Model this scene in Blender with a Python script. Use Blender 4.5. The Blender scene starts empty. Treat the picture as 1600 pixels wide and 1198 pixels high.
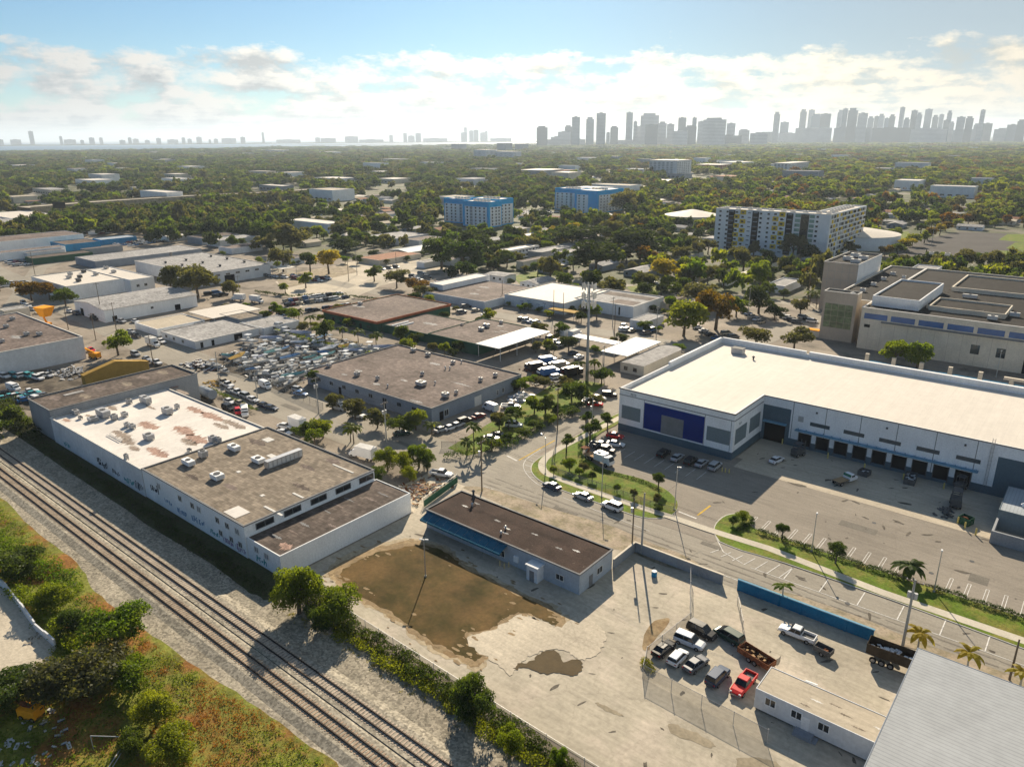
import bpy, bmesh, math, random
import numpy as np
from mathutils import Matrix, Vector
from mathutils.geometry import tessellate_polygon
rnd = random.Random(7)
SC = bpy.context.scene
COL = SC.collection
# ------------------------------------------------------------------ camera
# world axes: x runs along the railway (towards the lower right of the picture), y along the cross street; metres
CAM_H = 75.0
CX = np.array([0.77313848, 0.63421269, -0.00558197]); CU = np.array([-0.19652391, 0.2479223, 0.94863738]); CF = np.array([-0.60302176, 0.73233108, -0.31631623])
FPX = 1151.55
cam = bpy.data.cameras.new('camera'); camo = bpy.data.objects.new('camera', cam); COL.objects.link(camo)
cam.sensor_width = 36; cam.lens = 36*FPX/1600; cam.clip_start = 1; cam.clip_end = 90000
mw = Matrix.Identity(4)
for i in range(3):
    mw[i][0] = CX[i]; mw[i][1] = CU[i]; mw[i][2] = -CF[i]
mw[2][3] = CAM_H
camo.matrix_world = mw
SC.camera = camo
SC.view_settings.view_transform = 'Standard'; SC.view_settings.look = 'None'
SC.view_settings.exposure = 0.9; SC.view_settings.gamma = 1; SC.view_settings.use_curve_mapping = False
SC.cycles.max_bounces = 6; SC.cycles.transparent_max_bounces = 12; SC.cycles.volume_bounces = 0
# ------------------------------------------------------------------ sun and sky
SUN_AZ = math.radians(124); SUN_EL = math.radians(27.8)
SD = Vector((math.cos(SUN_AZ)*math.cos(SUN_EL), math.sin(SUN_AZ)*math.cos(SUN_EL), math.sin(SUN_EL)))
sl = bpy.data.lights.new('sun', 'SUN'); sl.energy = 5.0; sl.angle = math.radians(0.5); sl.color = (1, .86, .66)
so = bpy.data.objects.new('sun', sl); COL.objects.link(so); so.rotation_euler = SD.to_track_quat('Z', 'Y').to_euler()
W = bpy.data.worlds.new('World'); SC.world = W; W.use_nodes = True
def build_world():
    nt = W.node_tree; nt.nodes.clear(); N = nt.nodes.new; L = nt.links.new
    out = N('ShaderNodeOutputWorld'); bg = N('ShaderNodeBackground'); bg.inputs[1].default_value = 0.050
    L(bg.outputs[0], out.inputs[0])
    sky = N('ShaderNodeTexSky'); sky.sky_type = 'NISHITA'; sky.sun_disc = False
    sky.sun_elevation = SUN_EL; sky.sun_rotation = math.pi/2 - SUN_AZ
    sky.air_density = 1.0; sky.dust_density = 0.3; sky.ozone_density = 3.0; sky.altitude = 50
    tc = N('ShaderNodeTexCoord'); sep = N('ShaderNodeSeparateXYZ'); L(tc.outputs['Generated'], sep.inputs[0])
    def math_(op, a, b=None, clamp=False):
        m = N('ShaderNodeMath'); m.operation = op; m.use_clamp = clamp
        for i, v in enumerate((a, b)):
            if v is None: continue
            if isinstance(v, (int, float)): m.inputs[i].default_value = v
            else: L(v, m.inputs[i])
        return m.outputs[0]
    z = math_('MAXIMUM', sep.outputs[2], 0.0)
    zz = math_('ADD', z, 0.035)
    cx = math_('DIVIDE', sep.outputs[0], zz); cy = math_('DIVIDE', sep.outputs[1], zz)
    # azimuth-like lateral coordinate keeps the cloud puffs from smearing at the horizon
    comb = N('ShaderNodeCombineXYZ'); L(math_('MULTIPLY', sep.outputs[0], 11.0), comb.inputs[0]); L(math_('MULTIPLY', sep.outputs[1], 11.0), comb.inputs[1]); L(math_('MULTIPLY', z, 26.0), comb.inputs[2])
    n1 = N('ShaderNodeTexNoise'); n1.inputs['Scale'].default_value = 1.05; n1.inputs['Detail'].default_value = 10; n1.inputs['Roughness'].default_value = 0.62
    L(comb.outputs[0], n1.inputs['Vector'])
    comb2 = N('ShaderNodeCombineXYZ'); L(cx, comb2.inputs[0]); L(cy, comb2.inputs[1])
    n2 = N('ShaderNodeTexNoise'); n2.inputs['Scale'].default_value = 0.8; n2.inputs['Detail'].default_value = 6; L(comb2.outputs[0], n2.inputs['Vector'])
    # coverage against elevation: solid bank low, ragged top near 6 degrees, a few wisps higher
    cov = N('ShaderNodeValToRGB'); L(z, cov.inputs[0]); cr = cov.color_ramp
    cr.elements[0].position = 0.0; cr.elements[0].color = (.64,)*3+(1,)
    cr.elements[1].position = 1.0; cr.elements[1].color = (.30,)*3+(1,)
    for p, v in ((.02, .66), (.035, .60), (.06, .575), (.086, .555), (.100, .46), (.115, .32), (.3, .22)):
        e = cr.elements.new(p); e.color = (v, v, v, 1)
    base = math_('ADD', math_('MULTIPLY', n1.outputs[0], 0.85), math_('MULTIPLY', n2.outputs[0], 0.15))
    dens = math_('MULTIPLY', math_('SUBTRACT', math_('ADD', base, cov.outputs[0]), 0.985), 9.0, True)
    # light and shade inside the clouds: offset sample towards the sun
    off = N('ShaderNodeVectorMath'); off.operation = 'ADD'; L(comb.outputs[0], off.inputs[0]); off.inputs[1].default_value = (-.10, .12, .24)
    n3 = N('ShaderNodeTexNoise'); n3.inputs['Scale'].default_value = 1.05; n3.inputs['Detail'].default_value = 7; n3.inputs['Roughness'].default_value = .55
    L(off.outputs[0], n3.inputs['Vector'])
    shade = math_('MULTIPLY', math_('SUBTRACT', math_('ADD', n1.outputs[0], 0.045), n3.outputs[0]), 5.0)
    shade = math_('ADD', math_('ADD', shade, 0.42), math_('MULTIPLY', math_('SUBTRACT', n2.outputs[0], 0.5), 2.2), True)
    cc = N('ShaderNodeValToRGB'); L(shade, cc.inputs[0]); c2 = cc.color_ramp
    c2.elements[0].position = 0.0; c2.elements[0].color = (.50, .545, .60, 1)
    c2.elements[1].position = .8; c2.elements[1].color = (.98, .97, .95, 1)
    e = c2.elements.new(.35); e.color = (.70, .735, .77, 1)
    # brightening towards the sun
    dot = N('ShaderNodeVectorMath'); dot.operation = 'DOT_PRODUCT'; L(tc.outputs['Generated'], dot.inputs[0]); dot.inputs[1].default_value = SD
    glow = math_('POWER', math_('MAXIMUM', dot.outputs['Value'], 0.0), 9.0)
    gl = math_('ADD', math_('MULTIPLY', glow, 1.75), 0.58)
    cm = N('ShaderNodeVectorMath'); cm.operation = 'SCALE'; L(cc.outputs[0], cm.inputs[0]); L(math_('MULTIPLY', gl, 11.0), cm.inputs['Scale'])
    # warm tint of the clouds towards the sun
    wt = N('ShaderNodeMix'); wt.data_type = 'RGBA'; wt.blend_type = 'MULTIPLY'; L(math_('MULTIPLY', glow, 1.9, True), wt.inputs[0]); L(cm.outputs[0], wt.inputs[6]); wt.inputs[7].default_value = (1.08, .98, .78, 1)
    # clear sky, tinted a little towards cyan as in the picture
    skt = N('ShaderNodeMix'); skt.data_type = 'RGBA'; skt.blend_type = 'MULTIPLY'; skt.inputs[0].default_value = 1; L(sky.outputs[0], skt.inputs[6]); skt.inputs[7].default_value = (.58, .82, .95, 1)
    # a high thin veil of cloud covers the sky to the right
    vr = N('ShaderNodeVectorMath'); vr.operation = 'DOT_PRODUCT'; L(tc.outputs['Generated'], vr.inputs[0]); vr.inputs[1].default_value = (.773, .634, 0)
    vf = N('ShaderNodeMapRange'); vf.interpolation_type = 'SMOOTHSTEP'; vf.inputs[1].default_value = -.12; vf.inputs[2].default_value = .55; vf.inputs[4].default_value = .8; L(vr.outputs['Value'], vf.inputs[0])
    w2 = N('ShaderNodeMix'); w2.data_type = 'RGBA'; w2.blend_type = 'MULTIPLY'; L(vf.outputs[0], w2.inputs[0]); L(wt.outputs[2], w2.inputs[6]); w2.inputs[7].default_value = (1.06, .96, .78, 1)
    vl = N('ShaderNodeMix'); vl.data_type = 'RGBA'; L(vf.outputs[0], vl.inputs[0]); L(skt.outputs[2], vl.inputs[6]); vl.inputs[7].default_value = (4.6, 5.3, 5.7, 1)
    mx = N('ShaderNodeMix'); mx.data_type = 'RGBA'; L(dens, mx.inputs[0]); L(vl.outputs[2], mx.inputs[6]); L(w2.outputs[2], mx.inputs[7])
    L(mx.outputs[2], bg.inputs[0])
build_world()

# ------------------------------------------------------------------ helpers
def g(px, py, z=0.0):
    """point on the horizontal plane z that the survey photograph shows at px, py"""
    d = CF + CX*(px-800)/FPX + CU*(599-py)/FPX
    t = (z-CAM_H)/d[2]
    return (d[0]*t, d[1]*t)
def at_dist(px, D):
    """ground point in the compass direction of column px, D metres away"""
    d = CF + CX*(px-800)/FPX + CU*(599-214)/FPX
    l = math.hypot(d[0], d[1]); return (d[0]/l*D, d[1]/l*D)
def scr(x, y, z=0.0):
    d = np.array([x, y, z-CAM_H]); w = d@CF
    if w < 1: return (-9999, -9999)
    return (800+FPX*(d@CX)/w, 599-FPX*(d@CU)/w)
MATS = {}
def mat(name, col, rough=.85, big=(.08, .25), fine=(3.0, .10), bump=0.0, metal=0.0, spec=.07, kind=None, col2=None, thr=(.45, .6), rnd_amt=0.0, sc2=.2):
    if name in MATS: return MATS[name]
    m = bpy.data.materials.new(name); m.use_nodes = True; nt = m.node_tree; N = nt.nodes.new; L = nt.links.new
    b = nt.nodes['Principled BSDF']; b.inputs['Roughness'].default_value = rough; b.inputs['Metallic'].default_value = metal
    b.inputs['Specular IOR Level'].default_value = spec
    geo = N('ShaderNodeNewGeometry')
    def noise(scale, detail=5, rgh=.6, stretch=None):
        n = N('ShaderNodeTexNoise'); n.inputs['Scale'].default_value = scale; n.inputs['Detail'].default_value = detail; n.inputs['Roughness'].default_value = rgh
        if stretch:
            mp = N('ShaderNodeMapping'); mp.inputs['Scale'].default_value = stretch; L(geo.outputs['Position'], mp.inputs[0]); L(mp.outputs[0], n.inputs['Vector'])
        else: L(geo.outputs['Position'], n.inputs['Vector'])
        return n
    def ramp(src, a, b_, va, vb):
        r = N('ShaderNodeMapRange'); r.inputs[1].default_value = a; r.inputs[2].default_value = b_; r.inputs[3].default_value = va; r.inputs[4].default_value = vb; L(src, r.inputs[0]); return r.outputs[0]
    cur = None
    rgb = N('ShaderNodeRGB'); rgb.outputs[0].default_value = (*col, 1); cur = rgb.outputs[0]
    if col2:
        n = noise(sc2, 7, .65); f = ramp(n.outputs[0], thr[0], thr[1], 0, 1)
        mx = N('ShaderNodeMix'); mx.data_type = 'RGBA'; L(f, mx.inputs[0]); L(cur, mx.inputs[6]); mx.inputs[7].default_value = (*col2, 1); cur = mx.outputs[2]
    def mul(src):
        nonlocal cur
        v = N('ShaderNodeVectorMath'); v.operation = 'SCALE'; L(cur, v.inputs[0]); L(src, v.inputs['Scale']); cur = v.outputs[0]
    if big: mul(ramp(noise(big[0]).outputs[0], .3, .7, 1-big[1], 1+big[1]))
    if fine: mul(ramp(noise(fine[0], 3).outputs[0], .3, .7, 1-fine[1], 1+fine[1]))
    if kind == 'asphalt' or kind == 'concrete':
        vo = N('ShaderNodeTexVoronoi'); vo.feature = 'DISTANCE_TO_EDGE'; vo.inputs['Scale'].default_value = .16 if kind == 'asphalt' else .11
        wn = noise(.5, 4); wv = N('ShaderNodeVectorMath'); wv.operation = 'SCALE'; L(wn.outputs['Color'], wv.inputs[0]); wv.inputs['Scale'].default_value = 3.2
        av = N('ShaderNodeVectorMath'); L(geo.outputs['Position'], av.inputs[0]); L(wv.outputs[0], av.inputs[1]); L(av.outputs[0], vo.inputs['Vector'])
        mul(ramp(vo.outputs['Distance'], 0.0, .02, .88, 1))
        mul(ramp(noise(.55, 6, .7, (.25, 2.2, 1)).outputs[0], .35, .7, .86, 1.10))
    if kind == 'patch':      # old felt roofing: rectangular sheets weathered unequally
        br = N('ShaderNodeTexBrick'); br.inputs['Scale'].default_value = .35; br.inputs['Color1'].default_value = (.72,)*3+(1,); br.inputs['Color2'].default_value = (1.2,)*3+(1,); br.inputs['Mortar'].default_value = (.65,)*3+(1,)
        br.inputs['Mortar Size'].default_value = .012; L(geo.outputs['Position'], br.inputs['Vector'])
        sp = N('ShaderNodeSeparateColor'); L(br.outputs['Color'], sp.inputs[0]); mul(sp.outputs[0])
        mul(ramp(noise(.7, 8, .75, (1, .35, 1)).outputs[0], .3, .72, .72, 1.3))
    if kind == 'seam':       # roofing membrane laps running across the roof
        wv = N('ShaderNodeTexWave'); wv.inputs['Scale'].default_value = .13; wv.inputs['Distortion'].default_value = .6; wv.inputs['Detail'].default_value = 2; wv.wave_profile = 'SAW'; wv.bands_direction = 'X'; L(geo.outputs['Position'], wv.inputs['Vector'])
        mul(ramp(wv.outputs['Fac'], 0, .05, .90, 1)); mul(ramp(noise(.5, 6, .7, (2.5, .12, 1)).outputs[0], .3, .7, .93, 1.05))
    if kind == 'ribs':       # standing seam sheet
        wv = N('ShaderNodeTexWave'); wv.inputs['Scale'].default_value = .5; wv.bands_direction = 'X'; L(geo.outputs['Position'], wv.inputs['Vector'])
        mul(ramp(wv.outputs['Fac'], 0, .25, .8, 1))
    if kind == 'ribsy':
        wv = N('ShaderNodeTexWave'); wv.inputs['Scale'].default_value = .5; wv.bands_direction = 'Y'; L(geo.outputs['Position'], wv.inputs['Vector'])
        mul(ramp(wv.outputs['Fac'], 0, .25, .8, 1))
    if kind == 'gravel':
        vo = N('ShaderNodeTexVoronoi'); vo.inputs['Scale'].default_value = 3.2; L(geo.outputs['Position'], vo.inputs['Vector']); sp = N('ShaderNodeSeparateColor'); L(vo.outputs['Color'], sp.inputs[0])
        mul(ramp(sp.outputs[0], 0, 1, .62, 1.42))
    if kind == 'streak':     # rain streaks down a wall
        mul(ramp(noise(.8, 5, .7, (1, 1, .2)).outputs[0], .35, .75, 1.03, .93))
    if kind == 'bands':      # storeys of a tower too far away to build singly
        sp = N('ShaderNodeSeparateXYZ'); L(geo.outputs['Position'], sp.inputs[0])
        md = N('ShaderNodeMath'); md.operation = 'PINGPONG'; L(sp.outputs[2], md.inputs[0]); md.inputs[1].default_value = 5.5
        mul(ramp(md.outputs[0], 1.5, 4.0, .55, 1.12))
    if rnd_amt:
        oi = N('ShaderNodeObjectInfo'); mul(ramp(oi.outputs['Random'], 0, 1, 1-rnd_amt, 1+rnd_amt))
    L(cur, b.inputs['Base Color'])
    if bump:
        bm_ = N('ShaderNodeBump'); bm_.inputs['Strength'].default_value = bump; bm_.inputs['Distance'].default_value = .15
        nb = noise(2.2, 6, .7); L(nb.outputs[0], bm_.inputs['Height']); L(bm_.outputs[0], b.inputs['Normal'])
    MATS[name] = m; return m
def leafmat(name, col, col2, trans=.45):
    m = bpy.data.materials.new(name); m.use_nodes = True; nt = m.node_tree; N = nt.nodes.new; L = nt.links.new; nt.nodes.clear()
    out = N('ShaderNodeOutputMaterial'); d = N('ShaderNodeBsdfDiffuse'); t = N('ShaderNodeBsdfTranslucent'); gsh = N('ShaderNodeBsdfGlossy'); gsh.inputs['Roughness'].default_value = .5; gsh.inputs[0].default_value = (.6, .6, .6, 1)
    geo = N('ShaderNodeNewGeometry'); n = N('ShaderNodeTexNoise'); n.inputs['Scale'].default_value = .45; n.inputs['Detail'].default_value = 4; L(geo.outputs['Position'], n.inputs['Vector'])
    oi = N('ShaderNodeObjectInfo')
    ad = N('ShaderNodeMath'); ad.operation = 'MULTIPLY_ADD'; L(oi.outputs['Random'], ad.inputs[0]); ad.inputs[1].default_value = .5; L(n.outputs[0], ad.inputs[2])
    mr = N('ShaderNodeMapRange'); mr.inputs[1].default_value = .45; mr.inputs[2].default_value = 1.05; L(ad.outputs[0], mr.inputs[0])
    mx = N('ShaderNodeMix'); mx.data_type = 'RGBA'; L(mr.outputs[0], mx.inputs[0]); mx.inputs[6].default_value = (*col, 1); mx.inputs[7].default_value = (*col2, 1)
    L(mx.outputs[2], d.inputs[0])
    tv = N('ShaderNodeMix'); tv.data_type = 'RGBA'; tv.blend_type = 'MULTIPLY'; tv.inputs[0].default_value = 1; L(mx.outputs[2], tv.inputs[6]); tv.inputs[7].default_value = (2.1, 2.0, .7, 1); L(tv.outputs[2], t.inputs[0])
    m1 = N('ShaderNodeMixShader'); m1.inputs[0].default_value = trans; L(d.outputs[0], m1.inputs[1]); L(t.outputs[0], m1.inputs[2])
    m2 = N('ShaderNodeMixShader'); m2.inputs[0].default_value = .015; L(m1.outputs[0], m2.inputs[1]); L(gsh.outputs[0], m2.inputs[2]); L(m2.outputs[0], out.inputs[0])
    MATS[name] = m; return m

class MB:
    """collects shapes into one mesh; several materials are allowed"""
    def __init__(s): s.v = []; s.f = []; s.m = []
    def quad(s, a, b, c, d, m=0):
        i = len(s.v); s.v += [a, b, c, d]; s.f.append((i, i+1, i+2, i+3)); s.m.append(m)
    def poly(s, pts, m=0):
        i = len(s.v); s.v += list(pts); s.f.append(tuple(range(i, i+len(pts)))); s.m.append(m)
    def box(s, x0, y0, z0, x1, y1, z1, m=0, skip=''):
        i = len(s.v); s.v += [(x0,y0,z0),(x1,y0,z0),(x1,y1,z0),(x0,y1,z0),(x0,y0,z1),(x1,y0,z1),(x1,y1,z1),(x0,y1,z1)]
        F = {'b':(0,3,2,1),'t':(4,5,6,7),'s':(0,1,5,4),'e':(1,2,6,5),'n':(2,3,7,6),'w':(3,0,4,7)}
        for k, f in F.items():
            if k in skip: continue
            s.f.append(tuple(i+j for j in f)); s.m.append(m)
    def frus(s, b, t, z0, z1, m=0, mt=None):
        """b,t = (x0,y0,x1,y1) rectangles"""
        i = len(s.v)
        for (x0,y0,x1,y1), z in ((b, z0), (t, z1)): s.v += [(x0,y0,z),(x1,y0,z),(x1,y1,z),(x0,y1,z)]
        for f, mm in (((4,5,6,7), m if mt is None else mt), ((0,1,5,4), m), ((1,2,6,5), m), ((2,3,7,6), m), ((3,0,4,7), m), ((0,3,2,1), m)):
            s.f.append(tuple(i+j for j in f)); s.m.append(mm)
    def cyl(s, p, q, r0, r1=None, n=8, m=0, caps=True):
        r1 = r0 if r1 is None else r1
        p = Vector(p); q = Vector(q); d = (q-p).normalized(); a = d.orthogonal().normalized(); b = d.cross(a); i = len(s.v)
        for c, r in ((p, r0), (q, r1)):
            for k in range(n):
                t = 2*math.pi*k/n; s.v.append(tuple(c+a*math.cos(t)*r+b*math.sin(t)*r))
        for k in range(n): s.f.append((i+k, i+(k+1)%n, i+n+(k+1)%n, i+n+k)); s.m.append(m)
        if caps: s.f.append(tuple(i+n+k for k in range(n))); s.m.append(m); s.f.append(tuple(i+n-1-k for k in range(n))); s.m.append(m)
    def prism(s, pts, z0, z1, m=0, mt=None, top=True):
        n = len(pts); i = len(s.v)
        area = sum(pts[k][0]*pts[(k+1)%n][1]-pts[(k+1)%n][0]*pts[k][1] for k in range(n))
        if area < 0: pts = pts[::-1]
        for z in (z0, z1): s.v += [(p[0], p[1], z) for p in pts]
        for k in range(n): s.f.append((i+k, i+(k+1)%n, i+n+(k+1)%n, i+n+k)); s.m.append(m)
        if top:
            for t in tessellate_polygon([[Vector((p[0], p[1], 0)) for p in pts]]):
                a, b, c = t
                if (pts[b][0]-pts[a][0])*(pts[c][1]-pts[a][1])-(pts[c][0]-pts[a][0])*(pts[b][1]-pts[a][1]) < 0: b, c = c, b
                s.f.append((i+n+a, i+n+b, i+n+c)); s.m.append(m if mt is None else mt)
    def sheet(s, pts, z, m=0):
        i = len(s.v); s.v += [(p[0], p[1], z) for p in pts]
        for t in tessellate_polygon([[Vector((p[0], p[1], 0)) for p in pts]]):
            a, b, c = t
            if (pts[b][0]-pts[a][0])*(pts[c][1]-pts[a][1])-(pts[c][0]-pts[a][0])*(pts[b][1]-pts[a][1]) < 0: b, c = c, b
            s.f.append((i+a, i+b, i+c)); s.m.append(m)
    def mesh(s, name, mats):
        me = bpy.data.meshes.new(name); me.from_pydata([tuple(map(float, v)) for v in s.v], [], s.f)
        if not isinstance(mats, (list, tuple)): mats = [mats]
        for m in mats: me.materials.append(m)
        if len(mats) > 1: me.polygons.foreach_set('material_index', s.m)
        me.update(); return me
    def build(s, name, mats, parent=None, loc=None, rz=None, smooth=False):
        me = s.mesh(name, mats)
        if smooth: me.polygons.foreach_set('use_smooth', [True]*len(me.polygons))
        return link(name, me, parent, loc, rz)
def link(name, me, parent=None, loc=None, rz=None):
    o = bpy.data.objects.new(name, me); COL.objects.link(o)
    if parent: o.parent = parent
    if loc: o.location = loc
    if rz is not None: o.rotation_euler.z = rz
    return o
THINGS = []
def tag(o, label, cat, group=None, stuff=False):
    o['label'] = label; o['category'] = cat
    if group: o['group'] = group
    if stuff: o['kind'] = 'stuff'
    THINGS.append(o); return o
def thing(name, label, cat, loc=(0,0,0), rz=0, group=None):
    o = bpy.data.objects.new(name, None); COL.objects.link(o); o.empty_display_size = .5
    o.location = loc; o.rotation_euler.z = rz
    return tag(o, label, cat, group)
def struct(o): o['kind'] = 'structure'; return o
KIDS = {}
def kids(o):
    return [c for c in COL.objects if c.parent == o]
def dup(root, loc, rz, label, group=None, scale=None, mats=None):
    """a copy of a thing and of its parts and sub-parts; proto trees are cached"""
    if root.name not in KIDS: KIDS[root.name] = [(c, kids(c)) for c in kids(root)]
    r = root.copy(); COL.objects.link(r); r.location = loc; r.rotation_euler = (0, 0, rz)
    if scale: r.scale = scale
    for c, gs in KIDS[root.name]:
        d = c.copy(); COL.objects.link(d); d.parent = r
        if mats and c.name.split('.')[0] in mats:
            d.material_slots[0].link = 'OBJECT'; d.material_slots[0].material = mats[c.name.split('.')[0]]
        for e in gs:
            h = e.copy(); COL.objects.link(h); h.parent = d
    r['label'] = label
    if group: r['group'] = group
    elif 'group' in r: del r['group']
    THINGS.append(r); return r
def smoothpoly(pts, sub=4, jit=0.0, closed=True):
    """Catmull-Rom rounding of an outline, with an optional ragged edge"""
    n = len(pts); out = []
    for i in range(n if closed else n-1):
        p0, p1, p2, p3 = [np.array(pts[(i+k) % n] if closed else pts[min(max(i+k, 0), n-1)], float) for k in (-1, 0, 1, 2)]
        for s in range(sub):
            t = s/sub
            p = .5*((2*p1)+(-p0+p2)*t+(2*p0-5*p1+4*p2-p3)*t*t+(-p0+3*p1-3*p2+p3)*t**3)
            if jit: p = p+np.array([rnd.uniform(-jit, jit), rnd.uniform(-jit, jit)])
            out.append(tuple(p))
    if not closed: out.append(tuple(pts[-1]))
    return out
def pxs(*p): return [g(a, b) for a, b in p]
def ground(name, pts, z, m, kerb=0):
    b = MB()
    if kerb: b.prism(pts, z-kerb, z)
    else: b.sheet(pts, z)
    return struct(b.build(name, m))
def ribbon_pts(path, w):
    L_, R_ = [], []
    for i, p in enumerate(path):
        a = np.array(path[max(i-1, 0)]); c = np.array(path[min(i+1, len(path)-1)]); d = (c-a)/np.linalg.norm(c-a); n = np.array([-d[1], d[0]])
        L_.append(tuple(np.array(p)+n*w/2)); R_.append(tuple(np.array(p)-n*w/2))
    return L_, R_
def ribbon(name, path, w, z, m, thick=0, st=True):
    L_, R_ = ribbon_pts(path, w); b = MB()
    for i in range(len(path)-1):
        b.quad((*R_[i], z), (*R_[i+1], z), (*L_[i+1], z), (*L_[i], z))
        if thick:
            b.quad((*R_[i], z-thick), (*R_[i+1], z-thick), (*R_[i+1], z), (*R_[i], z)); b.quad((*L_[i+1], z-thick), (*L_[i], z-thick), (*L_[i], z), (*L_[i+1], z))
    o = b.build(name, m)
    return struct(o) if st else o

# ------------------------------------------------------------------ materials
m_ground = mat('ground_mix', (.17, .155, .12), col2=(.075, .09, .035), sc2=.035, thr=(.42, .56), big=(.02, .3), fine=(1.2, .2))
m_lot = mat('lot_pavement', (.27, .23, .185), kind='asphalt', big=(.05, .3), fine=(2, .16), col2=(.13, .115, .09), sc2=.07, thr=(.52, .66))
m_conc = mat('old_concrete', (.42, .375, .295), kind='concrete', big=(.07, .2), fine=(1.3, .12), col2=(.47, .41, .33), sc2=.12, thr=(.5, .62))
m_concpale = mat('pale_concrete', (.50, .44, .345), kind='concrete', big=(.1, .15), fine=(2.2, .14))
m_asph = mat('road_asphalt', (.30, .272, .225), kind='asphalt', big=(.05, .14), fine=(2.5, .10))
m_asph2 = mat('parking_asphalt', (.26, .23, .19), kind='asphalt', big=(.05, .16), fine=(3, .10))
m_asphdk = mat('dark_asphalt', (.085, .078, .072), kind='asphalt', big=(.05, .2))
m_apron = mat('apron_concrete', (.46, .40, .31), kind='concrete', big=(.1, .1), fine=(2, .08))
m_side = mat('sidewalk_concrete', (.50, .455, .37), big=(.15, .12), fine=(3, .1))
m_kerb = mat('kerb_concrete', (.50, .48, .42), big=(.3, .1))
m_grass = mat('lawn', (.105, .16, .016), col2=(.19, .17, .04), sc2=.25, thr=(.45, .65), big=(.2, .25), fine=(2.5, .3), bump=.6)
m_dirtv = mat('dirt_verge', (.33, .27, .20), big=(.2, .25), fine=(2, .2), col2=(.22, .19, .12), sc2=.3)
m_bal = mat('ballast', (.29, .26, .205), kind='gravel', big=(.15, .16), fine=(1.5, .15), bump=.3)
m_bal2 = mat('ballast_shoulder', (.30, .265, .205), kind='gravel', big=(.1, .22), fine=(1.2, .2), bump=.25, col2=(.24, .215, .165), sc2=.3)
m_bank = mat('weedy_bank', (.17, .18, .035), col2=(.24, .115, .035), sc2=.09, thr=(.47, .58), big=(.15, .35), fine=(1.4, .35), bump=1)
m_mud = mat('mud', (.125, .078, .030), rough=.8, spec=.05, col2=(.052, .042, .012), sc2=.11, thr=(.40, .6), big=(.12, .25), fine=(1.6, .14))
m_mudrim = mat('mud_rim', (.30, .225, .13), big=(.15, .25), fine=(1.5, .2), col2=(.22, .15, .08), sc2=.35)
m_puddle = mat('puddle', (.085, .062, .032), rough=.7, spec=.04, big=(.3, .2))
m_shade = mat('strip_shade_soil', (.07, .07, .035), big=(.3, .3), fine=(2, .3), col2=(.05, .06, .025), sc2=.3)  # ground colour darkened to carry the shade of the long row
m_white = mat('white_paint', (.82, .82, .81), kind='streak', big=(.15, .08))
m_wall2 = mat('dirty_white_wall', (.64, .65, .66), kind='streak', big=(.12, .14), fine=(1.5, .08))
m_cream = mat('cream_wall', (.64, .57, .46), kind='streak', big=(.15, .12))
m_beige = mat('beige_panels', (.46, .39, .31), kind='streak', big=(.2, .1))
m_grey = mat('grey_wall', (.30, .31, .32), kind='streak', big=(.15, .12))
m_bluegrey = mat('bluegrey_wall', (.26, .29, .33), kind='streak', big=(.15, .12))
m_green = mat('green_wall', (.035, .10, .062), kind='streak', big=(.2, .2))
m_orange = mat('rust_fascia', (.36, .115, .055), big=(.3, .15))
m_panel = mat('grey_panel', (.17, .21, .225), big=(.3, .06))
m_base = mat('slate_base_paint', (.09, .135, .165), big=(.2, .1))
m_navy = mat('navy_paint', (.004, .024, .17), rough=.8, big=(.2, .12))
m_blue = mat('blue_paint', (.03, .22, .42), big=(.3, .15), kind='streak')
m_teal = mat('teal_awning', (.03, .125, .19), big=(.4, .15), kind='streak')
m_sky = mat('azure_paint', (.02, .38, .72), big=(.3, .06))
m_bluewin = mat('blue_tinted_glass', (.015, .09, .27), rough=.3, spec=.5, big=(.3, .2)); m_ewall = mat('dull_bluegrey_wall', (.40, .44, .48), kind='streak', big=(.2, .15)); m_oily = mat('oily_soil', (.13, .11, .085), col2=(.06, .05, .04), sc2=.25, big=(.2, .3), fine=(2, .3)); m_rim1 = mat('damp_sand', (.26, .19, .11), big=(.2, .25), fine=(1.5, .2)); m_rim2 = mat('dry_sand', (.38, .31, .21), big=(.2, .2), fine=(1.5, .2))
m_bwall = mat('blue_wall_paint', (.02, .15, .28), big=(.3, .15), kind='streak'); m_oil = mat('oil_stain', (.12, .105, .085), big=(.4, .3), fine=(2, .3)); m_tread = mat('tyre_darkened_asphalt', (.235, .21, .175), kind='asphalt', big=(.1, .2), fine=(2.5, .15)); m_patch = mat('road_repair', (.17, .155, .13), big=(.3, .15), fine=(3, .15))
m_damp = mat('damp_concrete', (.27, .23, .165), big=(.3, .2), fine=(2, .15)); m_canopy = mat('dock_canopy_paint', (.17, .33, .44), big=(.5, .1)); m_strip = mat('strip_window_glass', (.05, .075, .09), rough=.25, spec=.6, big=None)
m_yel = mat('yellow_paint', (.72, .50, .05), big=(.3, .06))
m_glass = mat('dark_glass', (.02, .025, .03), rough=.15, spec=.8, big=(.3, .2), fine=None)
m_gglass = mat('green_glass', (.12, .16, .08), rough=.2, spec=.8, big=(.4, .4), fine=(.8, .4))
m_dark = mat('dark_opening', (.012, .012, .014), rough=.9, fine=None)
m_rwhite = mat('white_membrane', (.62, .57, .50), kind='seam', big=(.03, .05), fine=(.6, .04), rough=.7)
m_rstain = mat('stained_membrane', (.66, .62, .57), kind='seam', big=(.12, .10), fine=(1.2, .06))
m_stain = mat('roof_rust_stain', (.36, .24, .19), big=(.6, .3), fine=(3, .35))
m_stain2 = mat('roof_grey_stain', (.27, .22, .18), big=(.5, .3), fine=(3, .3))
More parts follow.
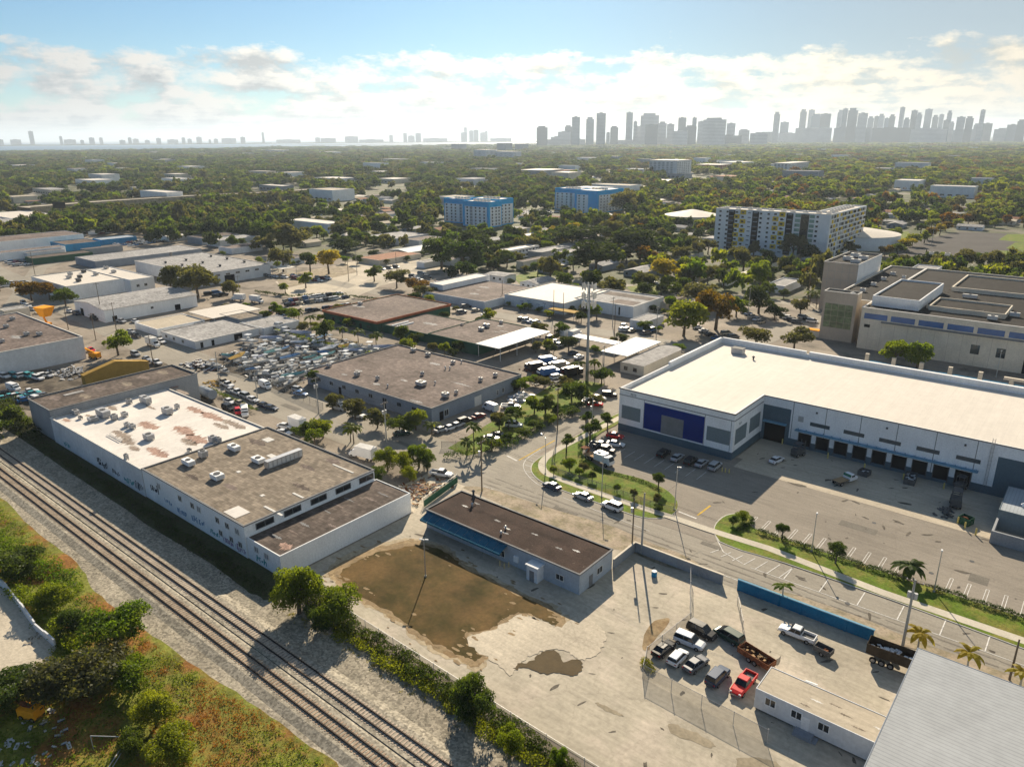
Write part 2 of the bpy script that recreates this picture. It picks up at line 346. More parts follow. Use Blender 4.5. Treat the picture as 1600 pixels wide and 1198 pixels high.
m_rtan = mat('tan_felt', (.24, .20, .155), kind='patch', big=(.12, .15), fine=(1.5, .1))
m_rdark = mat('dark_felt', (.125, .10, .085), kind='patch', big=(.12, .35), fine=(1.5, .2))
m_rgrey = mat('grey_felt', (.17, .135, .118), kind='patch', big=(.08, .38), fine=(1.2, .16))
m_rbrown = mat('brown_gravel_roof', (.048, .031, .025), big=(.25, .4), fine=(3.5, .35), col2=(.15, .12, .10), sc2=.9, thr=(.64, .74))
m_rgrey2 = mat('pale_grey_roof', (.34, .33, .32), kind='patch', big=(.1, .15), fine=(1.5, .1))
m_rblack = mat('black_felt', (.026, .023, .021), kind='patch', big=(.12, .2), fine=(1.5, .2))
m_rmetal = mat('metal_roof', (.36, .39, .41), rough=.5, kind='ribs', big=(.2, .1))
m_rmetal2 = mat('metal_deck', (.36, .375, .385), rough=.55, kind='ribsy', big=(.15, .08), fine=(.8, .06))
m_trim = mat('pale_trim', (.62, .60, .56), big=(.4, .08))
m_trimdk = mat('grey_trim', (.20, .20, .20), big=(.4, .1))
m_tile = mat('terracotta_roof', (.30, .15, .09), kind='ribs', big=(.3, .2))
m_hvac = mat('galvanised_steel', (.45, .45, .45), rough=.5, metal=.3, big=(1, .12), fine=(5, .08))
m_hvacd = mat('dark_steel', (.10, .10, .10), rough=.6, big=(1, .2))
m_rail = mat('rail_steel', (.045, .032, .025), rough=.5, metal=.2, big=(.5, .2))
m_tie = mat('sleeper_wood', (.34, .25, .18), big=(.3, .3), fine=(6, .3))
m_tie2 = mat('sleeper_concrete', (.42, .34, .27), big=(.3, .2), fine=(6, .25))
m_pole = mat('pole_wood', (.16, .125, .09), big=(1, .2))
m_conpole = mat('pole_concrete', (.36, .35, .32), big=(1, .1))
m_alu = mat('aluminium', (.5, .5, .5), rough=.4, metal=.6, big=None)
m_lamp = mat('lamp_lens', (.7, .7, .68), rough=.3, big=None)
m_wire = mat('cable', (.02, .02, .02), big=None, fine=None)
m_wpaint = mat('road_white', (.62, .60, .56), big=(.8, .2), fine=(5, .25))
m_ypaint = mat('road_yellow', (.55, .36, .06), big=(.8, .2), fine=(5, .25))
m_tyre = mat('tyre', (.015, .015, .015), rough=.9, big=None)
m_rim = mat('wheel_rim', (.35, .35, .36), rough=.35, metal=.7, big=None)
m_cglass = mat('car_glass', (.012, .015, .018), rough=.12, spec=.4, big=None, fine=None)
m_red_l = mat('tail_lamp', (.35, .01, .01), rough=.3, big=None)
m_wl = mat('head_lamp', (.7, .7, .7), rough=.15, big=None)
m_wood = mat('timber', (.33, .22, .12), big=(1, .25))
m_rust = mat('rusty_steel', (.17, .07, .035), big=(.9, .4), fine=(4, .3))
m_trunk = mat('bark', (.12, .095, .07), big=(1, .3), fine=(6, .3))
m_hedge = leafmat('hedge_leaf', (.022, .045, .010), (.045, .075, .015), .3)
m_water = mat('bay_water', (.05, .13, .22), rough=.6, spec=.1, big=(.0006, .2), fine=(.01, .08))
m_tent = mat('ochre_tarp', (.38, .24, .06), big=(.5, .12), fine=(4, .1))
m_orangep = mat('orange_paint', (.80, .32, .02), big=(.5, .1))
PAINT = {}
for n_, c_ in dict(white=(.72, .72, .72), silver=(.42, .43, .44), grey=(.15, .155, .165), black=(.015, .015, .017), navy=(.03, .05, .09), blue=(.04, .14, .34), red=(.55, .02, .02), darkred=(.18, .02, .025), green=(.03, .06, .045), beige=(.42, .36, .26), brown=(.10, .06, .04), yellow=(.7, .45, .03), teal=(.08, .35, .38)).items():
    PAINT[n_] = mat('paint_'+n_, c_, rough=.36, spec=.28, big=(.7, .05), fine=None, metal=.15 if n_ in ('silver', 'grey', 'navy') else 0)
HAZE_D = 6e-5
# ------------------------------------------------------------------ ground, roads and paths
b = MB(); b.sheet([(-60000, -3000), (3000, -3000), (30000, 20000), (30000, 60000), (-60000, 60000)], -0.02); struct(b.build('ground', m_ground))
def at_far(px, D, z=0): p = at_dist(px, D); return (p[0], p[1])
near = [g(-60, 238), g(60, 238), g(200, 236), g(330, 234), g(420, 231), g(560, 230.5), g(700, 227.5), g(860, 226)]
def in_bay(x, y):
    P = near+far; c = False; n = len(P)
    for i in range(n):
        x1, y1 = P[i]; x2, y2 = P[(i+1) % n]
        if (y1 > y) != (y2 > y) and x < (x2-x1)*(y-y1)/(y2-y1)+x1: c = not c
    return c
far = [at_far(900, 13600), at_far(420, 13300), at_far(-60, 13000)]
ground('bay', smoothpoly(near, 3, 20, False)+far, .5, m_water)
ground('ocean', [at_far(-80, 14500), at_far(900, 15100), at_far(900, 55000), at_far(-80, 55000)], .6, m_water)
for u, v_ in ((10000, 150), (7200, 90)):
    a = at_far(470 if u > 8000 else 640, u); c = at_far(860 if u > 8000 else 860, u*.93); ribbon('causeway', [a, c], 40, 6, m_conc, 4)
# paved district between the railway and the trees beyond
ground('industrial_pavement', [(-640, 56), (60, 56), (60, 330), (-60, 410), (-150, 330), (-260, 330), (-420, 300), (-700, 300)], .0, m_lot)
# main road (runs along x) and the cross street (runs along y)
ground('main_road', [(-700, 150), (-330, 120), (-230, 110), (-160, 108), (60, 110.5), (60, 123.2), (-88, 123.4), (-96, 126.5), (-100, 134), (-114.5, 134), (-114.5, 126), (-165, 127), (-232, 128), (-330, 136), (-700, 166)], .02, m_asph)
ground('cross_street', [(-113.5, 126), (-99.5, 126), (-99.5, 134), (-102.5, 134.5), (-103, 260), (-114, 262), (-113.5, 134)], .035, m_asph)
ribbon('back_street', [(-113, 250), (-180, 245), (-260, 243), (-360, 250), (-520, 262)], 9, .03, m_asph)
ribbon('side_street', [(-104, 250), (-100, 300), (-96, 345), (-92, 420)], 12, .048, m_asph)
ribbon('school_drive', [(-103, 236), (-60, 240), (60, 247)], 14, .03, m_asphdk)
ribbon('north_lane', [(-330, 300), (-240, 330), (-170, 345), (-60, 350)], 8, .04, m_asph)
ribbon('far_avenue', pxs((520, 470), (590, 440), (640, 415), (700, 402)), 14, .045, m_conc)
ribbon('west_street', pxs((30, 520), (20, 480), (60, 420), (160, 385), (200, 372)), 9, .055, m_asph)
ground('north_car_park', pxs((1385, 402), (1600, 402), (1600, 366), (1500, 362), (1440, 375)), .035, m_asphdk)
ground('wide_lot', pxs((470, 480), (560, 455), (700, 420), (640, 402), (540, 410), (430, 440)), .02, m_concpale)
# lots
ground('concrete_yard', [(-104.5, 62.5), (60, 62.5), (60, 110.2), (-104.5, 110.2)], .05, m_conc)
ground('entrance_strip', [(-116, 94), (-99, 94), (-99, 110), (-116, 110)], .06, m_concpale)
ground('dirt_verge', smoothpoly(pxs((722, 762), (760, 762), (800, 775), (880, 800), (960, 824), (1010, 846), (1075, 870), (1100, 893), (1040, 886), (985, 862), (960, 858), (860, 824), (780, 786)), 3, .12), .065, m_dirtv)
ground('dirt_verge', smoothpoly(pxs((1152, 922), (1175, 916), (1230, 926), (1300, 948), (1370, 975), (1440, 1004), (1600, 1062), (1600, 1075), (1440, 1016), (1364, 1003), (1260, 962)), 3, .1), .065, m_dirtv)
ground('grass_strip', smoothpoly(pxs((1205, 930), (1240, 941), (1310, 968), (1362, 990), (1362, 1000), (1290, 972), (1200, 940)), 3, .2), .08, m_grass)
mud = pxs((523, 893), (560, 870), (600, 856), (655, 848), (700, 862), (730, 886), (800, 922), (850, 945), (878, 966), (874, 980), (845, 966), (815, 960), (790, 970), (770, 985), (735, 990), (727, 1000), (748, 1013), (757, 1026), (742, 1038), (705, 1022), (662, 1000), (612, 962), (562, 935), (530, 908))
for k_, (f_, j_, mm_, nm_) in enumerate(((1.085, .55, m_rim2, 'dry_sand'), (1.04, .45, m_mudrim, 'mud_margin'), (1.0, .4, m_rim1, 'damp_sand'), (.95, .35, m_mud, 'muddy_pool'))):
    ground(nm_, smoothpoly([(-76+(x+76)*f_, 76.5+(y-76.5)*f_) for x, y in mud], 7, j_), .066+k_*.006, mm_)
rr_ = random.Random(4)
for k_ in range(90):   # dried crusts, tyre ruts and leaf litter round the pool
    i_ = rr_.randrange(len(mud)); x_, y_ = mud[i_]; x_ += rr_.uniform(-3, 3); y_ += rr_.uniform(-3, 3); r_ = rr_.uniform(.15, .8)
    P_ = [(x_+r_*rr_.uniform(.5, 1.5)*math.cos(a_), y_+r_*.5*rr_.uniform(.5, 1.2)*math.sin(a_)) for a_ in np.linspace(0, 5.6, 8)]
    if k_ == 0: lit = MB()
    lit.sheet(P_, .092+k_*.0002)
o_ = lit.build('litter', m_rim1); o_['kind'] = 'stuff'; o_['label'] = 'damp crusts and litter round the muddy pool'; o_['category'] = 'litter'
ground('pale_slab', smoothpoly(pxs((728, 1000), (770, 984), (805, 964), (830, 964), (872, 980), (905, 962), (938, 982), (946, 1000), (930, 1024), (905, 1030), (880, 1016), (845, 1018), (812, 1036), (800, 1055), (765, 1030)), 7, .3), .10, m_concpale)
ground('puddle', smoothpoly(pxs((804, 1046), (812, 1036), (830, 1034), (850, 1017), (872, 1019), (880, 1034), (905, 1030), (910, 1044), (896, 1056), (870, 1050), (850, 1053), (822, 1044)), 6, .22), .115, m_puddle)
ground('puddle', smoothpoly(pxs((930, 1097), (945, 1102), (975, 1118), (960, 1116), (938, 1106)), 6, .12), .07, m_damp)
ground('puddle', smoothpoly(pxs((1044, 1132), (1062, 1134), (1112, 1158), (1110, 1168), (1080, 1158), (1050, 1146)), 6, .25), .07, m_damp)
ground('puddle', smoothpoly(pxs((1150, 1188), (1180, 1184), (1215, 1192), (1230, 1215), (1160, 1215)), 6, .25), .07, m_damp)
ground('sand_spill', smoothpoly(pxs((1003, 1010), (1016, 975), (1040, 966), (1046, 972), (1022, 1000), (1012, 1016)), 4, .1), .08, m_mudrim)
ground('oily_yard', smoothpoly(pxs((300, 575), (352, 556), (395, 556), (430, 528), (520, 528), (590, 552), (475, 592), (455, 616), (415, 600), (370, 585)), 3, .6), .03, m_oily); ground('oily_yard', smoothpoly(pxs((832, 572), (880, 560), (935, 575), (925, 612), (860, 606)), 3, .5), .03, m_oily); ground('oily_yard', smoothpoly(pxs((-20, 585), (130, 575), (240, 560), (300, 600), (340, 640), (300, 660), (40, 640), (-20, 640)), 3, .5), .03, m_oily)
# warehouse site
ground('parking_asphalt', [(-96.8, 131), (60, 131.6), (60, 181), (-62, 181), (-62, 163), (-96.8, 163)], .04, m_asph2)
ground('driveway', pxs((1035, 762), (1180, 812), (1165, 830), (1112, 848), (1050, 826), (1008, 812), (1062, 800)), .05, m_asph2)
ground('dock_apron', [(-61.5, 157.8), (60, 156.6), (60, 179.2), (-63, 179.2), (-63, 163.5), (-61.5, 163.5)], .07, m_apron)
verge = smoothpoly(pxs((968, 646), (925, 668), (886, 690), (856, 708), (838, 720), (831, 729), (833, 740), (848, 753), (880, 766), (960, 794), (1004, 808), (1040, 808), (1057, 797), (1057, 782), (1038, 764), (1000, 748), (950, 735), (925, 722), (910, 704), (940, 676), (966, 662)), 4)
ground('kerb', [(-76+(x+76)*1.008, 135+(y-135)*1.02) for x, y in verge], .12, m_kerb, .12)
ground('grass_verge', verge, .15, m_grass, .12)
v2 = smoothpoly(pxs((1115, 832), (1120, 818), (1135, 806), (1158, 803), (1176, 808), (1172, 822), (1200, 834)), 3, 0, False)+[(60, 131.3), (60, 123.8)]+smoothpoly(pxs((1600, 1013), (1400, 939), (1229, 880), (1160, 860), (1125, 846)), 2, 0, False)
ground('kerb', [(x-(.25 if x < 0 else 0), y-(.22 if y < 125 else -.15)) for x, y in v2], .12, m_kerb, .12)
ground('grass_verge', v2, .15, m_grass, .12)
walk = smoothpoly(pxs((970, 652), (930, 673), (890, 693), (866, 706), (851, 718), (847, 729), (854, 740), (880, 751), (950, 776), (1010, 796), (1045, 807), (1110, 829), (1200, 857)), 4, 0, False)+[(-20, 124.9), (60, 124.9)]
ribbon('sidewalk', walk, 1.9, .17, m_side, .1)
ground('landscaped_strip', pxs((700, 700), (730, 712), (760, 705), (860, 655), (915, 625), (945, 600), (880, 590), (800, 640)), .05, m_grass)
ground('lawn', pxs((800, 432), (840, 424), (860, 436), (815, 447)), .06, m_grass)
ground('lawn', pxs((1128, 413), (1165, 406), (1165, 418), (1130, 420)), .06, m_grass)
ground('lawn', pxs((980, 448), (1040, 440), (1045, 455), (990, 462)), .06, m_grass)
for q in ((1560, 375, 1600, 366), (1572, 388, 1600, 379), (1548, 402, 1600, 392), (1390, 375, 1420, 362)):
    ground('lawn', pxs((q[0], q[1]), (q[2], q[1]+4), (q[2], q[3]), (q[0]+14, q[3])), .08, m_grass)
ground('lawn', pxs((440, 452), (560, 425), (540, 412), (430, 432)), .06, m_dirtv)
# road paint: one sheet object per kind of marking
pw = MB(); py_ = MB()
def stripe(B, x0, y0, x1, y1, w=.12, z=.052):
    a = np.array([x0, y0]); c = np.array([x1, y1]); d = (c-a)/np.linalg.norm(c-a); n = np.array([-d[1], d[0]])*w/2
    B.quad((*(a-n), z), (*(c-n), z), (*(c+n), z), (*(a+n), z))
stripe(pw, -102, 112.7, 60, 113.2, .13); stripe(pw, -84, 119.4, -62, 118.4); stripe(pw, -41, 118.3, 60, 118.5, .14)
for k in range(17): stripe(pw, -35+k*6.2, 118.5, -35+k*6.2, 123.2, .18)
hp = smoothpoly(pxs((845, 702), (822, 718), (819, 734), (838, 755), (870, 770)), 4, 0, False)
for i in range(len(hp)-1): stripe(pw, *hp[i], *hp[i+1], .14)
for a in (((823, 717), (838, 722)), ((820, 726), (832, 730)), ((821, 736), (834, 739)), ((828, 745), (842, 747)), ((845, 758), (855, 754)), ((868, 768), (886, 765))): stripe(pw, *g(*a[0]), *g(*a[1]), .16)
for a in (((1118, 838), (1130, 862)), ((1130, 862), (1160, 880))): stripe(pw, *g(*a[0]), *g(*a[1]), .16)
for k in range(7): stripe(pw, -49+k*2.2, 118.4, -48.2+k*2.2, 120.5+k*.45, .16)
stripe(pw, *g(792, 712), *g(808, 720), .45, .058); stripe(py_, *g(811, 719), *g(867, 688), .35, .058)
stripe(pw, *g(1060, 799), *g(1088, 810), .4, .06); stripe(py_, *g(1090, 805), *g(1110, 790), .4, .062)
for k in range(38):
    x = -47.5+k*2.75
    if abs(x+16) < 2.2: continue
    for dx in (-.24, .24): stripe(pw, x+dx, 132.6, x+dx, 137.4, .11, .056)
    stripe(pw, x-.24, 137.4, x+.24, 137.4, .11, .056)
for k in range(10): stripe(pw, -90+k*2.75, 146, -90+k*2.75, 151, .1, .056)
for r in range(5):
    y0 = 470+r*17
    for k in range(34): stripe(pw, -110+k*3.3+r*3, y0, -110+k*3.3+r*3, y0+6, .25, .06)
struct(pw.build('white_road_markings', m_wpaint)); struct(py_.build('yellow_road_markings', m_ypaint))
# wear on the paving: wheel paths, repairs, drips
def ragged(B, x, y, rx, ry, z, rot=0, n=9):
    P = []
    for k in range(n):
        a = 2*math.pi*k/n; q = rnd.uniform(.6, 1.2); X, Y = rx*q*math.cos(a), ry*q*math.sin(a); P.append((x+X*math.cos(rot)-Y*math.sin(rot), y+X*math.sin(rot)+Y*math.cos(rot)))
    B.sheet(P, z)
tb = MB()
for yy in (111.6, 113.9, 115.6, 117.3):
    for k in range(-100, 60, 4): ragged(tb, k+rnd.uniform(-1, 1), yy+rnd.uniform(-.1, .1), 2.3, rnd.uniform(.15, .3), .0465+rnd.uniform(0, .002))
o_ = tb.build('wheel_path', m_tread); o_['kind'] = 'stuff'; o_['label'] = 'darkened wheel paths along the main road'; o_['category'] = 'road wear'
tb = MB()
for k in range(190):
    if k < 80: x, y, z = rnd.uniform(-104, 0), rnd.uniform(64, 109), .0585
    elif k < 150: x, y, z = rnd.uniform(-60, 20), rnd.uniform(132, 178), .0785
    else: x, y, z = rnd.uniform(-100, 20), rnd.uniform(111.5, 122.5), .05
    r = rnd.uniform(.12, .55)*(2.2 if k % 17 == 0 else 1); ragged(tb, x, y, r*rnd.uniform(1, 2.6), r*.6, z+k*.00001, rnd.uniform(0, 3))
o_ = tb.build('oil_stain', m_oil); o_['kind'] = 'stuff'; o_['label'] = 'oil drips and dark stains scattered on the yards and parking lot'; o_['category'] = 'stains'
for (x, y, w, d) in ((-80, 114.5, 6, 1.6), (-50, 121, 4, 1.2), (-22, 112.4, 9, 1.0), (-30, 146, 7, 2.4), (-8, 140, 3, 3), (-107, 150, 1.4, 9), (-130, 118, 12, 1.5), (-180, 116, 8, 2)):
    tb = MB(); tb.sheet([(x-w/2, y-d/2), (x+w/2, y-d/2), (x+w/2, y+d/2), (x-w/2, y+d/2)], .0495); struct(tb.build('road_repair', m_patch))
for (x, y, m) in ((-72, 116.5, m_hvacd), (-24, 118, m_hvacd), (-28, 150, m_hvacd), (-10, 146, m_hvacd), (-15, 137, m_hvacd)):
    tb = MB(); tb.cyl((x, y, .045), (x, y, .062), .42, n=12); struct(tb.build('manhole_cover', m))
# ------------------------------------------------------------------ railway
ground('ballast_shoulder', [(-700, 38.2), (60, 38.2), (60, 60.6), (-700, 60.6)], .06, m_bal2)
bb = MB()
for (y0, y1, y2, y3) in ((42.6, 43.9, 47.6, 48.0), (48.0, 48.1, 51.9, 53.2)):
    bb.quad((-700, y0, .07), (60, y0, .07), (60, y1, .42), (-700, y1, .42)); bb.quad((-700, y1, .42), (60, y1, .42), (60, y2, .42), (-700, y2, .42)); bb.quad((-700, y2, .42), (60, y2, .42), (60, y3, .1 if y3 > 50 else .3), (-700, y3, .1 if y3 > 50 else .3))
struct(bb.build('ballast_bed', m_bal))
for (yc, mt_, lab) in ((45.75, m_tie, 'railway track with brown timber sleepers, nearest the weedy bank'), (50.0, m_tie2, 'railway track with pale sleepers, nearest the long warehouse')):
    t = thing('railway_track', lab, 'railway track', (-300, yc, .33), group='railway tracks side by side')
    for s in (-.76, .76):
        r = MB(); r.box(-400, s-.07, .12, 360, s+.07, .15); r.box(-400, s-.045, .15, 360, s+.045, .27); r.box(-400, s-.08, .27, 360, s+.08, .31); r.build('rail', m_rail, t)
    tm = MB(); tm.box(-.13, -1.3, -.05, .13, 1.3, .13); me = tm.mesh('sleeper', mt_)
    for k in range(300):
        o = link('sleeper', me, t, (318-k*.61, 0, 0)); o.rotation_euler.z = rnd.uniform(-.012, .012)
    fm = MB()
    for k in range(300, 980): fm.box(318-k*.61-.13, -1.3, -.05, 318-k*.61+.13, 1.3, .13, skip='b')
    o = fm.build('distant_sleepers', mt_, t); o['kind'] = 'stuff'
ground('building_shade_strip', smoothpoly([(-260, 56.5), (-210, 57), (-160, 56.2), (-120, 56.6), (-104, 56.2), (-100, 58), (-98, 62), (-104, 63), (-160, 63), (-214, 63), (-260, 66)], 6, .25), .075, m_shade)  # dark sheet along the wall, building shade painted into its colour
ground('weedy_bank', smoothpoly(pxs((-40, 770), (10, 785), (60, 835), (120, 880), (150, 925), (200, 965), (250, 1002), (330, 1058), (424, 1118), (470, 1155), (530, 1215), (300, 1260), (-60, 1260)), 5, .25), .09, m_bank)
ground('sandy_lot', smoothpoly(pxs((-40, 905), (10, 925), (40, 960), (58, 985), (85, 1000), (80, 1030), (45, 1060), (0, 1085), (-40, 1100)), 4, .3), .12, m_concpale)

# ------------------------------------------------------------------ buildings
class Bld:
    def __init__(s, label, x0, y0, x1, y1, h, wall, roof, par=.5, t=.25, group=None, name='warehouse_building', cat='building', coping=None, z0=0):
        s.x0, s.y0, s.x1, s.y1, s.h = x0, y0, x1, y1, h; s.o = ((x0+x1)/2, (y0+y1)/2)
        s.root = thing(name, label, cat, (*s.o, 0), group=group); s.par = par
        ax, ay = (x1-x0)/2, (y1-y0)/2; s.ax, s.ay = ax, ay
        b = MB(); ix, iy = ax-t, ay-t; zr = h-par
        O = [(-ax,-ay),(ax,-ay),(ax,ay),(-ax,ay)]; I = [(-ix,-iy),(ix,-iy),(ix,iy),(-ix,iy)]
        for k in range(4):
            a, c = O[k], O[(k+1)%4]; e, f = I[k], I[(k+1)%4]
            b.quad((*a, z0), (*c, z0), (*c, h), (*a, h)); b.quad((*a, h), (*c, h), (*f, h), (*e, h)); b.quad((*f, zr-.1), (*e, zr-.1), (*e, h), (*f, h))
        b.build('wall', wall, s.root)
        r = MB(); r.quad((-ix,-iy,zr), (ix,-iy,zr), (ix,iy,zr), (-ix,iy,zr)); s.roof = r.build('roof', roof, s.root)
        if coping:
            c = MB(); w = .12
            for (a0,b0,a1,b1) in ((-ax-w,-ay-w,ax+w,-ay+t),(-ax-w,ay-t,ax+w,ay+w),(-ax-w,-ay+t,-ax+t,ay-t),(ax-t,-ay+t,ax+w,ay-t)): c.box(a0,b0,h-.16,a1,b1,h+.07)
            c.build('coping', coping, s.root)
    def plate(s, side, p0, p1, z0, z1, m, name='window', d=.05, parent=None, off=0):
        """thin box standing proud of a wall; p along the wall in world metres"""
        b = MB()
        if side == 's': b.box(p0-s.o[0], -s.ay-d-off, z0, p1-s.o[0], -s.ay-off, z1)
        else: b.box(s.ax+off, p0-s.o[1], z0, s.ax+d+off, p1-s.o[1], z1)
        return b.build(name, m, parent or s.root)
    def window(s, side, p0, p1, z0, z1, pane=None, fr=None, name='window'):
        fr = fr or m_trim; pane = pane or m_glass; b = MB(); w = min(.12, (p1-p0)*.1); d = .09
        for (a, c, e, f) in ((p0-w, p1+w, z0-w, z0), (p0-w, p1+w, z1, z1+w), (p0-w, p0, z0, z1), (p1, p1+w, z0, z1), ((p0+p1)/2-w/3, (p0+p1)/2+w/3, z0, z1)):
            if side == 's': b.box(a-s.o[0], -s.ay-d, e, c-s.o[0], -s.ay, f)
            else: b.box(s.ax, a-s.o[1], e, s.ax+d, c-s.o[1], f)
        o = b.build(name, fr, s.root); s.plate(side, p0, p1, z0, z1, pane, 'pane', .03, o); return o
    def rl(s, x, y): return (x-s.o[0], y-s.o[1])
    def ac(s, x, y, sx=1.6, sy=1.2, h=1.1, m=None, leg=.25):
        X, Y = s.rl(x, y); z = s.h-s.par; b = MB(); b.box(X-sx/2, Y-sy/2, z+leg, X+sx/2, Y+sy/2, z+leg+h, 0)
        for i in (-1, 1):
            for j in (-1, 1): b.box(X+i*sx*.42-.05, Y+j*sy*.42-.05, z, X+i*sx*.42+.05, Y+j*sy*.42+.05, z+leg, 1)
        b.cyl((X, Y, z+leg+h), (X, Y, z+leg+h+.12), min(sx, sy)*.36, n=10, m=1)
        for k in range(3): b.box(X-sx/2-.02, Y-sy*.4, z+leg+.2+k*h*.25, X+sx/2+.02, Y+sy*.4, z+leg+.26+k*h*.25, 1)
        return b.build('air_conditioner', [m or m_hvac, m_hvacd], s.roof)
    def vent(s, x, y, r=.3, h=.8, m=None):
        X, Y = s.rl(x, y); z = s.h-s.par; b = MB(); b.cyl((X, Y, z), (X, Y, z+h), r*.6, n=8); b.cyl((X, Y, z+h), (X, Y, z+h+.25), r*1.25, r*.5, n=8); return b.build('roof_vent', m or m_hvac, s.roof)
    def curb(s, x, y, sx, sy, m, h=.25, name='roof_patch', ang=0):
        X, Y = s.rl(x, y); b = MB(); b.box(-sx/2, -sy/2, 0, sx/2, sy/2, h); return b.build(name, m, s.roof, (X, Y, s.h-s.par), ang)
    def stain(s, x, y, sx, sy, m, n=9, name='roof_stain', z=.006):
        """a ragged patch of rust run-off, streaked along y"""
        X, Y = s.rl(x, y); b = MB(); P = []
        for k in range(n):
            xx = X-sx/2+sx*k/(n-1); e = math.sqrt(max(0.05, 1-(2*k/(n-1)-1)**2)); P.append((xx, Y-sy/2*e*rnd.uniform(.35, 1.1)))
            P.append((xx+sx/(n-1)*.5, Y-sy/2*e*rnd.uniform(.15, .6)))
        for k in range(n-1, -1, -1):
            xx = X-sx/2+sx*k/(n-1); e = math.sqrt(max(0.05, 1-(2*k/(n-1)-1)**2)); P.append((xx+sx/(n-1)*.5, Y+sy/2*e*rnd.uniform(.2, .6))); P.append((xx, Y+sy/2*e*rnd.uniform(.35, 1.1)))
        b.sheet(P, s.h-s.par+z); return b.build(name, m, s.roof)
# ---- long row beside the tracks
bA = Bld('grey weathered flat-roofed block at the far end of the long row by the tracks', -221, 62, -206.2, 102.3, 8.7, m_grey, m_rdark, .35, coping=m_trimdk)
for k in range(6): bA.stain(-214+rnd.uniform(-3, 3), 67+k*6, 5, 4, (m_rgrey, m_rtan)[k % 2])
bA.curb(-217, 72, 1.5, 5, m_rgrey2, .12)
bB = Bld('long warehouse with rust-stained white membrane roof and air conditioners beside the tracks', -206, 61.8, -156.1, 92.6, 6.8, m_wall2, m_rstain, .25, coping=m_trim)
for (px, py_n, a, c, mm) in ((285, 612, 2.5, 6, 1), (175, 637, 3, 5, 1), (232, 664, 6, 7, 0), (287, 672, 6, 8, 0), (307, 685, 5.5, 8, 0), (190, 679, 4.5, 8, 1), (245, 706, 4.5, 8, 0), (305, 640, 4.5, 7, 0), (330, 650, 5, 9, 0), (365, 662, 4, 9, 1), (200, 690, 4, 5, 1), (140, 650, 2, 4, 1), (262, 646, 2, 4, 1), (104, 656, 2.5, 3, 0), (235, 636, 1.6, 5, 1), (345, 665, 3, 6, 1), (270, 603, 4, 4, 0), (295, 690, 3.5, 6, 1), (210, 700, 3, 4, 1)):
    x, y = g(px, py_n, 6.6); bB.stain(x, y, c*1.1, a*1.0, m_stain if mm == 0 else m_stain2, 13)
for (px, py_n, sx, sy, h) in ((162, 648, 4.5, 2, 1.6), (228, 627, 4, 1.6, 1.6), (119, 645, 1.8, 1.3, 1.0), (146, 655, 2, 2.2, .8), (179, 653, 1.4, 1.4, 1.2), (195, 648, 1.8, 1.2, .9), (202, 628, 1.3, 1.3, 1.0), (199, 664, 1.5, 1, .8), (207, 667, 1.6, 1.2, .9), (262, 644, 2.8, 1.8, 1.5), (277, 636, 1.1, 1, 1), (233, 684, 2.4, 1.8, 1.2), (333, 688, 1.8, 1.4, 1.3), (342, 689, 1.2, 1, 1.1), (198, 716, .8, .8, 1.2), (126, 652, 1.2, .8, .5), (296, 703, .9, .8, .5), (176, 625, .7, .7, .5)):
    x, y = g(px, py_n+2, 6.6); bB.ac(x, y, sx, sy, h)
b = MB(); X, Y = bB.rl(*g(172, 681, 6.6))
for k in (-.35, .35): b.box(X-1, Y+k-.06, 6.7, X+6, Y+k+.06, 6.82)
b.build('duct', m_hvac, bB.roof)
bC = Bld('two-storey tan-roofed warehouse with graffiti and clerestory windows beside the tracks', -156, 62, -115.8, 93.4, 6.9, m_white, m_rtan, .2, coping=m_trimdk)
for (px, py_n, sx, sy, h, mm) in ((295, 726, 3.2, 1.6, 1.0, m_white), (366, 703, 3.2, 1.6, 1.0, m_white), (340, 748, 2.6, 2, 1.0, m_white), (318, 714, 1.6, 1.6, 1.3, m_hvac), (404, 722, 3, 1.8, .9, m_white)):
    x, y = g(px, py_n, 6.7); bC.ac(x, y, sx, sy, h, mm)
x, y = g(444, 722, 6.7); b = MB(); X, Y = bC.rl(x, y); b.box(X-.7, Y-4.5, 6.8, X+.7, Y+4.5, 8.5, 0)
for k in range(8): b.box(X+.71, Y-4.2+k*1.1, 7.0, X+.76, Y-3.4+k*1.1, 8.3, 1)
b.build('skylight_monitor', [m_alu, m_trim], bC.roof)
for (px, py_n, sx, sy) in ((428, 714, 4, 1.4), (419, 687, 2.6, 2), (370, 800, 4.2, 3.2), (427, 798, 6, .5), (466, 774, .5, 3.5), (536, 732, .4, 7), (410, 774, .8, .8), (373, 737, 1, .8)):
    x, y = g(px, py_n, 6.7); bC.curb(x, y, sy if sx < 1 else sx, sx if sx < 1 else sy, m_trim if sx != 4.2 else m_rstain, .08)
for k, (px, py_n) in enumerate(((360, 760), (470, 760), (520, 720), (300, 745), (480, 730), (400, 690))):
    x, y = g(px, py_n, 6.7); bC.stain(x, y, rnd.uniform(4, 8), rnd.uniform(2, 4), m_rdark if k % 2 else m_rgrey, 8)
for k, x in enumerate((-149.5, -140.5, -135.5, -133, -126, -122.5, -119)):
    bC.window('s', x, x+1.2, 4.3, 5.4, m_glass if k % 3 else m_grey)
for x in (-125.3, -121.5, -118.4): bC.window('s', x, x+1.1, 1.7, 2.8)
for k in range(5): bC.window('e', 64.5+k*6.2, 68.2+k*6.2, 5.15, 6.25, m_glass, m_trimdk)
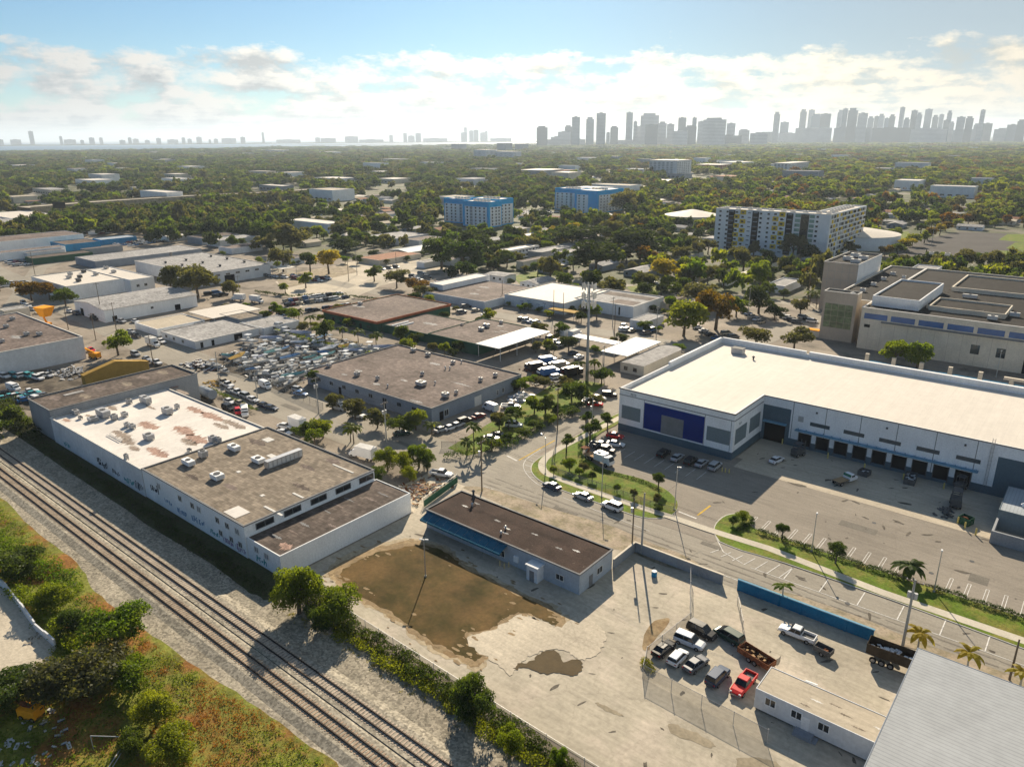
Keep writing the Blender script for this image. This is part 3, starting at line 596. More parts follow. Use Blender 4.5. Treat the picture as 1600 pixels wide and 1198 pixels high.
# graffiti on the track side: flat paint shapes on the wall
gcol = [mat('graffiti_black', (.03, .03, .035), big=None), mat('graffiti_teal', (.10, .30, .30), big=None), mat('graffiti_mauve', (.30, .20, .30), big=None), mat('graffiti_blue', (.18, .28, .42), big=None)]
def graffiti(B, x, z, w, h, ci):
    b = MB()
    for k in range(9):
        u = x-B.o[0]+w*(k/9)+rnd.uniform(-.1, .1); a = rnd.uniform(0, h*.4); c = rnd.uniform(h*.5, h); ww = w/9*rnd.uniform(.35, .95); s_ = rnd.uniform(-.3, .3)
        y = -B.ay-.012
        b.quad((u, y, z+a), (u+ww, y, z+a), (u+ww+s_, y, z+c), (u+s_, y, z+c))
        if k % 2: b.quad((u, y-.004, z+c-.2), (u+ww*1.9, y-.004, z+c-.25), (u+ww*1.9, y-.004, z+c), (u, y-.004, z+c-.02))
    b.build('graffiti', gcol[ci], B.root)
for (x, z, w, h, ci) in ((-153, 2.2, 3.5, 2.4, 0), (-147, 1.6, 3, 1.2, 3), (-142, .9, 4, 1.4, 3), (-136, 1.0, 5, 1.6, 3), (-129, .7, 3.6, 1.4, 1), (-124, .6, 3.5, 1.3, 2), (-119.7, .4, 3.4, 1.8, 2)): graffiti(bC, x, z, w, h, ci)
for (x, z, w, h, ci) in ((-200, .6, 4, 1.5, 1), (-180, 1, 6, 2.2, 0), (-172, 1, 4, 1.6, 0), (-166, .8, 5, 1.7, 1), (-160.5, .8, 4, 2.2, 0)): graffiti(bB, x, z, w, h, ci)
bD = Bld('low blue-white annex with dark weathered roof at the end of the long row', -115.7, 62.2, -105, 93.8, 4.6, m_white, m_rdark, .15, t=.2)
for k in range(9): bD.stain(-110+rnd.uniform(-4, 4), 66+k*3, rnd.uniform(2, 4), rnd.uniform(.5, 1.2), m_rgrey if k % 2 else m_trimdk, 7)
bD.stain(-107.5, 65, 3, 3, m_stain, 8)
for y in (66, 74): pass
bD.window('s', -113.2, -112, 2.6, 3.6, m_grey); bD.window('s', -110, -108.8, 2.4, 3.4, m_grey)
graffiti(bD, -113, .5, 3.4, 1.6, 1)
# ---- low building with brown roof in the middle of the yard
bE = Bld('low pale-blue commercial building with a dark brown roof and teal awning in the concrete yard', -98, 91.5, -60.6, 102, 4.1, m_ewall, m_rbrown, .12, t=.2, coping=m_trimdk)
b = MB(); 
for k in range(11):
    x = -97.6-bE.o[0]+k*1.9; b.poly([(x, -bE.ay, 3.7), (x, -bE.ay-2.2, 2.9), (x+1.86, -bE.ay-2.2, 2.9), (x+1.86, -bE.ay, 3.7)]); b.quad((x, -bE.ay-2.2, 2.9), (x+1.86, -bE.ay-2.2, 2.9), (x+1.86, -bE.ay-2.2, 2.55), (x, -bE.ay-2.2, 2.55))
b.box(-97.6-bE.o[0], -bE.ay-.12, 3.5, -76.7-bE.o[0], -bE.ay, 3.9)
b.build('awning', m_teal, bE.root)
b = MB(); X = -69.5-bE.o[0]; b.box(X-1.2, -bE.ay-1.9, 0, X+1.2, -bE.ay, 3.0); b.box(X-1.4, -bE.ay-2.1, 3.0, X+1.4, -bE.ay, 3.2); b.build('porch', m_wall2, bE.root)
b = MB(); b.box(X-.5, -bE.ay-1.96, .02, X+.5, -bE.ay-1.9, 2.2); b.build('door', m_trimdk, bE.root)
for x in (-94, -89, -84, -79): bE.window('s', x, x+1.6, 1.0, 2.2)
bE.window('s', -65.5, -64, 1.4, 2.4); bE.plate('e', 94.5, 95.6, .05, 2.3, m_trimdk, 'door'); bE.window('e', 97, 98.6, 1.3, 2.5)
bE.plate('s', -75, -74, 1.2, 2.4, m_white, 'sign_board', .3)
for (px, py_n) in ((726, 790), (745, 786), (777, 813), (792, 825), (789, 832), (835, 834), (873, 856), (900, 860)):
    x, y = g(px, py_n, 4); bE.stain(x, y, 1.6, .8, m_rgrey2 if px % 2 else m_trim, 6)
b = MB(); X, Y = bE.rl(*g(740, 782, 4)); b.cyl((X, Y, 4), (X, Y, 6.2), .22, n=8); b.cyl((X, Y, 6.2), (X, Y, 6.5), .4, .1, n=8); b.build('chimney_pipe', m_hvacd, bE.roof)
for (px, py_n) in ((738, 790), (790, 826), (783, 834)): x, y = g(px, py_n, 4); bE.vent(x, y, .25, .5)
b = MB()
for i, (dx, dy) in enumerate(((0, 0), (1.2, 0), (2.2, 0))):
    b.cyl((dx, dy, 0), (dx, dy, 1.05), .11, n=8)
bol = thing('bollard', 'leftmost pale bollard in front of the low brown-roofed building', 'bollard', (*g(781, 884), .05), group='bollards in front of the low building')
m_bolp = mat('bollard_paint', (.55, .42, .22), big=(1, .2)); b = MB(); b.cyl((0, 0, 0), (0, 0, 1.0), .13, n=8); b.build('post', m_bolp, bol); b = MB(); b.cyl((0, 0, 1.0), (0, 0, 1.06), .14, .06, n=8); b.build('cap', m_bolp, bol)
dup(bol, (*g(788, 888), .05), 0, 'middle pale bollard in front of the low brown-roofed building', 'bollards in front of the low building'); dup(bol, (*g(795, 886), .05), 0, 'rightmost pale bollard in front of the low brown-roofed building', 'bollards in front of the low building')
# ---- wide gray-blue warehouse behind the road
bH = Bld('wide gray warehouse with a blotchy flat felt roof in the middle of the picture', -194.5, 132.5, -137.8, 172, 4.6, m_bluegrey, m_rgrey, .3, coping=m_trimdk)
for (px, py_n, s1, s2, mm) in ((560, 579, 3, 2.4, 0), (538, 585, 2.4, 2, 0), (588, 600, 3, 2.5, 0), (631, 594, 3, 1.6, 0), (679, 568, 4.5, 3, 0), (600, 640, 3, 2, 1), (620, 620, 8, 4, 1), (570, 565, 8, 4, 1), (700, 590, 7, 4, 1), (640, 560, 7, 3, 1), (520, 575, 5, 3, 2), (610, 575, 7, 4, 2), (720, 600, 8, 1.5, 0), (650, 627, 5, 2, 0), (560, 560, 5, 3, 2)):
    x, y = g(px, py_n, 4.3)
    if -193 < x < -139 and 134 < y < 171: bH.stain(x, y, s1, s2, (m_rgrey2, m_rdark, m_rgrey)[mm], 7)
for (px, py_n, sx, sy, h) in ((514, 573, 1.5, 1.2, .9), (558, 587, 1.4, 1.4, 1.0), (590, 593, .9, .9, .9), (658, 602, 2.8, 2.2, 1.1), (696, 620, 1.8, 1.6, 1.1), (646, 549, 1.6, 1.4, .9), (669, 556, 1.5, 1.2, .9), (708, 568, 1.3, 1, .8), (774, 588, 1, 1, .9), (751, 595, 1, .9, .9), (713, 615, .8, .8, .8), (660, 586, .9, .8, .9)):
    x, y = g(px, py_n, 4.3); bH.ac(x, y, sx, sy, h)
for (px, py_n) in ((703, 577), (696, 577), (721, 567), (680, 600), (606, 605)): x, y = g(px, py_n, 4.3); bH.vent(x, y)
for k in range(8): bH.window('s', -189+k*6.2, -187.4+k*6.2, 2.2, 3.3, m_glass, m_grey)
for x in (-178.5, -158): bH.plate('s', x, x+1.2, .05, 2.3, m_dark, 'door')
bH.plate('e', 135.5, 137, .05, 2.6, m_dark, 'door'); bH.window('e', 137.4, 139, .9, 2.6); bH.window('e', 160, 160.8, 1, 2.4); bH.window('e', 162.6, 163.4, 1, 2.4); bH.plate('e', 150, 153, .05, 3, m_trim, 'roller_door'); bH.plate('e', 168, 171, .05, 3.3, m_dark, 'roller_door')
# ---- green buildings
bI = Bld('dark green building with a rust-orange roof rim behind the boat yard', -262, 189.8, -227, 232.5, 4.6, m_green, m_rgrey, .25)
b = MB(); ax, ay = bI.ax, bI.ay
for (a0, b0, a1, b1) in ((-ax-.35, -ay-.35, ax+.35, -ay-.02), (-ax-.35, ay+.02, ax+.35, ay+.35), (-ax-.35, -ay-.02, -ax-.02, ay+.02), (ax+.02, -ay-.02, ax+.35, ay+.02)): b.box(a0, b0, 3.7, a1, b1, 4.72)
b.build('fascia', m_orange, bI.root)
for k in range(3): bI.plate('s', -256+k*9, -254.6+k*9, .05, 2.4, m_dark, 'door'); bI.window('s', -251+k*9, -249.5+k*9, 1.2, 2.4, None, m_green)
x, y = g(560, 478, 4.4); bI.stain(x, y, 8, 4, m_rgrey2, 9); x, y = g(563, 476, 4.4); bI.ac(x, y, 2, 1.2, 1)
bJ2 = Bld('low green link building with a pale roof between the two green buildings', -226.6, 192, -198.8, 217, 3.4, m_green, m_rgrey, .2)
bJ2.stain(-212, 205, 8, 4, m_rgrey2, 8); bJ2.curb(-221, 197, .5, 9, m_white, .5, 'roof_beam'); bJ2.curb(-218, 197, .5, 9, m_white, .5, 'roof_beam')
bJ = Bld('green warehouse with a mottled brown roof behind the wide gray warehouse', -198.5, 190.6, -173.2, 222.5, 4.3, m_green, m_rgrey, .25)
for (px, py_n, sx, sy, h) in ((760, 511, 2.4, 1.6, 1.2), (752, 516, 2, 1.4, 1), (783, 505, 1.2, 1, 1), (722, 508, 1, 1, .5)):
    x, y = g(px, py_n, 4.1); bJ.ac(x, y, sx, sy, h)
for k in range(6): x, y = rnd.uniform(-195, -177), rnd.uniform(193, 218); bJ.stain(x, y, rnd.uniform(2, 6), rnd.uniform(1, 4), (m_rgrey2, m_rdark)[k % 2], 8)
def canopy(label, x0, y0, x1, y1, h, m, group=None, posts=4, name='canopy', slope=0):
    t = thing(name, label, 'canopy', ((x0+x1)/2, (y0+y1)/2, 0), group=group); ax, ay = (x1-x0)/2, (y1-y0)/2
    b = MB(); i = 0; b.frus((-ax, -ay, ax, ay), (-ax, -ay, ax, ay), h-.25, h)
    b.v = [(x, y, z+slope*(y/ay)) for x, y, z in b.v]; b.build('roof', m, t)
    for sx in (-1, 1):
        for k in range(posts):
            b = MB(); y = -ay*.92+1.84*ay*k/(posts-1); b.cyl((sx*(ax-.4), y, 0), (sx*(ax-.4), y, h-.26+slope*(y/ay)), .12, n=6); b.build('post', m_trim, t)
    return t
canopy('pale metal loading canopy on white posts beside the mottled brown roof', -172.6, 189, -161.5, 219.5, 5.0, m_rmetal)
canopy('gray sheet-metal canopy roof behind the tall monopole', -133.5, 211, -122.8, 235, 4.2, m_rmetal)
canopy('long narrow carport with a dusty roof behind the monopole yard', -155, 224, -136, 229, 3.2, m_rmetal, posts=3)
# rounded low building beside the canopy
rp = [(-122.4, 206), (-113.5, 206)]+[(-117.9+4.6*math.cos(a), 231+4.6*math.sin(a)) for a in np.linspace(0, math.pi, 9)]+[(-122.4, 231)]
t = thing('office_building', 'low cream building with rounded end beside the gray canopy', 'building', (-118, 218, 0))
b = MB(); b.prism([(x+118, y-218) for x, y in rp], 0, 3.5, top=False); b.build('wall', m_cream, t); b = MB(); b.prism([(x+118, y-218) for x, y in rp], 3.3, 3.32); b.build('roof', m_rgrey2, t)
for x in (-121, -117.5): b = MB(); b.box(x+118, -12.05, 1, x+119.4, -12, 2.3); b.build('window', m_glass, t)
# ---- big white warehouse with docks
wh = thing('distribution_warehouse', 'huge white distribution warehouse with navy panel and loading docks on the right', 'building', (-80, 170, 0))
def W_(B, name, m, par=None): 
    B.v = [(x+80, y-170, z) for x, y, z in B.v]; return B.build(name, m, par or wh)
outer = [(-95.5, 161), (-63.5, 161), (-63.5, 179), (48, 179), (48, 224), (-95.5, 224)]
b = MB(); b.prism(outer, 1.9, 12, top=False); W_(b, 'wall', m_white)
b = MB(); o2 = [(-95.56, 160.94), (-63.44, 160.94), (-63.44, 178.94), (48.06, 178.94), (48.06, 224.06), (-95.56, 224.06)]; b.prism(o2, 0, 2.0, top=True); W_(b, 'painted_base', m_base)
inn = [(-95.1, 161.4), (-63.9, 161.4), (-63.9, 179.4), (47.6, 179.4), (47.6, 223.6), (-95.1, 223.6)]
b = MB(); b.sheet(inn, 10.9); whroof = W_(b, 'roof', m_rwhite)
b = MB()
for k in range(6):
    a, c = outer[k], outer[(k+1) % 6]; e, f = inn[k], inn[(k+1) % 6]
    b.quad((*f, 10.8), (*e, 10.8), (*e, 12), (*f, 12)); b.quad((*a, 12.0), (*c, 12.0), (*f, 12.0), (*e, 12.0))
W_(b, 'parapet', m_white)
b = MB()
for (x0, y0, x1, y1, z0, z1) in ((-95.72, 160.78, -63.28, 160.98, 11.75, 12.06), (-63.48, 160.78, -63.28, 179.0, 11.75, 12.06), (-63.28, 178.78, 48.2, 178.98, 11.8, 12.06), (-95.6, 160.86, -63.42, 160.97, 10.15, 10.3), (-63.47, 161, -63.36, 179, 10.15, 10.3)): b.box(x0, y0, z0, x1, y1, z1)
W_(b, 'coping', m_trimdk)
for (x0, y0, x1, y1) in ((-95.6, 188, -94.9, 224.3), (-95.6, 223.5, -68, 224.3), (-67, 223.4, 40, 224.5)):
    b = MB(); b.box(x0, y0, 12.02, x1, y1, 12.75); W_(b, 'raised_parapet', m_white)
def wp(side, a, c, z0, z1, m, name, d=.06):
    b = MB()
    if side == 's': b.box(a, 161-d, z0, c, 161-.001, z1)
    elif side == 'e': b.box(-63.5+.001, a, z0, -63.5+d, c, z1)
    else: b.box(a, 179-d, z0, c, 179-.001, z1)
    return W_(b, name, m)
wp('s', -94.6, -89.0, 3.7, 7.4, m_panel, 'window_panel'); wp('s', -87.9, -71.1, 2.4, 9.5, m_navy, 'navy_panel'); wp('s', -82.8, -76.6, 2.3, 7.3, m_trimdk, 'wall_recess_panel', .12)
wp('s', -70.3, -64.3, 3.7, 7.4, m_panel, 'window_panel'); wp('e', 162.2, 169.0, 3.6, 7.6, m_panel, 'window_panel'); wp('e', 171, 177.6, 3.9, 7.9, m_panel, 'window_panel')
wp('d', -63.3, -56.2, 2, 9.6, m_base, 'painted_bay', .05); wp('d', -62.5, -57.2, .1, 5.2, m_dark, 'roller_door', .09); wp('d', -62.8, -56.9, 5.3, 5.6, m_canopy, 'door_canopy', 1.2)
for x in (-88, -71, -64.2): wp('s', x-.06, x+.06, 2, 10.1, m_trimdk, 'panel_joint', .015)
for k in range(6): wp('d', -55.8+k*8.0, -55.65+k*8.0, 2, 11.7, m_trimdk, 'panel_joint', .02)
for k in range(9):
    x = -53.6+k*4.35
    wp('d', x, x+2.9, 0.9, 4.1, m_dark, 'dock_door', .08)
    wp('d', x-.14, x, .5, 4.2, m_hvacd, 'door_seal', .25); wp('d', x+2.9, x+3.04, .5, 4.2, m_hvacd, 'door_seal', .25)
b = MB(); b.box(-54.5, 177.7, 4.75, -14.6, 178.99, 4.95)
for k in range(20): b.box(-54+k*2.05, 177.8, 4.96, -53.92+k*2.05, 178.95, 5.25)
W_(b, 'dock_canopy', m_canopy)
wp('d', -54.3, -53.0, 7.0, 8.4, m_hvac, 'wall_vent', .1)
for k in range(5): wp('d', -51.3+k*8.0, -46.6+k*8.0, 6.55, 7.5, m_strip, 'strip_window', .05); 
for k in range(3): wp('d', -50.2+k*16, -49.8+k*16, 10.0, 10.4, m_hvacd, 'wall_light', .3)
wp('d', -11.6, 20, 2, 9.2, m_base, 'painted_bay', .05)
b = MB()
for x in (-13.2, -12.7): b.cyl((x, 178.7, 2), (x, 178.7, 13.2), .05, n=5)
for k in range(36): b.box(-13.2, 178.68, 2.3+k*.3, -12.7, 178.72, 2.34+k*.3)
for k in range(6): b.box(-13.4, 178.3, 7+k, -12.5, 178.34, 7.06+k)
W_(b, 'roof_ladder', m_alu)
def ftext(s, size, loc, m, parent, rz=0):
    cu = bpy.data.curves.new('lettering', 'FONT'); cu.body = s; cu.size = size; cu.extrude = .01; cu.resolution_u = 2
    tmp = bpy.data.objects.new('lettering_source', cu); me = bpy.data.meshes.new_from_object(tmp); bpy.data.objects.remove(tmp)
    me.materials.clear(); me.materials.append(m); o = link('lettering', me, parent, loc); o.rotation_euler = (math.pi/2, 0, rz); return o
ftext('3615', .9, (-92.2+80, 160.9-170, 10.55), m_trimdk, wh); ftext('3615', .8, (-63.3+80, 163.5-170, 8.5), m_trimdk, wh, math.pi/2)
x, y = g(1153, 552, 10.9); b = MB(); b.box(x-1.8, y-1.2, 11.0, x+1.8, y+1.2, 12.6, 0); b.box(x-1.9, y-1.3, 12.6, x+1.9, y+1.3, 12.7, 1); W_(b, 'air_conditioner', [m_hvac, m_hvacd], None).parent = whroof
x, y = g(1177, 562, 10.9); b = MB(); b.cyl((x, y, 10.9), (x, y, 11.7), .25, n=8); b.cyl((x, y, 11.7), (x, y, 12.1), .5, .2, n=8); W_(b, 'roof_vent', m_hvacd).parent = whroof
# ---- school / civic complex on the right
bS = Bld('large civic building with black roof, beige walls and blue strip windows behind the warehouse', -69.1, 286.2, 70, 392, 15.4, m_cream, m_rblack, .6, t=.5, coping=m_trim)
for k in range(12):
    bS.plate('s', -68+k*9, -60.2+k*9, 11.4, 13.4, m_bluewin, 'strip_window', .08)
bS.plate('s', -62, -18.5, 10.6, 11.0, m_trimdk, 'ledge', 1.0)
for x in (-50, -37): pass
for x in (-33, -25.5): bS.plate('s', x, x+2.6, 4.2, 7.4, m_glass, 'window', .1)
for k in range(11): bS.plate('s', -66+k*4.3, -65.9+k*4.3, 0.2, 10.5, m_beige, 'panel_joint', .03)
bS.plate('s', -67.6, -65.6, 8.2, 9.3, m_dark, 'window', .08); bS.plate('s', -17.5, 10, .1, 8, m_dark, 'recessed_entrance', .1)
ftext('SWAP', 2.0, (-17.4-bS.o[0], -bS.ay-.1, 13.2), m_trimdk, bS.root)
for (px, py_n, sx, sy) in ((1412, 455, 3, 2), (1480, 400, 2.4, 2), (1455, 398, 2, 2), (1412, 436, 1.5, 1), (1550, 500, 3, 1.5), (1515, 466, 5, 1.2), (1440, 447, 2, 1.2), (1585, 495, 3, 1)):
    x, y = g(px, py_n, 14.8); bS.ac(x, y, sx, sy, 1.3, m_trim)
def box_on(B, pFL, pFR, pBR, z, h, wall, roof, name='roof_block'):
    (x0, y0), (x1, y1_), (x2, y2) = g(*pFL, z+h), g(*pFR, z+h), g(*pBR, z+h); x1 = (x1+x2)/2; y0 = (y0+y1_)/2
    a = MB(); X0, Y0 = B.rl(x0, y0); X1, Y1 = B.rl(x1, y2); a.box(X0, Y0, z, X1, Y1, z+h, 0, 't'); o = a.build(name, wall, B.roof)
    return x0, y0, x1, y2, o
def hollow(B, x0, y0, x1, y1, z, h, wall, roofm, t=.4, name='parapet_ring'):
    a = MB(); X0, Y0 = B.rl(x0, y0); X1, Y1 = B.rl(x1, y1)
    for (p, q, r, s_) in ((X0, Y0, X1, Y0+t), (X0, Y1-t, X1, Y1), (X0, Y0+t, X0+t, Y1-t), (X1-t, Y0+t, X1, Y1-t)): a.box(p, q, z, r, s_, z+h, 0)
    a.quad((X0+t, Y0+t, z+h-.7), (X1-t, Y0+t, z+h-.7), (X1-t, Y1-t, z+h-.7), (X0+t, Y1-t, z+h-.7), 1); return a.build(name, [wall, roofm], B.roof)
q0 = g(1362, 461, 19); q1 = g(1440, 467, 19); q2 = g(1475, 441, 19)
hollow(bS, q0[0], (q0[1]+q1[1])/2, (q1[0]+q2[0])/2, q2[1], 14.8, 3.8, m_white, m_rblack, name='roof_block')
q0 = g(1452, 477, 16.5); q1 = g(1570, 493, 16.5); q2 = g(1583, 477, 16.5)
hollow(bS, q0[0], q0[1], q2[0], q2[1], 14.8, 1.7, m_cream, m_rblack)
q0 = g(1487, 448, 16.5); q2 = g(1640, 441, 16.5)
hollow(bS, q0[0], q0[1], q2[0]+10, q2[1], 14.8, 1.7, m_cream, m_rblack, .6, name='courtyard_wall')
b = MB()
for k in range(12):
    a0, a1 = math.pi+math.pi*k/12, math.pi+math.pi*(k+1)/12
    X, Y = bS.rl((q0[0]+8), 302); R_ = 9
    b.quad((X+R_*math.cos(a0), Y+4*math.sin(a0), 14.8), (X+R_*math.cos(a1), Y+4*math.sin(a1), 14.8), (X+R_*math.cos(a1), Y+4*math.sin(a1), 16.4), (X+R_*math.cos(a0), Y+4*math.sin(a0), 16.4))
b.build('curved_screen', m_cream, bS.roof)
bT2 = Bld('beige panelled stair tower with a large greenish glass front beside the civic building', -84.6, 291.5, -72.5, 297, 18.8, m_beige, m_rblack, .5, coping=m_trim, name='stair_tower')
bT2.plate('s', -83.8, -73.6, 5, 14.2, m_gglass, 'glass_front', .1); 
for k in range(4): bT2.plate('s', -83.8+k*2.5, -83.7+k*2.5, 5, 14.2, m_beige, 'mullion', .16)
for k in range(3): bT2.plate('s', -83.8, -73.6, 7.2+k*2.3, 7.3+k*2.3, m_beige, 'mullion', .16)
bT2.vent(-75, 294, .8, .4, m_trim)
bT1 = Bld('tall windowless beige panelled tower behind the glass-fronted stair tower', -101, 342, -86.5, 380, 22, m_beige, m_rblack, .8, coping=m_trim, name='panelled_tower')
b = MB(); b.box(bT1.ax+.01, -bT1.ay, 0, bT1.ax+.06, bT1.ay, 21.9); b.build('painted_side', m_white, bT1.root)
for k in range(4): bT1.ac(-90-(k % 2)*5, 350+k*6, 4, 2.4, 1.6, m_trim)
for k in range(5): bT1.plate('s', -99+k*3, -98.92+k*3, .2, 21.8, m_grey, 'panel_joint', .03)
for k in range(5): bT1.plate('s', -101, -86.5, 3.6+k*3.6, 3.68+k*3.6, m_grey, 'panel_joint', .03)
bSx = Bld('narrow black-roofed wing joining the beige towers to the civic building', -84.5, 300, -69.2, 392, 15.2, m_cream, m_rblack, .6, t=.5, coping=m_trim)
for k in range(4): bSx.ac(-78, 320+k*16, 2, 1.5, 1.2, m_trim)
q = g(1468, 427, 12); Bld('white windowless service block behind the black roof', g(1425, 418, 12)[0], g(1425, 418, 12)[1], g(1466, 420, 12)[0], g(1466, 420, 12)[1]+10, 12, m_wall2, m_rgrey2, .4)
Bld('pale concrete hall with a row of tall fins at the right edge', -20, 400, 90, 425, 14, m_cream, m_rgrey2, .5)
for k in range(9):
    pass
# yard wall with posts between the warehouse and the civic building
tw = thing('colonnade_wall', 'pale beam-and-post screen wall with blue panels behind the warehouse roof', 'wall', (-16, 262, 0))
b = MB(); b.box(-4, -.5, 3.8, 60, .5, 4.6); b.build('beam', m_cream, tw)
for k in range(12): b = MB(); b.box(-44+k*8.3, -.55, 0, -42.8+k*8.3, .55, 4.9 if k < 5 else 3.79); b.build('pillar', m_cream, tw)
for k in range(11): b = MB(); b.box(-42.7+k*8.3, -.2, 0, -35.8+k*8.3, .2, 2.6); b.build('panel', m_blue, tw)
t = thing('market_stall', 'yellow and white fruit-coloured awning beside the stair tower', 'awning', (*g(1282, 527), 0)); b = MB(); b.box(-5, -1, 2.4, 6, 2, 2.7); b.build('awning', m_orangep, t); b = MB(); b.box(-4.8, -.8, 0, 5.8, 1.8, 2.39); b.build('body', m_cream, t)
# ---- trailer, gray roof and walls in the lower right
bTr = Bld('long pale-blue site trailer with a sandy flat roof beside the red pickup', -26.8, 84.6, -2, 90.2, 3.5, m_wall2, m_apron, .06, t=.12, name='site_trailer', cat='trailer', z0=.35)
b = MB(); b.box(-bTr.ax+.2, -bTr.ay+.2, 0.05, bTr.ax-.2, bTr.ay-.2, .36); b.build('undercarriage', m_hvacd, bTr.root)
for x in (-25.3, -21.8, -18.3): bTr.window('s', x, x+1.3, 1.7, 2.8, m_glass, m_white)
bTr.plate('s', -20.4, -19.4, .5, 2.5, m_white, 'door', .05)
b = MB(); X = -20.4-bTr.o[0]; b.box(X-.6, -bTr.ay-1.4, .05, X+1.8, -bTr.ay-.02, .5); b.box(X+1.8, -bTr.ay-1.3, .05, X+2.4, -bTr.ay-.1, .25)
for (dx, dy) in ((-.6, -1.4), (1.7, -1.4)): b.cyl((X+dx+.05, -bTr.ay+dy+.05, .5), (X+dx+.05, -bTr.ay+dy+.05, 1.5), .03, n=5)
b.box(X-.6, -bTr.ay-1.4, 1.45, X+1.8, -bTr.ay-1.36, 1.5); b.build('steps', m_bluegrey, bTr.root)
for k in range(8): x, y = rnd.uniform(-25, -6), rnd.uniform(85.3, 89.3); bTr.stain(x, y, 1.6, .5, (m_trim, m_rtan)[k % 2], 6)
x, y = g(1268, 1067, 3.4); bTr.curb(x, y, 1.6, .25, m_white, .1, 'roof_vent', .1)
bGr = Bld('gray ribbed metal roof of a tall shed in the lower right corner', -10.9, 60, 40, 101, 8, m_bluegrey, m_rmetal2, .04, t=.1, name='metal_shed')
bw = thing('boundary_wall', 'bright blue painted yard wall along the main road', 'wall', (-29, 110.1, 0))
b = MB(); b.box(-11, -.12, .05, 11, .12, 2.1); b.build('wall_panel', m_bwall, bw); b = MB(); b.box(-11.1, -.2, 2.1, 11.1, .2, 2.25); b.build('coping', m_canopy, bw)
for k in range(7): b = MB(); b.box(-11.05+k*3.55, -.22, .05, -10.7+k*3.55, .22, 2.1); b.build('pier', m_bwall, bw)
w2 = thing('boundary_wall', 'gray block wall joining the brown-roofed building to the road corner', 'wall', (-60, 106, 0))
b = MB(); b.box(-.5, -3.9, .05, -.3, 4.0, 2.0); b.box(-.3, 3.8, .05, 17.3, 4.0, 2.0); b.build('wall_panel', m_grey, w2); b = MB(); b.box(-.58, -3.9, 2.0, -.22, 4.08, 2.12); b.box(-.22, 3.72, 2.0, 17.4, 4.08, 2.12); b.build('coping', m_cream, w2)
for k in range(5): b = MB(); b.box(-.25+k*4.3, 3.7, .05, .05+k*4.3, 3.79, 2.0); b.build('pier', m_grey, w2)
# compactor shed at the docks
bK = Bld('gray metal compactor shed with a white curb and open pit beside the last dock', -8.6, 162.5, -1.5, 176, 4.4, m_panel, m_rmetal, .1, t=.12, name='compactor_shed')
b = MB(); b.box(-3.6, -13.5, 0, -3.2, -6.8, 2.6); b.box(3.2, -13.5, 0, 3.6, -6.8, 2.6); b.box(-3.2, -13.5, 0, 3.2, -13.1, 2.6); b.build('pit_wall', m_grey, bK.root); bK.vent(-5, 167, .4, .5, m_white)
# ------------------------------------------------------------------ buildings left of the cross street
bP = Bld('big weathered flat-roofed warehouse with a stained pale-blue wall at the left edge', -345, 52, -281.7, 100, 8.2, m_wall2, m_rgrey, .3, coping=m_trim)
for k in range(8): bP.stain(rnd.uniform(-325, -288), rnd.uniform(60, 95), rnd.uniform(4, 10), rnd.uniform(2, 5), (m_rdark, m_rgrey2)[k % 2], 8)
for (px, py_n) in ((10, 512), (42, 524), (62, 524), (3, 535), (20, 500)): x, y = g(px, py_n, 7.9); bP.ac(x, y, 2, 1.4, 1)
bQ = Bld('white flat-roofed warehouse glowing in the sun beyond the weathered one', -441, 137.5, -395.5, 165, 7.1, m_white, m_rwhite, .3, coping=m_trim)
for (px, py_n) in ((110, 430), (108, 435), (125, 434), (123, 440), (131, 426), (166, 420), (178, 426), (150, 430)): x, y = g(px, py_n, 6.8); bQ.ac(x, y, 2.6, 1.8, 1.2, m_hvacd if px % 2 else m_hvac)
bQ2 = Bld('white rear wing with a bright flat roof attached behind the sunlit warehouse', -440, 165.1, -388.6, 177.4, 7.1, m_white, m_rwhite, .3); bQ2.window('e', 168, 169.4, 3, 4.2); bQ2.window('e', 172, 173.4, 3, 4.2)
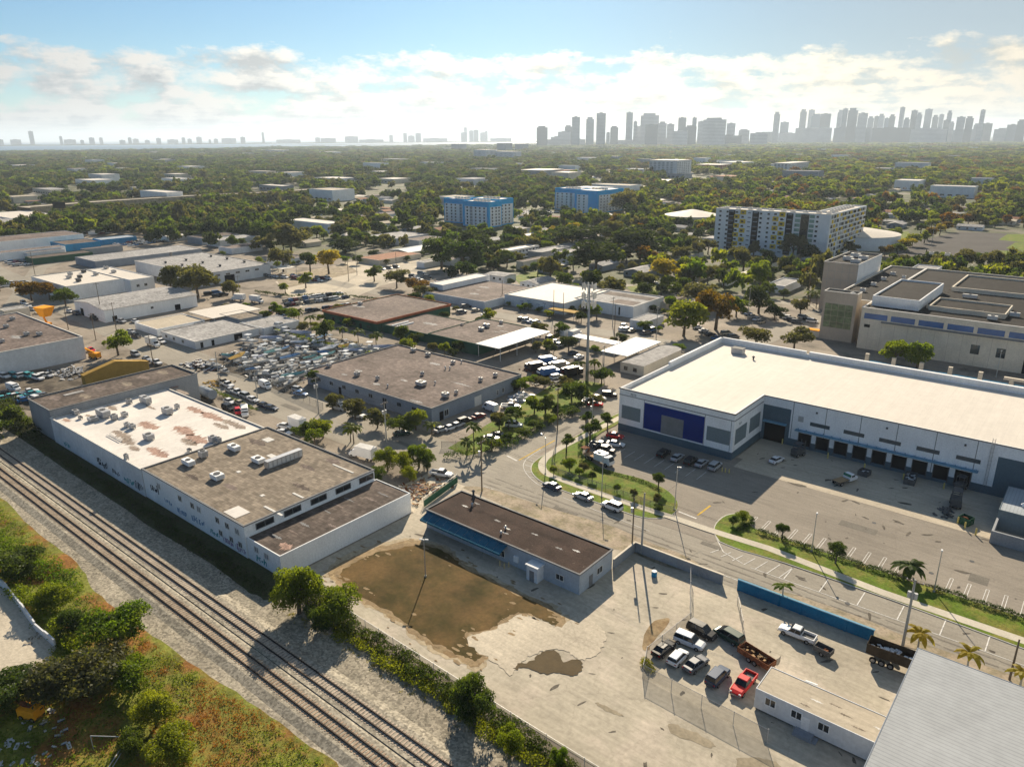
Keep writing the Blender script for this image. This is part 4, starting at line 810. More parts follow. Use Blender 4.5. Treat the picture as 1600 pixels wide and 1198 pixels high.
def gable(label, x0, y0, x1, y1, h, rise, wall, roof, along='y', group=None, name='house', cat='building', eave=.4, doors=()):
    t = thing(name, label, cat, ((x0+x1)/2, (y0+y1)/2, 0), group=group); ax, ay = (x1-x0)/2, (y1-y0)/2; b = MB(); r = MB()
    if along == 'y':
        b.quad((-ax,-ay,0),(ax,-ay,0),(ax,-ay,h),(-ax,-ay,h)); b.quad((ax,-ay,0),(ax,ay,0),(ax,ay,h),(ax,-ay,h)); b.quad((ax,ay,0),(-ax,ay,0),(-ax,ay,h),(ax,ay,h)); b.quad((-ax,ay,0),(-ax,-ay,0),(-ax,-ay,h),(-ax,ay,h))
        b.poly([(-ax,-ay,h),(ax,-ay,h),(0,-ay,h+rise)]); b.poly([(ax,ay,h),(-ax,ay,h),(0,ay,h+rise)])
        e = eave; s = rise/ax
        for sg in (-1, 1):
            P = [(0,-ay-e,h+rise+.05),(0,ay+e,h+rise+.05),(sg*(ax+e),ay+e,h-s*e+.05),(sg*(ax+e),-ay-e,h-s*e+.05)]
            r.poly(P); r.poly([(x, y, z-.14) for x, y, z in P][::-1]); r.quad(P[2], P[3], (P[3][0],P[3][1],P[3][2]-.14), (P[2][0],P[2][1],P[2][2]-.14))
    else:
        b.quad((-ax,-ay,0),(ax,-ay,0),(ax,-ay,h),(-ax,-ay,h)); b.quad((ax,-ay,0),(ax,ay,0),(ax,ay,h),(ax,-ay,h)); b.quad((ax,ay,0),(-ax,ay,0),(-ax,ay,h),(ax,ay,h)); b.quad((-ax,ay,0),(-ax,-ay,0),(-ax,-ay,h),(-ax,ay,h))
        b.poly([(ax,-ay,h),(ax,ay,h),(ax,0,h+rise)]); b.poly([(-ax,ay,h),(-ax,-ay,h),(-ax,0,h+rise)])
        e = eave; s = rise/ay
        for sg in (-1, 1):
            P = [(-ax-e,0,h+rise+.05),(ax+e,0,h+rise+.05),(ax+e,sg*(ay+e),h-s*e+.05),(-ax-e,sg*(ay+e),h-s*e+.05)]
            r.poly(P); r.poly([(x, y, z-.14) for x, y, z in P][::-1]); r.quad(P[2], P[3], (P[3][0],P[3][1],P[3][2]-.14), (P[2][0],P[2][1],P[2][2]-.14))
    b.build('wall', wall, t); r.build('roof', roof, t)
    w = MB()
    for k in range(max(1, int(2*ax/4.5))): pass
    for (sd, p, w_, z0, z1) in doors:
        d = MB()
        if sd == 's': d.box(p-ax, -ay-.05, z0, p-ax+w_, -ay-.005, z1)
        else: d.box(ax+.005, p-ay, z0, ax+.05, p-ay+w_, z1)
        d.build('window' if z0 > .5 else 'door', m_glass if z0 > .5 else m_dark, t)
    return t
gable('long low white warehouse with a shallow gray gabled roof by the left street', -364, 128.5, -333, 170.5, 5.6, 1.4, m_white, m_rgrey2, doors=(('s', 6, 3, .05, 3.2), ('s', 18, 2, .05, 2.4), ('e', 3, 2, .05, 2.4), ('e', 31, 2.6, .05, 2.6), ('e', 20, 1.2, 2.6, 3.6)), name='warehouse_building')
b1 = Bld('small white flat-roofed workshop with roller door by the left street', -312, 131.5, -292.8, 152, 2.9, m_white, m_apron, .2); b1.plate('e', 147, 151, .05, 2.4, m_grey, 'roller_door')
for y in (133, 137, 141): b1.window('e', y, y+1, 1, 2)
t = canopy('white flat canopy behind the small white workshop', -308, 153, -288, 176, 4.0, m_rwhite, posts=4)
bT = Bld('long gray-roofed shop building with a dark doorway facing the boat yard', -288, 131, -262, 158, 3.0, m_wall2, m_rgrey2, .2, coping=m_trim); bT.plate('e', 147, 150.5, .05, 2.5, m_dark, 'roller_door')
for y in (133, 137.5): bT.plate('e', y, y+1.1, .05, 2.2, m_dark, 'door')
for x in (-285, -279, -272): bT.window('s', x, x+1.5, 1, 2.1)
b3 = Bld('tan flat-roofed block behind the gray shop building', -293, 159, -277, 169.5, 4.0, m_grey, m_rtan, .25, coping=m_trimdk)
b4 = Bld('white annex with a pale roof at the edge of the boat yard', -276.5, 159, -260, 176, 3.0, m_wall2, m_rgrey2, .2)
bW1 = Bld('large pale warehouse with rows of dark roof ventilators on the left', -453, 197, -378, 240, 6.7, m_wall2, m_rgrey2, .2, coping=m_trim)
for (px, py_n) in ((259, 411), (285, 415), (267, 400), (291, 407), (317, 411), (344, 416), (330, 401), (355, 405), (382, 410), (267, 397)): x, y = g(px, py_n, 6.5); bW1.vent(x, y, 1.1, .9, m_hvacd)
for k in range(5): bW1.window('e', 206+k*6, 208.4+k*6, 4.2, 5.1)
bW1.plate('e', 211, 217, .05, 4, m_dark, 'roller_door'); bW1.plate('e', 205, 207, .05, 3, m_dark, 'door')
canopy('white lean-to canopy at the end of the ventilated warehouse', -379, 241, -368, 251, 4.5, m_rwhite, posts=2)
bW2 = Bld('long low shed with a gray-tan roof behind the ventilated warehouse', -514, 187, -484, 256, 4.5, m_bluegrey, m_rgrey2, .2)
def pbox(label, FL, FR, BR, h, wall, roof, par=.3, **k):
    a, c, d = g(*FL, h), g(*FR, h), g(*BR, h); x0, x1, y0, y1 = a[0], (c[0]+d[0])/2, (a[1]+c[1])/2, d[1]
    return Bld(label, min(x0, x1-4), min(y0, y1-4), x1, y1, h, wall, roof, par, **k)
pbox('long white two-tone warehouse wall near the upper left edge', (-30, 372), (0, 382), (116, 363), 7, m_white, m_rgrey, .2)
pbox('pale warehouse with a gray roof at the upper left edge', (-40, 345), (0, 353), (62, 350), 6, m_wall2, m_rgrey2, .2)
pbox('brown-roofed warehouse with a white front at the upper left', (-30, 395), (0, 402), (83, 381), 5, m_white, m_rgrey, .2)
pbox('dark green fenced shed beyond the yard at the left', (38, 401), (64, 407), (132, 391), 4, m_green, m_rdark, .2)
pbox('bright blue low building on the left behind the green shed', (84, 377), (110, 386), (142, 374), 5, m_blue, m_rdark, .3)
pbox('mauve-gray shed beside the bright blue building', (128, 388), (140, 392), (180, 381), 4, m_grey, m_rgrey, .2)
pbox('very long white-roofed hall at the far left edge', (-20, 333), (20, 344), (86, 335), 6, m_wall2, m_rwhite, .2)
pbox('second long white-roofed hall in front of the far left hall', (-20, 341), (10, 349), (88, 341), 5, m_wall2, m_rwhite, .2)
pbox('white-roofed store with a bright front wall in the middle distance', (469, 341), (482, 351), (546, 348), 7.5, m_white, m_rwhite, .2)
pbox('white store annex with a dark roof beside the bright store', (518, 341), (528, 345), (562, 340), 5, m_wall2, m_rgrey2, .2)
pbox('long low white shop row beyond the bright store', (540, 338), (560, 340), (640, 331), 5, m_wall2, m_rgrey, .2)
pbox('pale institutional block with a light roof left of the big green crowns', (588, 366), (608, 376), (664, 365), 5, m_bluegrey, m_rgrey2, .2)
pbox('gray block building beside the institutional block', (640, 372), (650, 378), (688, 370), 5, m_wall2, m_rgrey, .2)
for (lab, a, c, d, h, w_, r_) in (('low house with a wide terracotta roof beyond the dusty lot', (560, 402), (600, 408), (650, 395), 3.2, m_cream, m_tile), ('brown-roofed garage in front of the terracotta house', (585, 392), (600, 396), (622, 390), 3, m_cream, m_rdark)):
    pbox(lab, a, c, d, h, w_, r_, .1)
pbox('white flat-topped hall with a green-gray roof in front of the big round trees', (676, 441), (684, 446), (768, 430), 6, m_white, m_rwhite, .3)
bL = Bld('long low strip building with a patchy brown roof left of the white-roofed hall', -262, 249, -221, 290, 3.6, m_wall2, m_rgrey, .25)
for k in range(7): bL.stain(rnd.uniform(-258, -225), rnd.uniform(254, 286), rnd.uniform(3, 7), rnd.uniform(2, 5), (m_rgrey2, m_rdark)[k % 2], 8)
bK_ = Bld('white-walled hall with a bright roof and palm mural behind the monopole', -220.5, 262.6, -186.2, 300.5, 5.1, m_wall2, m_rwhite, .25, coping=m_trim)
b = MB()
for (x, s_) in ((-210, 1), (-206, 1.2), (-200.5, .9), (-197, 1.2), (-193, 1)):
    X = x-bK_.o[0]; y = -bK_.ay-.02; b.quad((X-.08, y, 1), (X+.08, y, 1), (X+.1, y, 3.1*s_), (X-.05, y, 3.1*s_))
    for a in range(6):
        an = a*math.pi/5+.0; b.poly([(X, y-.002*a, 3.1*s_), (X+1.1*math.cos(an), y-.002*a, 3.1*s_+.5*math.sin(an)-.15), (X+1.2*math.cos(an), y-.002*a, 3.0*s_+.3*math.sin(an)-.15)])
b.build('palm_mural', m_navy, bK_.root)
bM = Bld('white warehouse with gray and tan roof panels right of the palm mural hall', -189.5, 275.8, -158.6, 303, 5.1, m_white, m_rgrey2, .35, coping=m_trim)
bM.curb(-167, 283, 12, 8, m_rgrey, .03); bM.curb(-172, 296, 26, 7, m_rdark, .03)
bM.plate('s', -166, -165.2, .5, 4, m_dark, 'downpipe')
t = canopy('yellow-tan awning trailer parked beside the white warehouse', -190, 256, -176, 260.5, 3.4, m_tent, posts=3)
pbox('small gray-roofed store behind the car tents', (990, 497), (1000, 505), (1040, 493), 3.5, m_wall2, m_rgrey2, .2)
pbox('brown-roofed house under the trees right of the white warehouse', (1028, 470), (1036, 474), (1074, 462), 3, m_cream, m_rdark, .1)
gable('gray two-storey house with a gray pitched roof left of the tall apartment block', *g(1050, 425), *g(1098, 412), 5.5, 1.6, m_bluegrey, m_rgrey2)
gable('long bungalow with a red-brown pitched roof right of the gray house', *g(1085, 440), *g(1142, 424), 3, 1.4, m_cream, m_tile)
gable('white mobile office with a white roof among the trees', *g(1128, 446), *g(1178, 432), 3.2, .3, m_white, m_rwhite, along='x')
Bld('small white villa with a toothed parapet beside the palm trees', g(1196, 456)[0], g(1196, 456)[1], g(1228, 458)[0], g(1236, 446)[1], 4, m_white, m_rgrey2, .5)
gable('low house with a pale tan roof in front of the apartment block', *g(1200, 424), *g(1252, 408), 3, 1.3, m_cream, m_apron)
gable('low house with a white roof beside the beige tower', *g(1256, 430), *g(1290, 412), 3, 1.3, m_white, m_rgrey2)
gable('pale green-roofed house behind the dusty lot', *g(640, 402), *g(668, 388), 3, 1.2, m_cream, m_rmetal)
for (lab, a, c, d, h, w_, r_) in (('brown-walled low block under the left-hand trees', (268, 352), (280, 357), (322, 350), 5, m_cream, m_rtan), ('white canopy-like shed in the crowded lot at the upper left', (253, 367), (262, 371), (292, 366), 4, m_white, m_rwhite), ('dark blue sheds right of the white canopy shed', (300, 368), (312, 374), (368, 365), 5, m_bluegrey, m_rdark), ('pale walled enclosure beside the grass strip', (350, 384), (362, 391), (400, 381), 4, m_wall2, m_rgrey), ('light blue sheds by the street at the upper left', (150, 372), (160, 377), (205, 368), 4, m_blue, m_rmetal), ('small cream workshop at the far left street', (-5, 482), (12, 488), (40, 478), 4, m_cream, m_rgrey2), ('long pale shed behind the green shed', (30, 392), (45, 397), (95, 388), 4, m_wall2, m_rgrey), ('gray garage row between the ventilated warehouse and the trees', (420, 404), (436, 409), (468, 400), 4, m_wall2, m_rgrey), ('low pale market hall left of the tall tree group', (330, 372), (345, 378), (392, 368), 5, m_wall2, m_rgrey2), ('white garage beside the terracotta house', (655, 408), (664, 412), (690, 404), 3.5, m_white, m_rgrey2), ('row of pale workshops along the dusty avenue', (690, 402), (706, 408), (740, 398), 4, m_wall2, m_rgrey)):
    pbox(lab, a, c, d, h, w_, r_, .2)
def apart(label, x0, y0, x1, y1, storeys, wall, roof):
    B = Bld(label, x0, y0, x1, y1, storeys*2.9+.5, wall, roof, .3, name='apartment_building', coping=m_trim)
    for s in range(storeys):
        n = int((y1-y0)/3.6)
        for k in range(n): B.plate('e', y0+1+k*3.6, y0+2.4+k*3.6, 1+s*2.9, 2.2+s*2.9, m_glass, 'window', .05)
        B.plate('e', y0, y1, 2.75+s*2.9, 2.95+s*2.9, m_trim, 'walkway', 1.0)
    return B
apart('two-storey walk-up apartments, farther of the pale pair with white roof', -350, 416, -340, 452, 2, m_bluegrey, m_rwhite)
apart('two-storey walk-up apartments, nearer of the pale pair with white roof', -312, 361, -303, 397, 2, m_wall2, m_rwhite)
apart('dark-fronted walk-up apartments under the big round trees', *g(846, 410), *g(890, 394), 2, m_grey, m_rgrey2)
apart('pale walk-up apartments right of the dark-fronted ones', *g(880, 412), *g(926, 396), 2, m_wall2, m_rgrey2)
pbox('peach walled building below the pale walk-up apartments', (815, 406), (820, 412), (845, 400), 5, m_cream, m_rgrey)
# ---- tall apartment block with yellow panels
bY = Bld('tall white apartment block with dark bays and yellow panels on the right', -217, 482, -142, 500, 29, m_white, m_rwhite, .9, t=.4, coping=m_trim, name='apartment_tower')
m_lg = mat('balcony_glass', (.24, .36, .30), rough=.2, big=(.3, .3))
for f in range(9):
    z = 2.2+f*2.95
    for x in (-214.5, -209.5, -186.5, -181.5, -166.5, -150.5): bY.plate('s', x, x+1.5, z+.7, z+1.9, m_glass, 'window', .06)
    for x in (-194.5, -172.5): bY.plate('s', x, x+2, z+1.0, z+1.5, m_glass, 'window', .06)
    if f > 0:
        for x0 in (-201.5, -173.8+0): pass
        for j, x in enumerate((-204.0, -199.8)):
            if (f+j) % 2: bY.plate('s', x, x+3.9, z, z+2.9, m_yel, 'yellow_panel', .08)
            bY.plate('s', x+.9, x+2.6, z+.8, z+2, m_glass, 'window', .12)
        for j, x in enumerate((-178.0, -173.8)):
            if (f+j) % 2: bY.plate('s', x, x+3.9, z, z+2.9, m_yel, 'yellow_panel', .08)
            bY.plate('s', x+.9, x+2.6, z+.8, z+2, m_glass, 'window', .12)
        bY.plate('s', -163.5, -160.2, z+.3, z+2.3, m_lg, 'window', .07); bY.plate('s', -154.5, -151.5, z+.3, z+2.3, m_lg, 'window', .07)
    for k in range(3): 
        bY.plate('e', 484+k*5.2+(f % 2)*1.3, 486.4+k*5.2+(f % 2)*1.3, z+.4, z+2.4, (m_glass, m_yel, m_grey)[(f+k) % 3], 'window', .5)
for x in (-207.8, -191.5, -169.2): bY.plate('s', x, x+4.4, 2, 28.2, m_dark, 'dark_bay', .05)
bY.plate('s', -160, -154.8, 2, 28.2, m_glass, 'stair_glazing', .1)
for f in range(9):
    for x in (-207, -190.5, -168.2): bY.plate('s', x, x+2.6, 3.6+f*2.95, 4.1+f*2.95, m_bluegrey, 'balcony', .9)
for k in range(10): bY.ac(-213+k*7.5, 490+(k % 3)*2, 3, 2, 1.3, m_trim)
# wing running back from its right end
bY2 = Bld('deep rear wing of the yellow-panelled apartment block with a checkered side', -156, 500.5, -142, 560, 29, m_white, m_rwhite, .9, t=.4, name='apartment_tower')
for f in range(9):
    for k in range(14):
        bY2.plate('e', 502+k*4.1, 504.6+k*4.1, 2.4+f*2.95+.4, 2.4+f*2.95+2.2, (m_glass, m_yel, m_grey, m_glass, m_trim)[(f*2+k) % 5], 'window', .4+.3*((f+k) % 2))
for k in range(8): bY2.ac(-149, 508+k*6, 3, 2, 1.3, m_trim)
# ---- blue and white apartment blocks
def blueblock(label, x0, y0, x1, y1, h, sb, eb):
    B = Bld(label, x0, y0, x1, y1, h, m_sky, m_rwhite, .6, t=.4, name='apartment_tower')
    fl = 6; fh = (h-5.5)/fl
    for (side, L_) in (('s', sb), ('e', eb)):
        for (a, c, wins) in L_:
            B.plate(side, a, c, 1.0, h-4.6, m_white, 'white_facade', .12)
            for f in range(fl):
                for w_ in wins:
                    if w_ < 0: B.plate(side, -w_+a, -w_+a+3, 1.2+f*fh, 1.2+f*fh+fh-.4, m_grey, 'balcony', .16)
                    else: B.plate(side, w_+a, w_+a+1.7, 1.8+f*fh, 1.8+f*fh+1.5, m_glass, 'window', .18)
    for k in range(5): B.ac((x0+x1)/2+(k-2)*4, (y0+y1)/2, 3, 2, 1.5, m_trim)
    return B
def bl_at(px0, px1, py_, D, depth, h, label, sb=None):
    a = g(px0, py_); c = g(px1, py_)
# nearer blue block: two wings with a recessed blue stair between
blueblock('left wing of the nearer blue and white apartment block', -498, 506, -466, 524, 22, ((-497, -471, (2, 8, 13, -19)),), ((507, 523, (3, 9)),))
blueblock('right wing of the nearer blue and white apartment block', -463, 494, -432, 512, 22, ((-460, -434, (2, -6, 12, 17, 22)),), ((496, 511, (2, 7, 11)),))
blueblock('rear core of the nearer blue and white apartment block', -470, 512.2, -436, 533, 23, (), ((514, 532, (2, 7, 12)),))
blueblock('left wing of the farther blue and white apartment block', -488, 668, -455, 690, 23, ((-487, -462, (2, 8, 14, -19)),), ((669, 689, (3, 9)),))
blueblock('right wing of the farther blue and white apartment block', -452, 655, -424, 705, 23, ((-450, -436, (2, 8)),), ((657, 703, (3, 9, 15, 21, 27, 33, 39)),))
# ---- other mid-distance blocks, each placed where it stands; facade towards the camera
def slab(label, px, pyb, w, d, h, wall, roof=None, fl=3.2, bay=5.0, win=None, rot=0, cat='building'):
    x, y = g(px, pyb); t = thing('apartment_building', label, cat, (x, y, 0), rot); b = MB(); b.box(-w/2, 0, 0, w/2, d, h, 0, 't'); b.build('wall', wall, t)
    r = MB(); r.box(-w/2-.3, -.3, h, w/2+.3, d+.3, h+.8); r.build('roof', roof or m_rwhite, t)
    if win:
        for k in range(max(1, int(w/bay))):
            a = MB()
            for f in range(int(h/fl)): a.box(-w/2+1.2+k*bay, -.15, 1+f*fl, -w/2+1.2+k*bay+bay*.5, -.01, 2.6+f*fl)
            a.build('window_column', win, t)
        for k in range(max(1, int(d/bay))):
            a = MB()
            for f in range(int(h/fl)): a.box(w/2+.01, 1.2+k*bay, 1+f*fl, w/2+.15, 1.2+k*bay+bay*.5, 2.6+f*fl)
            a.build('window_column', win, t)
    return t
slab('white and gray apartment slab with dark bays beyond the blue blocks', 1035, 277, 60, 60, 31, m_wall2, win=m_grey, bay=9)
slab('long low white apartment row at the upper right', 1220, 268, 34, 130, 17, m_wall2, win=m_glass, bay=8)
slab('long reddish building right of the gray-white slab', 1105, 268, 60, 60, 14, m_orange, win=m_glass, bay=12)
slab('gray low-rise right beyond the highway', 1140, 262, 50, 90, 12, m_wall2, win=m_grey, bay=12)
for k, (px, pyb, w, d, h, l) in enumerate(((712, 236, 70, 60, 40, 'gray tower block near the bay, left of the pale pair'), (783, 238, 60, 60, 46, 'slim gray tower block at the bay, right of the pale pair'), (750, 250, 60, 60, 34, 'pale white block left of a twin, near the bay'), (788, 250, 90, 40, 28, 'pale white block right of its twin, near the bay'), (425, 240, 110, 70, 18, 'pinkish low block near the bay shore'), (510, 242, 110, 50, 14, 'white low block in the far tree cover'), (811, 236, 60, 50, 40, 'blue-gray block at the bay end of the city'))):
    slab(l, px, pyb, w, d, h, (m_bluegrey, m_bluegrey, m_wall2, m_wall2, m_wall2, m_white, m_bluegrey)[k], win=m_grey, bay=22, fl=6)
for k, (px, pyb, w, d, h, l, wl) in enumerate(((830, 276, 60, 70, 12, 'low teal-gray office beside the highway', m_bluegrey), (862, 275, 50, 50, 10, 'second low gray office beside the highway', m_bluegrey), (865, 241, 60, 30, 8, 'bright white shed roof in the far trees', m_white), (1040, 292, 70, 50, 8, 'wide pale hall left of the apartment slab', m_wall2), (1135, 283, 50, 50, 7, 'tan hall right of the apartment slab', m_cream), (40, 256, 160, 60, 10, 'long pinkish mall roof near the bay', m_wall2), (130, 250, 120, 60, 9, 'long white mall roof near the bay', m_white), (560, 258, 120, 40, 8, 'long gray school block in the far trees', m_wall2), (610, 255, 90, 40, 12, 'tan school block in the far trees', m_cream), (1290, 262, 110, 50, 8, 'low pink roofed plaza at the upper right', m_cream), (1345, 256, 80, 40, 9, 'low white plaza at the upper right', m_white), (1310, 296, 50, 30, 7, 'pale church roof in the right-hand trees', m_wall2), (1225, 318, 22, 14, 5, 'cream bungalow behind the apartment block', m_cream))):
    slab(l, px, pyb, w, d, h, wl, roof=(m_rwhite, m_tile, m_rgrey2)[k % 3])
# storage tanks
for (px, pyb, r, h, l, wl) in ((1352, 392, 30, 9, 'white domed water tank behind the apartment block', m_white), (1085, 356, 24, 9, 'cream domed tank left of the apartment block', m_cream)):
    x, y = g(px, pyb); x -= .5*r; y += .8*r; t = thing('water_tank', l, 'tank', (x, y, 0)); b = MB(); b.cyl((0, 0, 0), (0, 0, h), r, n=40, caps=False); b.build('wall', wl, t, smooth=True); b = MB(); b.cyl((0, 0, h), (0, 0, h+4.5), r+.4, 1.5, n=40); b.build('roof', m_rwhite, t)
# raised expressways
def flyover(name, a, w, z, label):
    pts = [g(*p) for p in a]; L_, R_ = ribbon_pts(pts, w); b = MB()
    for i in range(len(pts)-1):
        b.quad((*R_[i], z), (*R_[i+1], z), (*L_[i+1], z), (*L_[i], z), 1)
        for S in (R_, L_): b.quad((*S[i], 0), (*S[i+1], 0), (*S[i+1], z+1), (*S[i], z+1), 0)
    return struct(b.build(name, [m_dirtv, m_conc]))
flyover('elevated_highway', ((40, 338), (170, 327), (300, 318), (420, 312), (520, 304)), 26, 9, '')
flyover('elevated_highway', ((640, 292), (760, 287), (830, 284), (1010, 268), (1120, 258)), 40, 5, '')
flyover('elevated_highway', ((1325, 238), (1365, 230), (1400, 228)), 40, 9, '')
t = thing('billboard', 'dark billboard on a single post near the long embankment', 'billboard', (*g(97, 345), 0)); b = MB(); b.cyl((0, 0, 0), (0, 0, 12), .6, n=8); b.build('post', m_hvacd, t); b = MB(); b.box(-6, -.4, 12, 6, .4, 18); b.build('panel', m_dark, t, rz=.7)
# larger flat-roofed buildings scattered through the far suburbs
BIG = []; bgr = random.Random(91)
for k in range(600):
    if len(BIG) >= 90: break
    D = 650*(9 ** bgr.random()); px = bgr.uniform(-10, 1610); x, y = at_dist(px, D); sx, sy = scr(x, y)
    if in_bay(x, y) or sy > 325 or any(math.hypot(x-a, y-c) < 90 for a, c, _, _ in BIG) or (1060 < sx < 1420 and sy > 290): continue
    w, d, h = bgr.uniform(28, 75), bgr.uniform(20, 45), bgr.choice((6, 8, 8, 10, 14)); i = bgr.randrange(5); j = bgr.randrange(4); BIG.append((x, y, w, d))
    B = Bld('%s %s building with %s roof, far suburbs %s' % ('broad' if w > 50 else 'compact', ('white', 'off-white', 'cream', 'blue-gray', 'white')[i], ('white', 'pale gray', 'white', 'tan')[j], ('left' if sx < 533 else 'right' if sx > 1066 else 'middle')), x-w/2, y-d/2, x+w/2, y+d/2, h, (m_white, m_wall2, m_cream, m_bluegrey, m_white)[i], (m_rwhite, m_rgrey2, m_rwhite, m_apron)[j], .5, group='flat-roofed buildings of the far suburbs')
    if D < 2500:
        for q in range(int(w/9)): B.plate('s', x-w/2+3+q*9, x-w/2+8+q*9, 2, 4, m_glass, 'window', .2)
# ---- skylines
def tower(px0, px1, ytop, D, label, mt_, grp, name='tower', crown=0, group_depth=1.0):
    pc = (px0+px1)/2; x, y = at_dist(pc, D); w = math.dist(at_dist(px0, D), at_dist(px1, D))*.95
    dd = CF+CX*(pc-800)/FPX+CU*(599-ytop)/FPX; h = 75+D*dd[2]/math.hypot(dd[0], dd[1]); t = thing(name, label, 'tower', (x, y, 0), math.atan2(y, x)-math.pi/2, grp); b = MB()
    b.box(-w/2, 0, 0, w/2, w*.8, h*(.93 if crown else 1)); b.build('shaft', mt_, t)
    if crown: b = MB(); b.box(-w*.36, w*.1, h*.93, w*.3, w*.6, h); b.build('crown', mt_, t)
    elif w > 12: b = MB(); b.box(-w*.2, w*.2, h, w*.15, w*.5, h+6); b.build('plant_room', mt_, t)
    return t
mt1 = mat('tower_glass', (.09, .15, .23), rough=.3, kind='bands', big=(.01, .2)); mt2 = mat('tower_pale', (.45, .45, .46), kind='bands', big=(.01, .15)); mt3 = mat('tower_dark', (.05, .07, .11), rough=.35, kind='bands', big=(.01, .2))
edge = ((838, 856, 197, 3), (850, 890, 218, 2), (871, 892, 206, 2), (882, 894, 196, 3), (893, 906, 183, 1), (894, 915, 218, 2), (915, 928, 183, 1), (931, 946, 177, 1), (947, 953, 207, 2), (953, 966, 197, 3), (977, 988, 176, 1), (989, 995, 190, 2), (999, 1029, 177, 2), (990, 1006, 198, 2), (1007, 1028, 195, 3), (1028, 1041, 190, 2), (1041, 1053, 194, 2), (1058, 1071, 184, 3), (1069, 1088, 196, 3), (1080, 1087, 184, 1), (1089, 1100, 190, 2), (1096, 1134, 184, 2), (1103, 1116, 190, 1), (1134, 1148, 193, 2), (1153, 1171, 202, 2), (1171, 1200, 208, 2), (860, 880, 214, 2), (960, 1000, 219, 2), (1050, 1075, 205, 2), (1120, 1160, 212, 3), (1000, 1060, 216, 2))
for i, (a, c, yt, k) in enumerate(edge):
    tower(a, c, yt, 6500+(i*37 % 7)*110, ('glassy', 'pale', 'dark')[k-1]+(' slim' if c-a < 12 else ' broad' if c-a > 24 else '')+(' high-rise' if yt < 192 else ' mid-rise' if yt < 206 else ' low-rise')+' in the left cluster of the city skyline', (mt1, mt2, mt3)[k-1], 'high-rises of the left skyline cluster', crown=(i % 3 == 0))
dt = ((1206, 1216, 175), (1217, 1231, 191), (1246, 1257, 171), (1259, 1269, 172), (1264, 1282, 178), (1278, 1295, 178), (1304, 1316, 172), (1312, 1320, 170), (1320, 1336, 169), (1336, 1352, 177), (1352, 1362, 182), (1362, 1370, 182), (1368, 1378, 178), (1378, 1386, 185), (1385, 1395, 179), (1400, 1408, 168), (1408, 1418, 184), (1418, 1428, 173), (1427, 1436, 176), (1439, 1451, 171), (1452, 1462, 180), (1462, 1470, 179), (1474, 1482, 173), (1470, 1480, 188), (1480, 1488, 190), (1490, 1504, 183), (1504, 1517, 182), (1525, 1533, 172), (1518, 1530, 193), (1532, 1548, 193), (1550, 1600, 200), (1570, 1590, 195), (1585, 1600, 187), (1240, 1300, 200), (1300, 1360, 198), (1360, 1420, 200), (1420, 1480, 200), (1480, 1545, 203), (1185, 1215, 206), (1215, 1250, 208))
for i, (a, c, yt) in enumerate(dt):
    k = (2, 1, 3)[i % 3]; tower(a, c, yt, 7800+(i*53 % 9)*170, ('glassy', 'pale', 'dark')[k-1]+(' slim' if c-a < 11 else ' broad' if c-a > 20 else '')+(' high-rise' if yt < 180 else ' mid-rise' if yt < 195 else ' low-rise')+' in the right-hand downtown skyline', (mt1, mt2, mt3)[k-1], 'high-rises of the downtown skyline', crown=(i % 2 == 0))
bch = ((-4, 4, 218), (14, 32, 218), (45, 53, 205), (92, 97, 213), (98, 118, 218), (124, 130, 219), (138, 147, 215), (154, 160, 215), (185, 195, 219), (199, 205, 215), (206, 216, 217), (225, 233, 219), (243, 251, 216), (260, 278, 218), (283, 289, 215), (292, 299, 217), (306, 315, 214), (325, 329, 218), (333, 340, 217), (345, 369, 216), (375, 383, 214), (409, 413, 207), (430, 470, 218), (492, 500, 215), (500, 525, 216), (538, 560, 213), (608, 614, 211), (630, 636, 208), (637, 648, 212), (649, 658, 208), (720, 730, 207), (725, 730, 199), (733, 740, 204), (740, 748, 203), (750, 762, 207), (758, 762, 205), (560, 600, 218), (660, 700, 216), (765, 800, 216))
for i, (a, c, yt) in enumerate(bch):
    tower(a, c, yt+.3, 13700+(i % 4)*120, ('glassy', 'pale', 'blue-gray')[i % 3]+(' slim' if c-a < 8 else ' broad' if c-a > 17 else '')+(' tall' if yt < 212 else '')+' beachfront building across the bay', (mt1, mt2, mt1)[i % 3], 'beachfront buildings across the bay', name='beachfront_building')
b = MB(); a_ = [at_far(p, 13300) for p in range(-80, 920, 25)]; c_ = [at_far(p, 13900) for p in range(-80, 920, 25)]
for i in range(len(a_)-1): h0, h1 = 12+6*math.sin(i*1.7), 12+6*math.sin(i*1.7+1.7); b.quad((*a_[i], .5), (*a_[i+1], .5), (*a_[i+1], h1), (*a_[i], h0)); b.quad((*a_[i], h0), (*a_[i+1], h1), (*c_[i+1], h1), (*c_[i], h0))
struct(b.build('barrier_island', mat('island_green', (.05, .07, .04))))
